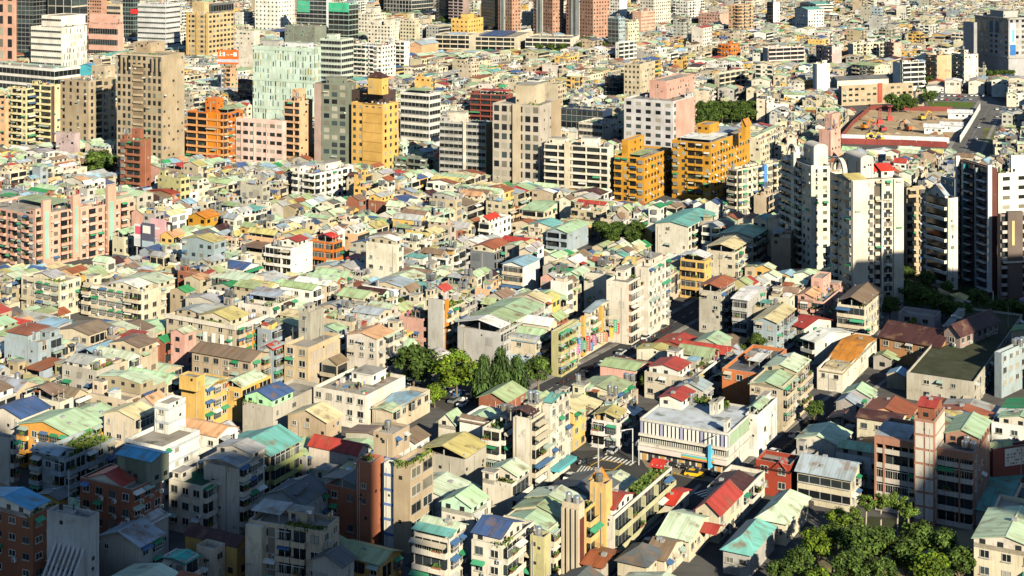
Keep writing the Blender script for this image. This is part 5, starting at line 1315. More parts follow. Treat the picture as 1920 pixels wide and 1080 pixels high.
v = B('crimson roofed house|porch roofs stepping down, by the lower street', HO, 1304, 1348, 1388, 962, 'cream', 's', 'w', 'G redsheet 2;g redsheet -.35 1.2 -.4 -.05 .8 -2 x', b=1010, hid=1)
v = B('white tin house with brown lofts|above the crimson roofed house', HO, 1326, 1392, 1434, 925, 'pale', 's', 'x', 'g darkbrown .1 .9 .1 .6 1 1.2 y', b=965, hid=1)
v = B('house with pale hip roof|tree shadow across its green slopes', HO, 1420, 1474, 1516, 982, 'cream', 's', 's', 'H palemint 2.4', b=1015, hid=1)
v = B('teal roofed house by the park|dappled with shade', HO, 1356, 1406, 1452, 1040, 'gray', 's', 's', 'H teal 2.2', b=1075, hid=1)
v = B('red house with arched gables|two storeys, dark roof', HO, 1417, 1482, 1499, 872, 'redbrick', 'w', 'k', 'g darkbrown 0 1 0 1 .8 -.6 x;g redsheet .55 .85 -.02 .3 1.2 .2 y', b=928, hid=1, mat='tile', clut=.1)
v = B('cream house with curved grey roof|long windows facing the park', AB, 1495, 1596, 1618, 898, 'cream', 'r', 'x', 'G bluegray 2 x', b=952, hid=1, clut=.4)
v = B('white street block|three trading floors with rainbow sign', SB, 1200, 1366, 1420, 812, (.60, .59, .54), 'k', 'k', 'f gray;h .60 .64 .55 .7 3;h .93 .97 .05 .15 3;h .64 .68 .6 .8 3;g redsheet .02 .28 .55 .95 .8 2.4 y x white;p .32 .7 .82 1 160;t .3 .8 1', b=884, hid=1, clut=0, floor=(.50, .54, .58), par=.5, lod=0)
Z = v.z1
panel(v, 'S', 0, 1, Z - 3.4, Z - .6, (.16, .16, .18), 'window_band', 'glass', .1)
for i in range(22): panel(v, 'S', .012 + i * .0455, .034 + i * .0455, Z - 3.3, Z - .7, (.74, .74, .72) if i % 5 else (.34, .34, .52), 'white_louvre', 'paint', .35)
panel(v, 'E', .03, .92, Z - 3.4, Z - .6, (.34, .46, .32), 'green_glazing', 'tile', .1)
panel(v, 'S', 0, 1, Z - 5.3, Z - 3.9, (.10, .11, .10), 'window_band', 'glass', .12)
for i in range(40): panel(v, 'S', .006 + i * .025, .014 + i * .025, Z - 5.3, Z - 3.9, (.60, .58, .52), 'mullion', 'paint', .2)
for k in (3.8, 5.95): bands(v, 'S', [Z - k], C['pale'], .95, .5); bands(v, 'E', [Z - k], C['pale'], .3, .5)
panel(v, 'S', 0, 1, Z - 7.1, Z - 6.05, (.64, .56, .53), 'fascia_sign', 'paint', 1.3)
for k, cc in enumerate(((.55, .10, .06), (.62, .40, .05), (.10, .45, .20), (.10, .40, .60))): panel(v, 'S', .50, .86, Z - 7.0 + k * .22, Z - 6.78 + k * .22, cc, 'rainbow_stripe', 'paint', 1.36)
panel(v, 'S', .80, .83, 1.5, Z - 3.2, (.10, .45, .68), 'blue_sign', 'paint', 1.6)
for i in range(14): panel(v, 'S', .03 + i * .07, .075 + i * .07, .1, Z - 7.2, (.05, .045, .04) if i % 3 else (.5, .28, .08), 'shop_front', 'glass', .08)
v = B('white back wing of the street block|tall plain wall with small windows', AB, 1398, 1420, 1457, 778, 'white', 'k', 's', 'g mint .1 .9 .1 .6 .6 2 y o;h 0 .4 .6 1 2', b=850, hid=1, lod=0)
v = B('brown banded flats|left wing with open galleries over the park', AB, 1642, 1738, 1762, 830, (.40, .20, .14), 'b', 'k', 'f bluegray;s bluegray 0 .6 .1 .7 .8 .3', b=962, hid=1, mat='tile', acc=(.50, .45, .40), lod=0, clut=.35)
panel(v, 'S', .0, .035, 1, v.z1 - .3, (.40, .20, .14), 'pier', 'tile', 1.15); panel(v, 'S', .17, .2, 1, v.z1 - .3, (.40, .20, .14), 'pier', 'tile', 1.15); panel(v, 'S', 0, 1, v.z1 - 1.5, v.z1, (.40, .20, .14), 'cornice', 'tile', 1.12)
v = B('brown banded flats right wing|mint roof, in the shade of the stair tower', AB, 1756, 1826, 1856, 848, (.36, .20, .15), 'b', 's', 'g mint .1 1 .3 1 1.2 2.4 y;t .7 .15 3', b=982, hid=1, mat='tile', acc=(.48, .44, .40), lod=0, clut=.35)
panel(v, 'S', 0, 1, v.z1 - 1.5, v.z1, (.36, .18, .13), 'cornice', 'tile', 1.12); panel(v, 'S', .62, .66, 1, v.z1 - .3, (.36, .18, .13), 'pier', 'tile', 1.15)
v = B('chequered stair tower|white panes in brown frames, red hut on top', AB, 1714, 1752, 1772, 790, (.42, .20, .14), 'k', 'k', 'h .2 .8 .3 .8 3 brick;g redsheet .1 .9 .2 .9 .6 3.2 x x brick', b=978, hid=1, mat='tile', lod=0)
for i in range(7):
    for k in range(2): panel(v, 'S', .06 + k * .48, .46 + k * .48, v.z1 - 3 - i * 3, v.z1 - .5 - i * 3, (.62, .58, .52), 'white_pane', 'tile', .12)
    panel(v, 'E', .08, .92, v.z1 - 3 - i * 3, v.z1 - .5 - i * 3, (.62, .58, .52), 'white_pane', 'tile', .12)
v = B('red wall hall|white painted sign panel, at the right edge', SB, 1856, 1862, 1960, 842, (.22, .06, .045), 'k', 'k', 'g sage 0 .5 0 .4 .8 1 y;c .5', b=925, hid=1, th=20, mat='tile')
panel(v, 'E', .22, .75, v.z1 - 4.2, v.z1 - .4, (.66, .62, .56), 'sign_board', 'paint', .12)
rr = random.Random(4)
for i in range(46): f = .24 + rr.uniform(0, .47); z = v.z1 - 3.9 + rr.randrange(5) * .68; panel(v, 'E', f, f + rr.uniform(.012, .03), z, z + .38, rr.choice([(.50, .10, .08), (.12, .30, .14), (.3, .2, .2)]), 'sign_writing', 'paint', .15)
v = B('cream flats at the bottom corner|mint roof with red edge', AB, 1826, 1950, 1990, 1040, 'cream', 'w', 'w', 'g palemint 0 1 0 .6 1.4 1.8 y x pale', b=1150, hid=1, cw=3.6, lod=0, clut=.3)
v = B('plain cream block behind the corner flats|dark flat top', AB, 1880, 1960, 1990, 986, 'cream', 'k', 'k', 'c .3', b=1040, hid=4, floor='darkgray')
v = B('teal shed by the park|low sheet roofs in shade', SB, 1800, 1880, 1925, 962, 'gray', 'k', 'k', 'G teal 1.2 x', b=985, hid=1)
# ------------------------------------------------------------------ trees: where they stand is kept free of houses
TREES = []
def tree_at(px, py, rpx, hc, kind, label, group, garden=False):
    """crown centre at px, py (photo), crown radius rpx, centre hc metres up"""
    yb = (py + hc * 180 / HC) / (1 - hc / HC)
    x, y, _ = gpt(px, yb); k = (yb - YH) / HC
    TREES.append((x, y, rpx / k, hc, kind, label, group))
    occupy(x, y, 0, rpx / k * 1.0, rpx / k * 1.0, 3)

G1 = 'trees round the car park'
tree_at(775, 682, 37, 7, 0, 'broad dark green tree at the corner of the car park', G1)
tree_at(856, 694, 37, 8, 1, 'rounded yellow green tree in front of the grey slab house', G1)
tree_at(815, 736, 19, 4, 1, 'small bright tree between parked cars and tan house', G1)
tree_at(905, 712, 26, 6, 2, 'feathery dark tree beside the yellow green tree', G1)
tree_at(938, 700, 27, 7, 2, 'feathery pointed tree below the mint stepped roof', G1)
tree_at(968, 706, 22, 6, 2, 'last feathery tree before the street', G1)
tree_at(1010, 692, 27, 7, 0, 'round dense tree at the street corner', G1)
G2 = 'trees of the park'
for i, (px, py, r, hc, kd, lb) in enumerate((
        (1572, 972, 20, 6, 1, 'light green tree below the curved grey roof'), (1533, 1016, 27, 8, 1, 'bright leafy tree next to the pale hip roof'),
        (1500, 1052, 28, 8, 0, 'bushy tree beside the teal roof'), (1462, 1072, 24, 7, 0, 'dense tree at the bottom edge left of the path'),
        (1562, 1002, 22, 8, 0, 'middling tree between the two bright ones'), (1606, 1022, 36, 9, 0, 'wide olive green tree, biggest in the sunny part'),
        (1650, 1010, 28, 9, 0, 'broad tree touching the widest olive one'), (1590, 1066, 30, 8, 0, 'dark leafy tree below the widest olive one'),
        (1745, 1066, 34, 9, 1, 'bright topped tree on the shady side of the park'), (1700, 1040, 30, 8, 0, 'shaded tree left of the bright topped one'),
        (1722, 1008, 30, 8, 0, 'shaded tree under the brown flats'), (1772, 1018, 28, 8, 0, 'shaded tree under the right wing'),
        (1800, 1050, 26, 8, 0, 'shaded tree beside the bottom corner flats'), (1655, 1070, 26, 8, 0, 'shaded tree in the middle of the bottom edge'),
        (1770, 1085, 24, 8, 0, 'cut off tree at the bottom, below the bright topped one'), (1540, 1088, 24, 7, 1, 'bright tree cut off at the bottom edge'))):
    tree_at(px, py, r, hc, kd, lb, G2)
for i, (px, py) in enumerate(((1603, 968), (1625, 942), (1652, 940), (1684, 938), (1703, 958))):
    tree_at(px, py, 17, 12, 3, ['short', 'second', 'middle', 'fourth', 'tall yellowing'][i] + ' palm-like tree of the park row, bare pale trunk', 'slender trees in a row')
G3 = 'trees in the tower garden'
for i, (px, py, r) in enumerate(((1690, 540, 22), (1718, 552, 22), (1748, 560, 22), (1778, 572, 20), (1806, 584, 18), (1668, 572, 18), (1738, 522, 16), (1776, 540, 14), (1832, 558, 18), (1872, 576, 18), (1902, 580, 20), (1700, 512, 14))):
    tree_at(px, py, r, 6, 0, ['dark tree at the foot of the white twin tower', 'dark tree second from the twin tower', 'dark tree in the middle of the tower garden', 'dark tree above the lilac annex', 'dark tree above the school roof', 'dark tree by the yard corner',
                              'tree before the brown weathered apartments', 'tree below the zebra tower', 'lighter tree below the dark red tower', 'tree before the stone arch', 'tree at the right edge near the arch', 'yellowish tree near the apartment entrance'][i], G3)
for px, py, r, hc, kd, lb in ((1420, 640, 17, 5, 0, 'round tree below the pale blue flats'), (1388, 657, 13, 4, 0, 'small dark tree beside the round one'), (1526, 766, 16, 5, 0, 'dark green tree on the side street'), (1712, 606, 12, 4, 1, 'yellowish tree in the school yard'),
                              (1208, 712, 12, 4, 0, 'small tree among the tin roofs'), (190, 306, 28, 7, 0, 'big tree below the tan towers'), (1395, 350, 12, 5, 0, 'tree squeezed behind the rust flats'), (1612, 600, 12, 4, 0, 'small tree under the big brown roof'),
                              (648, 545, 13, 5, 1, 'roof high yellowish tree in the old quarter'), (130, 752, 18, 4, 1, 'yellow green shrub tree on a terrace'), (1285, 985, 12, 4, 1, 'street tree by the lower street')):
    tree_at(px, py, r, hc, kd, lb, 'single trees between houses')
for i in range(7): tree_at(1128 + i * 11, 428 + (i % 3) * 6, 15, 6, 0, ['outermost', 'second', 'third', 'middle', 'fifth', 'sixth', 'innermost shaded'][i] + ' dark tree of the clump by the mint roofed pair', 'tree clump in the middle quarter')
fr = random.Random(5)
GRV = [(1318 + (i % 6) * 18, 200 + (i // 6) * 13, 13) for i in range(14)] + [(1545 + i * 12, 208 + (i % 2) * 12, 11) for i in range(3)] + [(1672 + i * 12, 186 + (i % 2) * 8, 12) for i in range(4)] + [(1728, 172, 10), (1738, 182, 10), (1750, 178, 9)] + \
    [(722 + i * 10, 28 + (i * 7) % 24, 10) for i in range(9)] + [(805 + i * 9, 40 + (i % 3) * 5, 9) for i in range(5)] + [(1078 + i * 10, 80 + (i % 2) * 8, 12) for i in range(6)] + [(1000 + i * 11, 84 + (i % 2) * 4, 8) for i in range(6)] + \
    [(1040 + i * 9, 97, 6) for i in range(6)] + [(1856 + i * 13, 138, 8) for i in range(4)] + [(776, 108, 8), (784, 112, 7), (1420, 10, 8), (1428, 16, 7), (1612, 15, 8), (1624, 18, 7), (1575, 20, 6), (1742, 150, 8)]
for i, (px, py, r) in enumerate(GRV):
    od = ['first', 'second', 'third', 'fourth', 'fifth', 'sixth', 'seventh', 'eighth', 'ninth']
    if i < 14: lab, wh = f'{od[i % 6]} tree from the white office in the {["far", "middle", "near"][i // 6]} row of the dark green grove', 'grove beside the white office'
    elif i < 17: lab, wh = f'{od[i - 14]} dark tree behind the pink twin columns', 'trees behind the pink twin columns'
    elif i < 21: lab, wh = f'{od[i - 17]} tree before the weathered beige school slab', 'trees before the school slab'
    elif i < 24: lab, wh = f'{od[i - 21]} tree at the head of the building site', 'trees at the head of the site'
    else:
        wh = ('wooded slope under the blue white grid tower' if px < 800 and py < 70 else 'dark trees left of the yellow hotel' if px < 860 and py < 70 else 'trees at the foot of the widest pink brown tower' if 1075 < px < 1140 and py < 95 else
              'hedge trees of the cream school' if 990 < px < 1100 else 'trees before the stone hotel' if px > 1840 else 'lone far trees among the roofs')
        lab = 'one of the ' + wh
    tree_at(px, py, r, 6, 0, lab, wh)

# ------------------------------------------------------------------ the old quarter: rows of houses along lanes fill what is left
FILL = []
def protect(xl, xr, yt, yb): PROT.append((xl, xr, yt, yb, FP * HC / (yb - YH)))
protect(1580, 1812, 206, 278); protect(1800, 1860, 200, 290); protect(740, 930, 690, 772); protect(1072, 1345, 845, 905); protect(1300, 1345, 900, 950)
protect(1445, 1830, 930, 1085); protect(1665, 1920, 500, 610); protect(1115, 1200, 405, 452); protect(1305, 1430, 182, 232); protect(1690, 1890, 172, 200)
for (a_, b_) in (((1040, 724), (1110, 690)), ((1110, 690), (1180, 652)), ((1180, 652), (1262, 606))): protect(a_[0], b_[0], b_[1] - 10, (a_[1] + b_[1]) / 2 + 5)
protect(1400, 1450, 850, 895); protect(1250, 1300, 950, 1000); protect(1180, 1250, 1000, 1050); protect(930, 1045, 665, 740); protect(728, 818, 650, 724); protect(815, 900, 655, 738); protect(165, 215, 280, 322); protect(1660, 1760, 165, 205); protect(1640, 1700, 590, 650)
def zone(px, py):
    if 150 < py < 330 and px > 1250: return 2
    if px < 470 and py < 470: return 1
    if py < 190: return 3
    return 0
ZTH = {0: 62, 1: 55, 2: 70, 3: 58}
fr = random.Random(21)

def clamp_height(X, Y, w, d, h):
    """keep the feet of buildings read off the photo in view"""
    rr = (w + d) * .42
    for _ in range(3):
        x0, y0 = pix(X - rr, Y, 0)[0], None; x1 = pix(X + rr, Y, 0)[0]
        top = pix(X, Y - rr * .4, h + 1.5)[1]; foot = pix(X, Y, 0)[1]
        bad = None
        for (a, b, yc, yb, dd) in PROT:
            if Y < dd - 2 and x1 > a + 2 and x0 < b - 2 and top < yb - 3 and foot > yb:
                bad = yb if bad is None else max(bad, yb)
        if bad is None: return h
        hn = HC - (bad + 2 - YH) * (Y - rr * .4) / FP - 1.5
        if hn < 3.2: return None
        h = min(h, hn)
    return h

def lot(X, Y, th, w, d, fl, lane):
    px, py = pix(X, Y, 0)
    if (1062 < px < 1420 and 640 < py < 862) or (1270 < px < 1640 and 740 < py < 1090): fl = min(fl, fr.choice((1, 2, 2)))
    h = fl * 3.0 + fr.uniform(.2, 1.0) - (1.2 if py < 560 else 0)
    h2 = clamp_height(X, Y, w, d, h)
    if h2 is None: return False
    if py < 150 and w * d > 60 and fr.random() < .09 and h2 == h: h2 = h + fr.choice((4, 6, 9, 14))
    if fr.random() < .03 and h2 == h and py < 640: h2 = h + fr.choice((3.1, 6.2, 9.3))
    if h2 > h:
        h2 = clamp_height(X, Y, w, d, h2)
        if h2 is None: return False
    low = clamp_height(X, Y, w, d, h2 + 3.5) != h2 + 3.5
    FILL.append(dict(low=low, x=X, y=Y, th=th, w=w, d=d, h=h2, lane=lane, px=px, py=py))
    occupy(X, Y, radians(th - 90), w + .5, d + .25)
    return True

def rows():
    for zi, th in ZTH.items():
        ph = radians(th - 90); ex = (cos(ph), sin(ph)); ey = (-sin(ph), cos(ph))
        v0, v1, u0, u1 = -2600, 1500, -200, 2600
        v = v0; ri = 0
        while v < v1:
            wd = fr.uniform(9.5, 14.5); half = fr.random() < .75; lane_w = (3.0, .7)[ri % 2] + (fr.uniform(0, 2) if ri % 2 == 0 else 0); vo = 0
            vc0 = v + wd / 2; vc = vc0
            u = u0 + fr.uniform(0, 30); blk = fr.uniform(45, 95); fl0 = fr.choice((3, 3, 3, 4))
            while u < u1:
                X, Y = ex[0] * vc + ey[0] * u, ex[1] * vc + ey[1] * u
                if Y < 268 or Y > 2350 or abs(X) > Y * .345 + 12:
                    u += 9; continue
                px, py = pix(X, Y, 0)
                if zone(px, py) != zi: u += 6; continue
                far = py < 190
                d = fr.choice((9, 12, 14, 18)) if far else (fr.choice((4.4, 4.8, 5.2, 7, 8.5, 9.6)) if py > 620 else fr.choice((4.2, 4.5, 4.8, 5.2, 5.2, 6.5, 8.5)))
                cxu = u + d / 2
                X, Y = ex[0] * vc + ey[0] * cxu, ex[1] * vc + ey[1] * cxu
                w = wd
                if half and 200 < py < 640 and fr.random() < .8:      # two small houses back to back
                    ok = False
                    for sg in (-1, 1):
                        w2 = wd / 2 - .15; vv = vc + sg * wd / 4
                        X2, Y2 = ex[0] * vv + ey[0] * cxu, ex[1] * vv + ey[1] * cxu
                        if is_free(X2, Y2, ph, w2 - .8, d - .8):
                            lot(X2, Y2, th, w2, d - .1, max(2, fl0 + fr.choice((-1, 0, 0, 0, 0, 0, 0, 1))), ri % 2 == 0 and sg > 0); ok = True
                    u += d if ok else 2.5
                elif is_free(X, Y, ph, w - .8, d - .8) :
                    fl = max(2, fl0 + fr.choice((-1, 0, 0, 0, 0, 0, 0, 1)))
                    lot(X, Y, th, w - fr.uniform(0, .8), d - .1, fl, ri % 2 == 0)
                    u += d
                else:
                    u += 2.5
                blk -= d
                if blk < 0: blk = fr.uniform(40, 80); u += fr.choice((2, 3, 5)); fl0 = fr.choice((3, 3, 3, 4)); vc = vc0 + fr.uniform(-4, 4)
            # the lane itself stays open
            v += wd + lane_w; ri += 1
rows()

def infill():
    """left-over corners: smaller houses"""
    pts = []
    py = 1150.0
    while py > 20:
        Y = gpt(960, py)[1]; st = 5.0 if py > 300 else 9.0
        X = -Y * .345
        while X < Y * .345:
            pts.append((X + fr.uniform(-1.5, 1.5), Y + fr.uniform(-1.5, 1.5), py)); X += st
        py -= st * (py - YH) ** 2 / (FP * HC) * 1.0
    fr.shuffle(pts)
    for X, Y, py in pts:
        px = pix(X, Y, 0)[0]; th = ZTH[zone(px, py)]; ph = radians(th - 90)
        for (w, d) in ((10, 10), (8, 9), (7, 6), (5, 5)):
            if is_free(X, Y, ph, w + 1.2, d + .6):
                lot(X, Y, th + fr.uniform(-2, 2), w, d, fr.choice((2, 3, 3, 4)) if w > 6 else fr.choice((1, 2, 3)), True)
                break
infill()

PAL = (['mint'] * 18 + ['palemint'] * 18 + ['sage'] * 16 + ['whitesheet'] * 7 + ['graysheet'] * 14 + ['bluegray'] * 8 + ['blue'] * 5 + ['redsheet'] * 5 + ['rustsheet'] * 8 +
       ['creamsheet'] * 10 + ['brownsheet'] * 13 + ['darkbrown'] * 5 + ['green'] * 2 + ['teal'] * 3 + ['straw'] * 6 + ['lightblue'] * 4 +  ['peachsheet'] * 2 + ['darkgray'] * 3)
WPAL = ['cream'] * 9 + ['white'] * 5 + ['pale'] * 9 + ['beige'] * 6 + ['gray'] * 5 + ['concrete'] * 8 + ['tan'] * 4 + ['pink'] * 1 + ['peach'] * 1 + ['yellow'] * 2 + ['brick'] * 1 + ['bluegray'] * 2 + ['mintwall'] * 1 +  ['olive'] * 1
NUMW = {1: 'one', 2: 'two', 3: 'three', 4: 'four', 5: 'five', 6: 'six', 7: 'seven', 8: 'eight'}

def near_mark(f, used):
    best = sorted(LANDMARK, key=lambda m: (m[2] - f['x']) ** 2 + (m[3] - f['y']) ** 2)[:3]
    out = []
    for m in best:
        dx, dy = f['x'] - m[2], f['y'] - m[3]; dist = sqrt(dx * dx + dy * dy)
        how = 'just ' if dist < 22 else ('' if dist < 45 else 'well ')
        if abs(dx) > abs(dy) * 1.3: rel = ('right of' if dx > 0 else 'left of')
        elif abs(dy) > abs(dx) * 1.3: rel = ('behind' if dy > 0 else 'in front of')
        else: rel = ('behind and ' if dy > 0 else 'before and ') + ('right of' if dx > 0 else 'left of')
        out.append(how + rel + ' the ' + m[4])
    return out

USED = {}
def fill_label(f, nick):
    for rel in near_mark(f, USED):
        for extra in (nick[:1], nick):
            lab = ', '.join([' '.join(extra), rel])
            key = lab.lower()
            if key not in USED and len(lab.replace('-', ' ').split()) <= 16:
                USED[key] = 1
                return lab
    rel = near_mark(f, USED)[0]
    for pre in ('second ', 'third ', 'fourth ', 'narrow ', 'squat ', 'plain ', 'shabby ', 'little ', 'weathered ', 'slim '):
        lab = (pre + nick[0] + ', ' + rel)
        if lab.lower() not in USED and len(lab.replace('-', ' ').split()) <= 16:
            USED[lab.lower()] = 1
            return lab
    return None

def house(f, rt, r):
    lod = rt.lod
    wn = f['wn']; col = vary(C[wn], .10, r)
    v = Vol(rt, f['x'], f['y'], radians(f['th'] - 90), f['w'], f['d'], -.3, f['h'])
    kind = f['kind']
    rc = vary(RC[f['rn']], .14, r); b = .9
    ax = 'y' if (f['d'] > f['w'] * .8 or r.random() < .5) else 'x'
    if kind == 'cap':
        shell(v, col, 'wall', 0, part='body')
        zd = v.z1
        nu = int(v.d / 4.6)
        if nu > 1 and r.random() < .6 and not f['low']:
            y = -v.d / 2; k = 0
            while k < nu:
                s = 1 if (nu - k < 2 or r.random() < .6) else 2
                y2 = y + v.d / nu * s
                cc_ = rc if r.random() < .4 else vary(RC[r.choice(PAL)], .12, r)
                xa, xb = -v.w / 2 + (r.choice((0, 0, .2)) * v.w), v.w / 2 - r.choice((0, 0, 0, .22)) * v.w
                up = r.choice((0.02, 0.02, .6, 2.3))
                gable(v, xa, xb, y + .05, y2 - .05, v.z1, r.uniform(.5, 1.1), cc_, r.choice('xy'), up, col, .2)
                y = y2; k += s
        else: gable(v, -v.w / 2, v.w / 2, -v.d / 2, v.d / 2, v.z1, r.uniform(.8, 1.6), rc, ax, 0, col, .35)
    elif kind == 'loft':
        zd = shell(v, col, 'wall', .8)
        a = r.uniform(.0, .12); b = r.uniform(.70, .98)
        gable(v, -v.w / 2 + .15 + a * v.w, -v.w / 2 + b * v.w, -v.d / 2 + .15, v.d / 2 - .15, zd, r.uniform(.8, 1.5), rc, ax, r.uniform(1.9, 2.5), vary(C[r.choice(WPAL)], .1, r), .35, r.random() < .3)
        if lod < 2 and b < .88:
            greens(v, v.w * (b - .5) + .6, v.w / 2 - .3, -v.d / 2 + .4, v.d / 2 - .4, zd, r.choice((0, 14, 40)) if lod == 0 else r.choice((0, 8)), 1.0, r=r)
            if r.random() < .5: tanks(v, v.w / 2 - 1.2, -v.d / 2 + 1.2, zd, 1, r)
    else:
        zd = shell(v, col, 'wall', .9, floor=r.choice([(.33, .30, .26), (.28, .26, .23), (.40, .36, .30), (.22, .21, .19), (.30, .22, .17), (.10, .22, .14)]))
        clutter_roof(v, zd, col, r, 1.0, rc if kind == 'part' else None)
    st = f['st']
    fl = 3 if f['py'] > 200 or lod < 2 else 2
    if f['h'] > 15: fl = 9
    if r.random() < .4 and f['py'] > 180:      # a sheet canopy over the top balcony
        cc_ = vary(RC[r.choice(PAL)], .12, r); y0 = r.uniform(-v.d / 2, 0); y1 = y0 + r.uniform(.35, .5) * v.d; m = rt.own('canopy'); z = v.z1 - r.uniform(.1, .6); o = r.uniform(.9, 1.8)
        m.q(v.P(v.w / 2 + o, y0, z - .35), v.P(v.w / 2 + o, y1, z - .35), v.P(v.w / 2, y1, z), v.P(v.w / 2, y0, z), 'sheet', cc_)
        m.q(v.P(v.w / 2 + o, y0, z - .45), v.P(v.w / 2 + o, y1, z - .45), v.P(v.w / 2 + o, y1, z - .35), v.P(v.w / 2 + o, y0, z - .35), 'paint', tuple(.7 * c for c in cc_))
    if lod < 2 and kind == 'loft': deck_clutter(v, zd, r.choice((2, 4, 6)), r, v.w * (b - .5) + .3)
    for _ in range(r.choice((0, 1, 1, 2, 3)) if kind != 'cap' else 0):    # odd boxes and lean-tos on the deck
        sx, sy = r.uniform(1.4, 3.2), r.uniform(1.4, 3.2); x0 = r.uniform(-v.w / 2 + .3, max(-v.w / 2 + .4, v.w / 2 - sx - .3)); y0 = r.uniform(-v.d / 2 + .3, max(-v.d / 2 + .4, v.d / 2 - sy - .3))
        shed(v, x0, x0 + sx, y0, y0 + sy, zd, r.uniform(1.2, 2.3), r.uniform(.1, .5), vary(RC[r.choice(PAL)], .12, r), r.random() < .4, vary(C[r.choice(WPAL)], .1, r), .15)
    if kind != 'flat' and r.random() < .6 and lod < 2 and not f['low']: tanks(v, r.uniform(-v.w / 2 + 1, v.w / 2 - 1), r.uniform(-v.d / 2 + 1, v.d / 2 - 1), zd + (.6 if kind == 'cap' else 0), 1, r)
    facade(v, 'E', st, 3.1, 3.4, 1.7, 1.4, col, .26 if lod == 0 else .22, fl, r, .3)
    facade(v, 'S', 's' if r.random() < .55 else ('w' if r.random() < .6 else 'x'), 3.1, 3.6, 1.5, 1.2, col, .25, fl if fl > 3 else (2 if f['py'] > 200 else 1), r, .3)

fr = random.Random(8)
for f in FILL:
    py = f['py']
    f['wn'] = fr.choice(WPAL); f['rn'] = fr.choice(PAL)
    if py < 230 and fr.random() < .5: f['wn'] = fr.choice(('white', 'pale', 'cream', 'cream', 'pale', 'beige', 'yellow', 'white', 'gray'))
    p = fr.random(); m = .62 if py > 230 else .40
    f['kind'] = ('cap' if p < m * .5 else 'loft') if p < m else ('part' if p < m + .2 else 'flat')
    if f['w'] * f['d'] < 40: f['kind'] = fr.choice(('cap', 'cap', 'loft', 'flat', 'part'))
    if f['low']: f['kind'] = 'cap'
    f['st'] = fr.choice(('x', 'x', 'b', 'w', 'x'))
    f['k'] = (py - YH) / HC
    f['in'] = -6 < f['px'] < 1926 and 20 < py - f['h'] * f['k'] * .8 < 1078
    f['nm'] = 'metal_roof_house' if f['kind'] in ('cap', 'loft') else 'flat_roof_house'

FARM = Far()
cnt = {'metal_roof_house': 0, 'flat_roof_house': 0}
LIM = 298
FILL.sort(key=lambda f: -f['k'] * sqrt(f['w'] * f['d']) if f['in'] else 0)
hr = random.Random(3)
for f in FILL:
    lab = None
    if f['in'] and cnt[f['nm']] < LIM:
        flo = max(1, int(f['h'] / 3.1))
        rn = ROOFNAME[f['rn']]; wn = WALLNAME[f['wn']]
        if f['kind'] in ('cap', 'loft'):
            a = f'{wn} house under {"an" if rn[0] in "aeiou" else "a"} {rn} {"roof" if f["kind"] == "cap" else "loft roof"}'
        elif f['kind'] == 'part': a = f'flat topped {wn} house with {rn} lean-to'
        else: a = f'flat topped {wn} house'
        lab = fill_label(f, [a, NUMW.get(flo, 'many') + ' floors'])
    if lab:
        cnt[f['nm']] += 1
        rt = Root(f['nm'], lab, 'house', f['x'], f['y'], 'sheet roofed houses of the old quarter' if f['nm'][0] == 'm' else 'flat roofed houses of the old quarter', 0 if f['k'] > 5.6 else 1)
        house(f, rt, hr); HAND.append(rt)
    else:
        house(f, FARM, hr)
for rt in HAND: rt.finish()
tag(link('distant_houses', FARM.m.mesh('distant_houses')), label='low houses too far off to tell apart, filling the old quarters', kind='stuff')
# ------------------------------------------------------------------ trees
def crown_mesh(kind, seed):
    r = random.Random(seed); m = MB()
    cols = [[(.058, .100, .018), (.045, .080, .016), (.085, .130, .020)], [(.11, .18, .014), (.085, .155, .014), (.16, .21, .016)], [(.045, .085, .020), (.06, .105, .022), (.035, .065, .016)], [(.09, .15, .02), (.065, .12, .02), (.13, .17, .025)]][kind]
    lobes = []
    if kind == 2: lobes = [(r.uniform(-.45, .45) * (1 - i * .045), r.uniform(-.45, .45) * (1 - i * .045), -.55 + i * .09, .46 - i * .014) for i in range(18)]
    else:
        for i in range(34 if kind < 2 else 18):
            a, b = r.uniform(0, 6.28), r.uniform(-.8, 1.0); q = sqrt(max(0, 1 - b * b)) * r.uniform(.40, .86)
            lobes.append((q * cos(a), q * sin(a), b * r.uniform(.5, .74), r.uniform(.14, .34)))
    for (lx, ly, lz, lr) in lobes:
        tone = r.uniform(.6, 1.4)
        for _ in range(int(480 * lr)):
            a, b = r.uniform(0, 6.28), r.uniform(-1, 1); q = sqrt(1 - b * b); rr = lr * r.uniform(.35, 1.45)
            x, y, z = lx + rr * q * cos(a), ly + rr * q * sin(a), lz + rr * b * .85
            s = r.uniform(.022, .055) * (1.3 if kind != 2 else 1)
            nx, ny, nz = q * cos(a) + r.uniform(-.6, .6), q * sin(a) + r.uniform(-.6, .6), b + r.uniform(-.2, .9)
            n = sqrt(nx * nx + ny * ny + nz * nz) or 1; nx, ny, nz = nx / n, ny / n, nz / n
            tx, ty, tz = -ny, nx, 0.0
            t = sqrt(tx * tx + ty * ty) or 1; tx, ty = tx / t, ty / t
            bx_, by_, bz_ = ny * tz - nz * ty, nz * tx - nx * tz, nx * ty - ny * tx
            e = 2.6 if kind == 2 else r.uniform(.8, 1.2)
            c = r.choice(cols); g = tone * r.uniform(.6, 1.2)
            P = lambda i, j: (x + s * (i * tx + j * e * bx_), y + s * (i * ty + j * e * by_), z + s * (i * tz + j * e * bz_))
            m.q(P(-1, -1), P(1, -.7), P(.8, 1), P(-.9, .8), 'leaf', tuple(v * g for v in c))
    return m.mesh('crown')

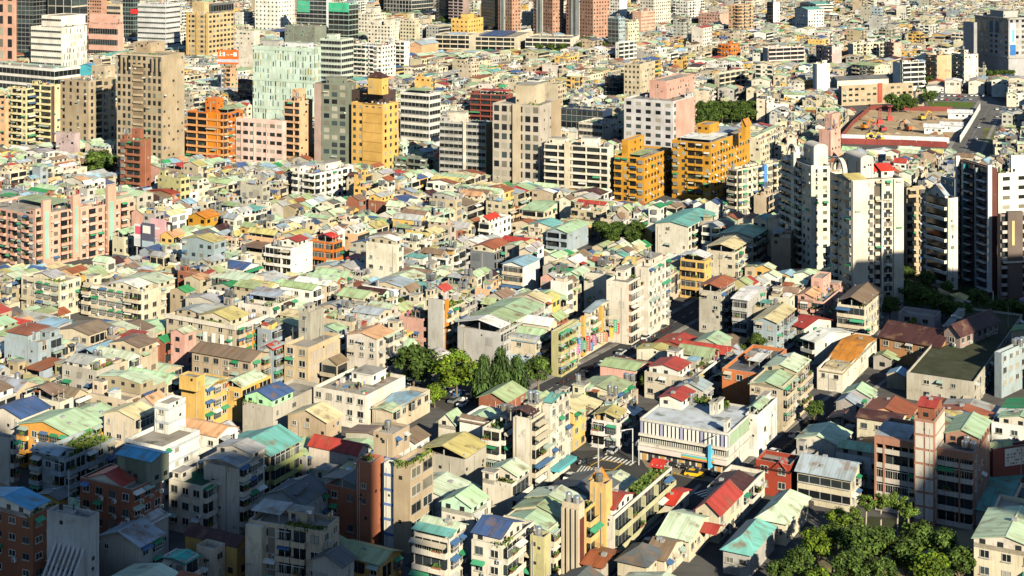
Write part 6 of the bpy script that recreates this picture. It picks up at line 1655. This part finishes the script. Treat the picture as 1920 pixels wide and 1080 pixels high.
def trunk_mesh(kind):
    m = MB(); n = 6
    def limb(p, q, r0, r1):
        dx, dy, dz = q[0] - p[0], q[1] - p[1], q[2] - p[2]
        ux, uy, uz = (1, 0, 0) if abs(dz) > abs(dx) else (0, 1, 0)
        A_ = [(p[0] + r0 * cos(6.283 * i / n), p[1] + r0 * sin(6.283 * i / n), p[2]) for i in range(n)]
        B_ = [(q[0] + r1 * cos(6.283 * i / n), q[1] + r1 * sin(6.283 * i / n), q[2]) for i in range(n)]
        for i in range(n): m.q(A_[i], A_[(i + 1) % n], B_[(i + 1) % n], B_[i], 'bark', (.20, .15, .10) if kind < 3 else (.36, .31, .25))
    limb((0, 0, 0), (.03, .02, .62), .07 if kind < 3 else .035, .05 if kind < 3 else .025)
    for a in range(5 if kind < 3 else 0):
        limb((.03, .02, .58), (.4 * cos(a * 1.26), .4 * sin(a * 1.26), .95), .035, .012)
    limb((.03, .02, .6), (.0, .0, 1.05), .04 if kind < 3 else .025, .012 if kind < 3 else .02)
    return m.mesh('trunk')
CROWNS = {k: [crown_mesh(k, 10 * k + i) for i in range(3)] for k in range(4)}
TRUNKS = {k: trunk_mesh(k) for k in (0, 3)}
tr = random.Random(2)
for i, (x, y, rad, hc, kind, lab, grp) in enumerate(TREES):
    e = tag(link('tree', None, None, (x, y, 0), tr.uniform(0, 6.28)), lab, 'tree', grp)
    c = link('crown', CROWNS[kind][i % 3], e, (0, 0, hc), 0, (rad * tr.uniform(1.1, 1.3), rad * tr.uniform(1.1, 1.3), rad * (1.05 if kind != 2 else 1.5)))
    k = 3 if kind == 3 else 0
    link('trunk', TRUNKS[k], e, (0, 0, 0), 0, (hc * .6, hc * .6, hc * .95))

# ------------------------------------------------------------------ cars and scooters
def prof_mesh(name, prof, w0, w1, mat, col):
    """side profile (x, z, half width factor) lofted across the width"""
    m = MB()
    L = [(x, w * .5 * w0, z) for x, z, w in prof]; Rr = [(x, -w * .5 * w0, z) for x, z, w in prof]
    n = len(prof)
    for i in range(n):
        j = (i + 1) % n
        m.q(Rr[i], Rr[j], L[j], L[i], mat, col)
    for side in (L, Rr):
        cx = sum(p[0] for p in side) / n; cz = sum(p[2] for p in side) / n; cy = side[0][1]
        for i in range(n): m.t(side[i], side[(i + 1) % n], (cx, cy, cz), mat, col)
    return m.mesh(name)
BODY = [(-2.15, .3, 1), (-2.2, .62, .98), (-2.05, .92, .95), (-1.0, .98, .96), (1.0, .96, .96), (1.95, .82, .93), (2.2, .6, .94), (2.18, .3, .98)]
CAB = [(-1.75, .95, .92), (-1.25, 1.42, .76), (.15, 1.45, .76), (.95, .95, .92)]
CARCOL = dict(white=(.72, .72, .70), silver=(.42, .43, .44), black=(.03, .03, .035), blue=(.05, .14, .34), red=(.40, .03, .03), grey=(.16, .17, .18), yellow=(.72, .42, .02))
CM = {}
def wheel_mesh():
    m = MB(); n = 10
    for i in range(n):
        a, b = 6.283 * i / n, 6.283 * (i + 1) / n
        p = [(.32 * cos(t), y, .32 * sin(t)) for t in (a, b) for y in (-.1, .1)]
        m.q(p[0], p[2], p[3], p[1], 'paint', (.02, .02, .02))
        for y in (-.1, .1):
            m.t((0, y, 0), (.2 * cos(a), y * 1.03, .2 * sin(a)), (.2 * cos(b), y * 1.03, .2 * sin(b)), 'steel', (.5, .5, .5))
            m.q((.2 * cos(a), y, .2 * sin(a)), p[0 if y < 0 else 1], p[2 if y < 0 else 3], (.2 * cos(b), y, .2 * sin(b)), 'paint', (.02, .02, .02))
    return m.mesh('wheel')
WHEEL = wheel_mesh(); CABM = prof_mesh('cabin', CAB, 1.72, 1, 'glass', (.02, .025, .03))
lm = MB(); lm.q((0, -.18, -.08), (0, .18, -.08), (-.04, .18, .08), (-.04, -.18, .08), 'paint', (.75, .74, .68)); HEAD = lm.mesh('headlight')
def car(x, y, ang, c, label, group, van=False):
    e = tag(link('parked_car', None, None, (x, y, .03), ang), label, 'car' if not van else 'van', group)
    if c not in CM:
        rm = MB(); rm.q((-1.2, -.62, 1.47), (.1, -.62, 1.47), (.1, .62, 1.47), (-1.2, .62, 1.47), 'paint', CARCOL[c])
        CM[c] = (prof_mesh('body', BODY, 1.76, 1, 'paint', CARCOL[c]), rm.mesh('roof_panel'))
    link('body', CM[c][0], e); link('cabin', CABM, e); link('roof_panel', CM[c][1], e)
    for sx in (-1.35, 1.35):
        for sy in (-.8, .8): link('wheel', WHEEL, e, (sx, sy, .32))
    for sy in (-.6, .6): link('headlight', HEAD, e, (2.2, sy, .68))
cr = random.Random(9)
cc = ['white', 'silver', 'blue', 'white', 'black', 'grey', 'white', 'silver', 'red', 'white']
spots = [(772, 722, 25), (848, 735, 62), (862, 741, 62), (878, 748, 62), (838, 746, 62), (852, 754, 62), (868, 760, 62), (832, 730, 62), (894, 742, 62), (815, 712, 62), (905, 728, 62), (760, 734, 25)]
where = ['by the foot of the dark tree', 'row nearest the yellow green tree', 'second from the tree', 'third from the tree', 'in the middle row', 'middle row, second', 'middle row, third', 'under the yellow green tree', 'below the feathery trees', 'between the two big trees', 'beneath the first feathery tree', 'at the office wall']
for i, (px, py, a) in enumerate(spots):
    x, y, _ = gpt(px, py); c = cc[i % 10]
    car(x, y, radians(a + cr.uniform(-4, 4)), c, f'{c} car in the tree shaded car park, {where[i]}', 'cars in the car park')
st = [(1250, 998, 62, 'grey', 'grey car in the shaded lower street, nearest the coral roof'), (1216, 1022, 62, 'silver', 'silver car halfway down the lower street'), (1190, 1046, 62, 'black', 'black car at the lower end of the lower street'), (1302, 893, -20, 'yellow', 'yellow taxi entering the crossing in shade'),
      (1150, 848, 62, 'silver', 'silver car beside the shop with the blue front'), (1070, 898, 62, 'white', 'white car beneath the teal shop awning'), (1440, 868, 50, 'blue', 'blue car at the mouth of the side street'), (1452, 852, 50, 'white', 'white car behind the blue one in the side street'),
      (1492, 820, 50, 'silver', 'silver car halfway along the side street'), (1520, 796, 50, 'black', 'black car near the dark tree of the side street'), (1672, 632, 40, 'blue', 'blue car in the school yard'), (1130, 686, 62, 'white', 'white car in the busy street'), (1095, 704, 62, 'black', 'black car low in the busy street'),
      (1165, 664, 62, 'silver', 'silver car halfway up the busy street'), (1212, 636, 62, 'white', 'white car below the white street tower'), (1245, 617, 62, 'grey', 'grey car at the upper end of the busy street'), (1530, 930, 60, 'grey', 'grey car in front of the curved grey roof'), (1515, 950, 60, 'black', 'black car by the pale hip roof'), (1830, 262, 70, 'white', 'white car on the far avenue'), (1845, 225, 70, 'black', 'black car farther up the avenue'), (1836, 240, 70, 'silver', 'silver car in the middle of the avenue')]
for px, py, a, c, lab in st:
    x, y, _ = gpt(px, py); car(x, y, radians(a), c, lab, 'cars in the streets')
for i in range(40):
    px, py = 1700 + (i % 14) * 11 + cr.uniform(-2, 2), 174 + (i // 14) * 7 + cr.uniform(-1, 1)
    x, y, _ = gpt(px, py); c = cc[cr.randrange(10)]
    car(x, y, radians(70), c, f'{c} car in the far parking lot below the stone hotel', f'{c} cars in the far parking lot')
for i in range(10):
    px, py = 1870 + (i % 5) * 12, 206 + (i // 5) * 14
    x, y, _ = gpt(px, py); c = cc[cr.randrange(10)]
    car(x, y, radians(70), c, f'{c} car on the bare lot beside the avenue', f'{c} cars on the bare lot')

def scooter_mesh(col):
    m = MB(); Q = []
    bx(Q, -.55, .15, -.16, .16, .45, .75, 'paint', col, back=True); bx(Q, .15, .45, -.14, .14, .25, .35, 'paint', (.1, .1, .1), back=True)
    bx(Q, .45, .58, -.18, .18, .25, 1.0, 'paint', col, back=True); bx(Q, .40, .50, -.32, .32, 1.0, 1.07, 'paint', (.05, .05, .05), back=True)
    bx(Q, -.50, .1, -.13, .13, .75, .84, 'paint', (.03, .03, .03), back=True)
    for x in (-.55, .62):
        for i in range(8):
            a, b = 6.283 * i / 8, 6.283 * (i + 1) / 8
            Q.append(((x + .24 * cos(a), -.06, .24 + .24 * sin(a)), (x + .24 * cos(b), -.06, .24 + .24 * sin(b)), (x + .24 * cos(b), .06, .24 + .24 * sin(b)), (x + .24 * cos(a), .06, .24 + .24 * sin(a)), 'paint', (.02, .02, .02)))
    for a in Q: m.q(*a)
    return m.mesh('scooter')
SCO = [scooter_mesh(c) for c in ((.42, .42, .41), (.04, .04, .045), (.16, .035, .03), (.04, .07, .14))]
a0, a1 = gpt(1290, 882), gpt(1374, 902)
for i in range(34):
    t = i / 33; k = cr.choice((0, 1, 1, 1, 2, 3))
    o = link('scooter', SCO[k], None, (a0[0] + (a1[0] - a0[0]) * t, a0[1] + (a1[1] - a0[1]) * t + cr.uniform(-.2, .2), .03), radians(62 + cr.uniform(-10, 10)))
    nmc = ('white', 'black', 'red', 'blue')[k]
    tag(o, f'{nmc} scooter in the row before the white street block', 'scooter', f'{nmc} scooters in the forecourt row')
a0, a1 = gpt(1222, 868), gpt(1285, 880)
for i in range(18):
    t = i / 17; k = cr.choice((0, 1, 1, 1, 2, 3))
    o = link('scooter', SCO[k], None, (a0[0] + (a1[0] - a0[0]) * t, a0[1] + (a1[1] - a0[1]) * t + cr.uniform(-.3, .3), .03), radians(62 + cr.uniform(-10, 10)))
    nmc = ('white', 'black', 'red', 'blue')[k]
    tag(o, f'{nmc} scooter under the rainbow sign, near the alley', 'scooter', f'{nmc} scooters under the rainbow sign')

# ------------------------------------------------------------------ street furniture
def bxm(m, x0, x1, y0, y1, z0, z1, mat, col):
    Q = []; bx(Q, x0, x1, y0, y1, z0, z1, mat, col, back=True)
    for a in Q: m.q(*a)
def lamp(px, py, h, ang, lab, name='street_lamp', cat='street lamp', grp='lamps at the junction'):
    x, y, _ = gpt(px, py); e = tag(link(name, None, None, (x, y, 0), radians(ang)), lab, cat, grp)
    m = MB(); bxm(m, -.11, .11, -.11, .11, 0, h, 'paint', (.5, .5, .5)); link('pole', m.mesh('pole'), e)
    m = MB(); bxm(m, 0, 2.4, -.06, .06, h - .15, h, 'paint', (.5, .5, .5)); link('arm', m.mesh('arm'), e)
    m = MB()
    if name == 'street_lamp': bxm(m, 2.0, 2.9, -.18, .18, h - .22, h - .08, 'paint', (.66, .66, .64)); link('lamp_head', m.mesh('lamp_head'), e)
    else: bxm(m, 1.8, 3.1, -.16, .16, h - .5, h - .05, 'paint', (.05, .06, .05)); link('signal_head', m.mesh('signal_head'), e)
lamp(1186, 868, 8, 200, 'tall grey street lamp at the alley mouth'); lamp(1344, 888, 9, 240, 'street lamp in front of the white street block')
lamp(1122, 884, 6, 150, 'traffic signal at the near side of the junction', 'traffic_signal', 'traffic signal', 'signals at the junction')
lamp(1198, 872, 6, 250, 'traffic signal by the forecourt', 'traffic_signal', 'traffic signal', 'signals at the junction')
lamp(1862, 600, 9, 120, 'white twin armed lamp by the school', 'street_lamp')
# upright shop signs along the busy street
SGC = [(.62, .05, .05), (.70, .66, .58), (.72, .50, .05), (.10, .30, .60), (.66, .28, .05), (.70, .70, .70), (.10, .42, .22), (.62, .20, .40)]
SGN = ['red', 'cream', 'yellow', 'blue', 'orange', 'white', 'green', 'pink']
pl = [(1043, 706), (1076, 690), (1110, 672), (1146, 652), (1180, 634), (1214, 616)]
sn = 0
for a, b in zip(pl, pl[1:]):
    for k in range(5):
        t = (k + cr.uniform(.1, .9)) / 5; px, py = a[0] + (b[0] - a[0]) * t, a[1] + (b[1] - a[1]) * t
        x, y, _ = gpt(px, py); ci = (sn * 3 + cr.randrange(2)) % 8; z0 = cr.uniform(2.6, 4.5); hh = cr.uniform(1.8, 4.2)
        e = tag(link('shop_sign', None, None, (x, y, 0), radians(62)), f'{SGN[ci]} upright shop sign, {["lowest", "second", "third", "fourth", "uppermost"][k]} in the {["first", "second", "third", "fourth", "last"][min(4, sn // 5)]} stretch of the busy street', 'shop sign', 'shop signs over the busy street')
        m = MB(); bxm(m, -.12, .12, -1.1, .1, z0, z0 + hh, 'paint', SGC[ci]); link('sign_box', m.mesh('sign_box'), e)
        m = MB()
        for j in range(int(hh / .65)):
            zz = z0 + .2 + j * .65
            for q in range(3): bxm(m, -.14, .14, -.9 + q * .02, -.25, zz + q * .14, zz + .06 + q * .14, 'paint', (.75, .73, .68) if ci not in (1, 5) else (.45, .06, .06))
            bxm(m, -.14, .14, -.62, -.52, zz, zz + .42, 'paint', (.75, .73, .68) if ci not in (1, 5) else (.45, .06, .06))
        tag(link('sign_writing', m.mesh('sign_writing'), e), kind='stuff')
        m = MB(); bxm(m, -.05, .05, .0, 2.4, z0 + .2, z0 + .28, 'paint', (.3, .3, .3)); bxm(m, -.05, .05, .0, 2.4, z0 + hh - .3, z0 + hh - .22, 'paint', (.3, .3, .3)); link('bracket', m.mesh('bracket'), e)
        sn += 1

# big boards
def board(px, py, w, h, z0, ang, lab, col, marks, name='billboard'):
    x, y, _ = gpt(px, py, z0)
    e = tag(link(name, None, None, (x, y, 0), radians(ang)), lab, 'billboard', 'big boards')
    m = MB(); bxm(m, -w / 2, w / 2, -.2, .2, z0, z0 + h, 'paint', col); link('face_board', m.mesh('face_board'), e)
    m = MB()
    for sx in (-w * .35, w * .35): bxm(m, sx - .2, sx + .2, .2, .6, 0, z0 + h * .9, 'paint', (.3, .3, .3))
    link('support', m.mesh('support'), e)
    m = MB()
    for a, b, c, d, cc_ in marks: bxm(m, (a - .5) * w, (b - .5) * w, -.26, -.18, z0 + c * h, z0 + d * h, 'paint', cc_)
    if marks: tag(link('print', m.mesh('print'), e), kind='stuff')
W_ = (.75, .75, .72)
board(428, 120, 14, 9, 27, -12, 'red orange billboard with white characters and grey strip', (.66, .12, .02), [(.06, .18, .55, .60, W_), (.06, .18, .74, .79, W_), (.10, .14, .55, .9, W_), (.24, .34, .56, .84, W_), (.44, .46, .6, .72, W_), (.52, .54, .6, .72, W_), (.62, .72, .66, .71, W_), (.76, .92, .56, .84, W_), (0, 1, .12, .34, (.42, .44, .52))])
DK = (.05, .05, .06)
board(263, 462, 5.6, 8, 7, -30, 'white poster board with red print, first of four', (.66, .64, .64), [(.1, .8, .55, .9, (.60, .10, .15)), (.1, .9, .05, .35, (.5, .52, .55))])
board(278, 466, 6.0, 9, 7, -30, 'dark poster board with blue lower half, second of four', (.10, .10, .16), [(.1, .7, .6, .9, W_), (.05, .95, .05, .3, (.4, .5, .58))])
board(297, 468, 7.2, 11, 6, -30, 'pink poster board, biggest of the four', (.70, .42, .46), [(.3, .6, .66, .72, W_), (.2, .8, .3, .33, (.6, .3, .34))])
board(313, 463, 5.0, 9, 7, -30, 'black and white poster board, last of four', DK, [(.15, .5, .2, .8, W_), (.6, .85, .4, .9, W_)])

# ------------------------------------------------------------------ building site
def fence(pxl, h, col, lab, grp='site fences'):
    pl = gp(*pxl); e = tag(link('site_fence', None, None, (pl[0][0], pl[0][1], 0)), lab, 'fence', grp)
    pc = 0
    for a, b in zip(pl, pl[1:]):
        dx, dy = b[0] - a[0], b[1] - a[1]; n = sqrt(dx * dx + dy * dy); ux, uy = dx / n, dy / n; k = max(1, int(n / 6))
        m = MB(); bxm(m, 0, n / k - .12, -.05, .05, .05, h, 'paint', col); me = m.mesh('fence_panel')
        for i in range(k): link('fence_panel', me, e, (a[0] + ux * n / k * i - pl[0][0], a[1] + uy * n / k * i - pl[0][1], 0), atan2(uy, ux))
fence([(1577, 262), (1600, 234), (1630, 209)], 3.0, (.22, .05, .04), 'dark red fence up the left side of the building site')
fence([(1632, 206), (1786, 209)], 3.0, (.22, .05, .04), 'red fence along the far side of the building site')
fence([(1578, 270), (1690, 273), (1776, 277)], 3.2, (.22, .045, .04), 'red hoarding along the near side of the building site')
fence([(1578, 262), (1690, 265), (1780, 268)], 3, (.62, .64, .68), 'pale hoarding just behind the red one')
fence([(1800, 268), (1820, 236), (1838, 205)], 4, (.72, .72, .72), 'white rail between building site and avenue')
def digger(px, py, ang, col, lab, s=1.25):
    x, y, _ = gpt(px, py); e = tag(link('excavator', None, None, (x, y, .02), radians(ang)), lab, 'excavator', 'machines on the building site'); e.scale = (s, s, s)
    m = MB(); bxm(m, -1.8, 1.8, -1.3, -.7, 0, .9, 'paint', DK); link('track', m.mesh('track'), e)
    m = MB(); bxm(m, -1.8, 1.8, .7, 1.3, 0, .9, 'paint', DK); link('track', m.mesh('track'), e)
    m = MB(); bxm(m, -2.0, 1.0, -1.2, 1.2, 1.0, 2.1, 'paint', col); bxm(m, -2.0, -.6, -1.2, 1.2, 2.1, 2.5, 'paint', col); link('body', m.mesh('body'), e)
    m = MB(); bxm(m, -.3, 1.2, .1, 1.2, 2.1, 3.4, 'glass', (.03, .04, .05)); link('cab', m.mesh('cab'), e)
    m = MB()
    def bar(p, q, t):
        for sy in (-1, 1): m.q((p[0], sy * t - .4, p[1] - t), (q[0], sy * t - .4, q[1] - t), (q[0], sy * t - .4, q[1] + t), (p[0], sy * t - .4, p[1] + t), 'paint', col)
        m.q((p[0], -t - .4, p[1] + t), (q[0], -t - .4, q[1] + t), (q[0], t - .4, q[1] + t), (p[0], t - .4, p[1] + t), 'paint', col)
    bar((1, 1.8), (3.2, 4.6), .3); bar((3.2, 4.6), (5.4, 3.6), .26); bar((5.4, 3.6), (6.2, 1.2), .22); link('boom', m.mesh('boom'), e)
    m = MB(); bxm(m, 5.6, 6.8, -1.0, .2, .3, 1.2, 'paint', (.2, .2, .2)); link('bucket', m.mesh('bucket'), e)
digger(1632, 268, 10, (.55, .36, .05), 'yellow excavator in front of the red hoarding'); digger(1648, 269, 190, (.70, .45, .02), 'second yellow excavator with arm to the left', 1.3)
digger(1622, 243, 40, (.62, .22, .03), 'orange excavator on the dirt', 1.2); digger(1654, 248, 200, (.40, .06, .05), 'red piling machine in the middle of the dirt', 1.2); digger(1702, 246, 120, (.45, .12, .05), 'red orange excavator right of the piling machine', 1.2)
digger(1730, 226, 30, (.62, .35, .05), 'small amber excavator near the far fence', 1.2)
def crane(px, py, h, lab):
    x, y, _ = gpt(px, py); e = tag(link('piling_rig', None, None, (x, y, 0)), lab, 'piling rig', 'machines on the building site')
    m = MB(); bxm(m, -1.5, 1.5, -1.5, 1.5, 0, 2.5, 'paint', (.5, .06, .05)); link('base', m.mesh('base'), e)
    m = MB()
    for sx in (-.6, .6):
        for sy in (-.6, .6): bxm(m, sx - .12, sx + .12, sy - .12, sy + .12, 2.5, h, 'paint', (.34, .07, .05))
    for i in range(int(h / 1.5)): bxm(m, -.7, .7, -.7, .7, 2.5 + i * 1.5, 2.65 + i * 1.5, 'paint', (.34, .07, .05))
    link('mast', m.mesh('mast'), e)
crane(1650, 232, 9, 'red lattice piling mast on the dirt')
crane(1668, 226, 7, 'shorter red piling mast beyond the first')
for px, py, w, d, lab in ((1800, 222, 14, 8, 'white site shed at the avenue'), (1784, 246, 12, 7, 'white site office near the gate'), (1750, 250, 10, 6, 'grey site shed in shade')):
    x, y, _ = gpt(px, py); rt = Root('site_shed', lab, 'shed', x, y, 'sheds of the building site', 1); v = Vol(rt, x, y, radians(-15), w, d, 0, 4); shell(v, (.66, .67, .68), 'wall', 0); gable(v, -w / 2, w / 2, -d / 2, d / 2, 4, 1.5, (.62, .63, .66), 'x', 0, (.66, .67, .68)); facade(v, 'S', 's', col=C['white'], clutter=0); rt.finish()

hm = MB(); hr_ = random.Random(31)
for i in range(26):      # heaps of spoil and stacked material on the dirt
    px, py = hr_.uniform(1620, 1775), hr_.uniform(214, 258); x, y, _ = gpt(px, py); s = hr_.uniform(1.5, 4.5); h = s * hr_.uniform(.25, .5)
    ring = [(x + s * cos(t * .785) * hr_.uniform(.8, 1.2), y + s * sin(t * .785) * hr_.uniform(.8, 1.2), 0) for t in range(8)]
    for t in range(8): hm.t(ring[t], ring[(t + 1) % 8], (x, y, h), 'soil', hr_.choice([(.36, .25, .15), (.30, .22, .14), (.46, .36, .24), (.30, .30, .29), (.24, .10, .06)]))
tag(link('spoil_heaps', hm.mesh('spoil_heaps')), label='heaps of earth and stacked material on the building site', kind='stuff')
# more scooters along the kerbs
def scooter_row(pa, pb, n, ang, where, grp):
    a0, a1 = gpt(*pa), gpt(*pb)
    for i in range(n):
        t = (i + cr.uniform(-.2, .2)) / n; k = cr.choice((0, 1, 1, 1, 2, 3)); nmc = ('white', 'black', 'red', 'blue')[k]
        o = link('scooter', SCO[k], None, (a0[0] + (a1[0] - a0[0]) * t, a0[1] + (a1[1] - a0[1]) * t, .03), radians(ang + cr.uniform(-12, 12)))
        tag(o, f'{nmc} scooter parked {where}', 'scooter', f'{nmc} scooters {grp}')
scooter_row((1050, 722), (1170, 662), 40, -28, 'on the shop side of the busy street', 'in the busy street')
scooter_row((1180, 658), (1262, 612), 34, -28, 'below the white street tower', 'below the street tower')
scooter_row((1425, 884), (1500, 822), 22, -40, 'along the shaded side street', 'in the side street')
scooter_row((1282, 972), (1200, 1036), 22, -28, 'at the foot of the green balcony row', 'under the green balcony row')
scooter_row((1088, 872), (1150, 851), 14, 62, 'outside the shop with the blue front', 'at the blue shop')

# ------------------------------------------------------------------ towers behind and beside the viewpoint: they cast the big shadows
def outside(x, y, w, d, h, rot, lab, extra=()):
    rt = Root('tower', lab, 'tower', x, y, None, 1)
    v = Vol(rt, x, y, radians(rot), w, d, 0, h); shell(v, C['gray'], 'tile')
    facade(v, 'N', 'g', 4.0, 6, col=C['gray'], clutter=0); facade(v, 'W', 'g', 4.0, 6, col=C['gray'], clutter=0)
    for (x0, x1, y0, y1, hh) in extra: hut(v, x0, x1, y0, y1, v.z1 - .9, hh, C['gray'], 'tile', False, 'penthouse')
    rt.finish()
CAST = [
    (61.75, -32, 53.5, 30, 194, 0, 'wide grey office tower beside the viewpoint, shading the near quarter', [(-20, 5, -10, 10, 12)]),
    (115.8, -32, 30.5, 30, 190, 0, 'slim grey tower beside the wide one, shading the brick tower house', []),
    (256, 40, 64, 26, 158, 10, 'grey tower outside the frame, shading the park', [(-6, 6, -6, 6, 8)]),
    (244, 335, 122, 24, 94, 12, 'grey slab outside the frame, shading the school', [(-50, -34, -6, 6, 6), (10, 26, -6, 6, 6)]),
]
for a in CAST: outside(*a)
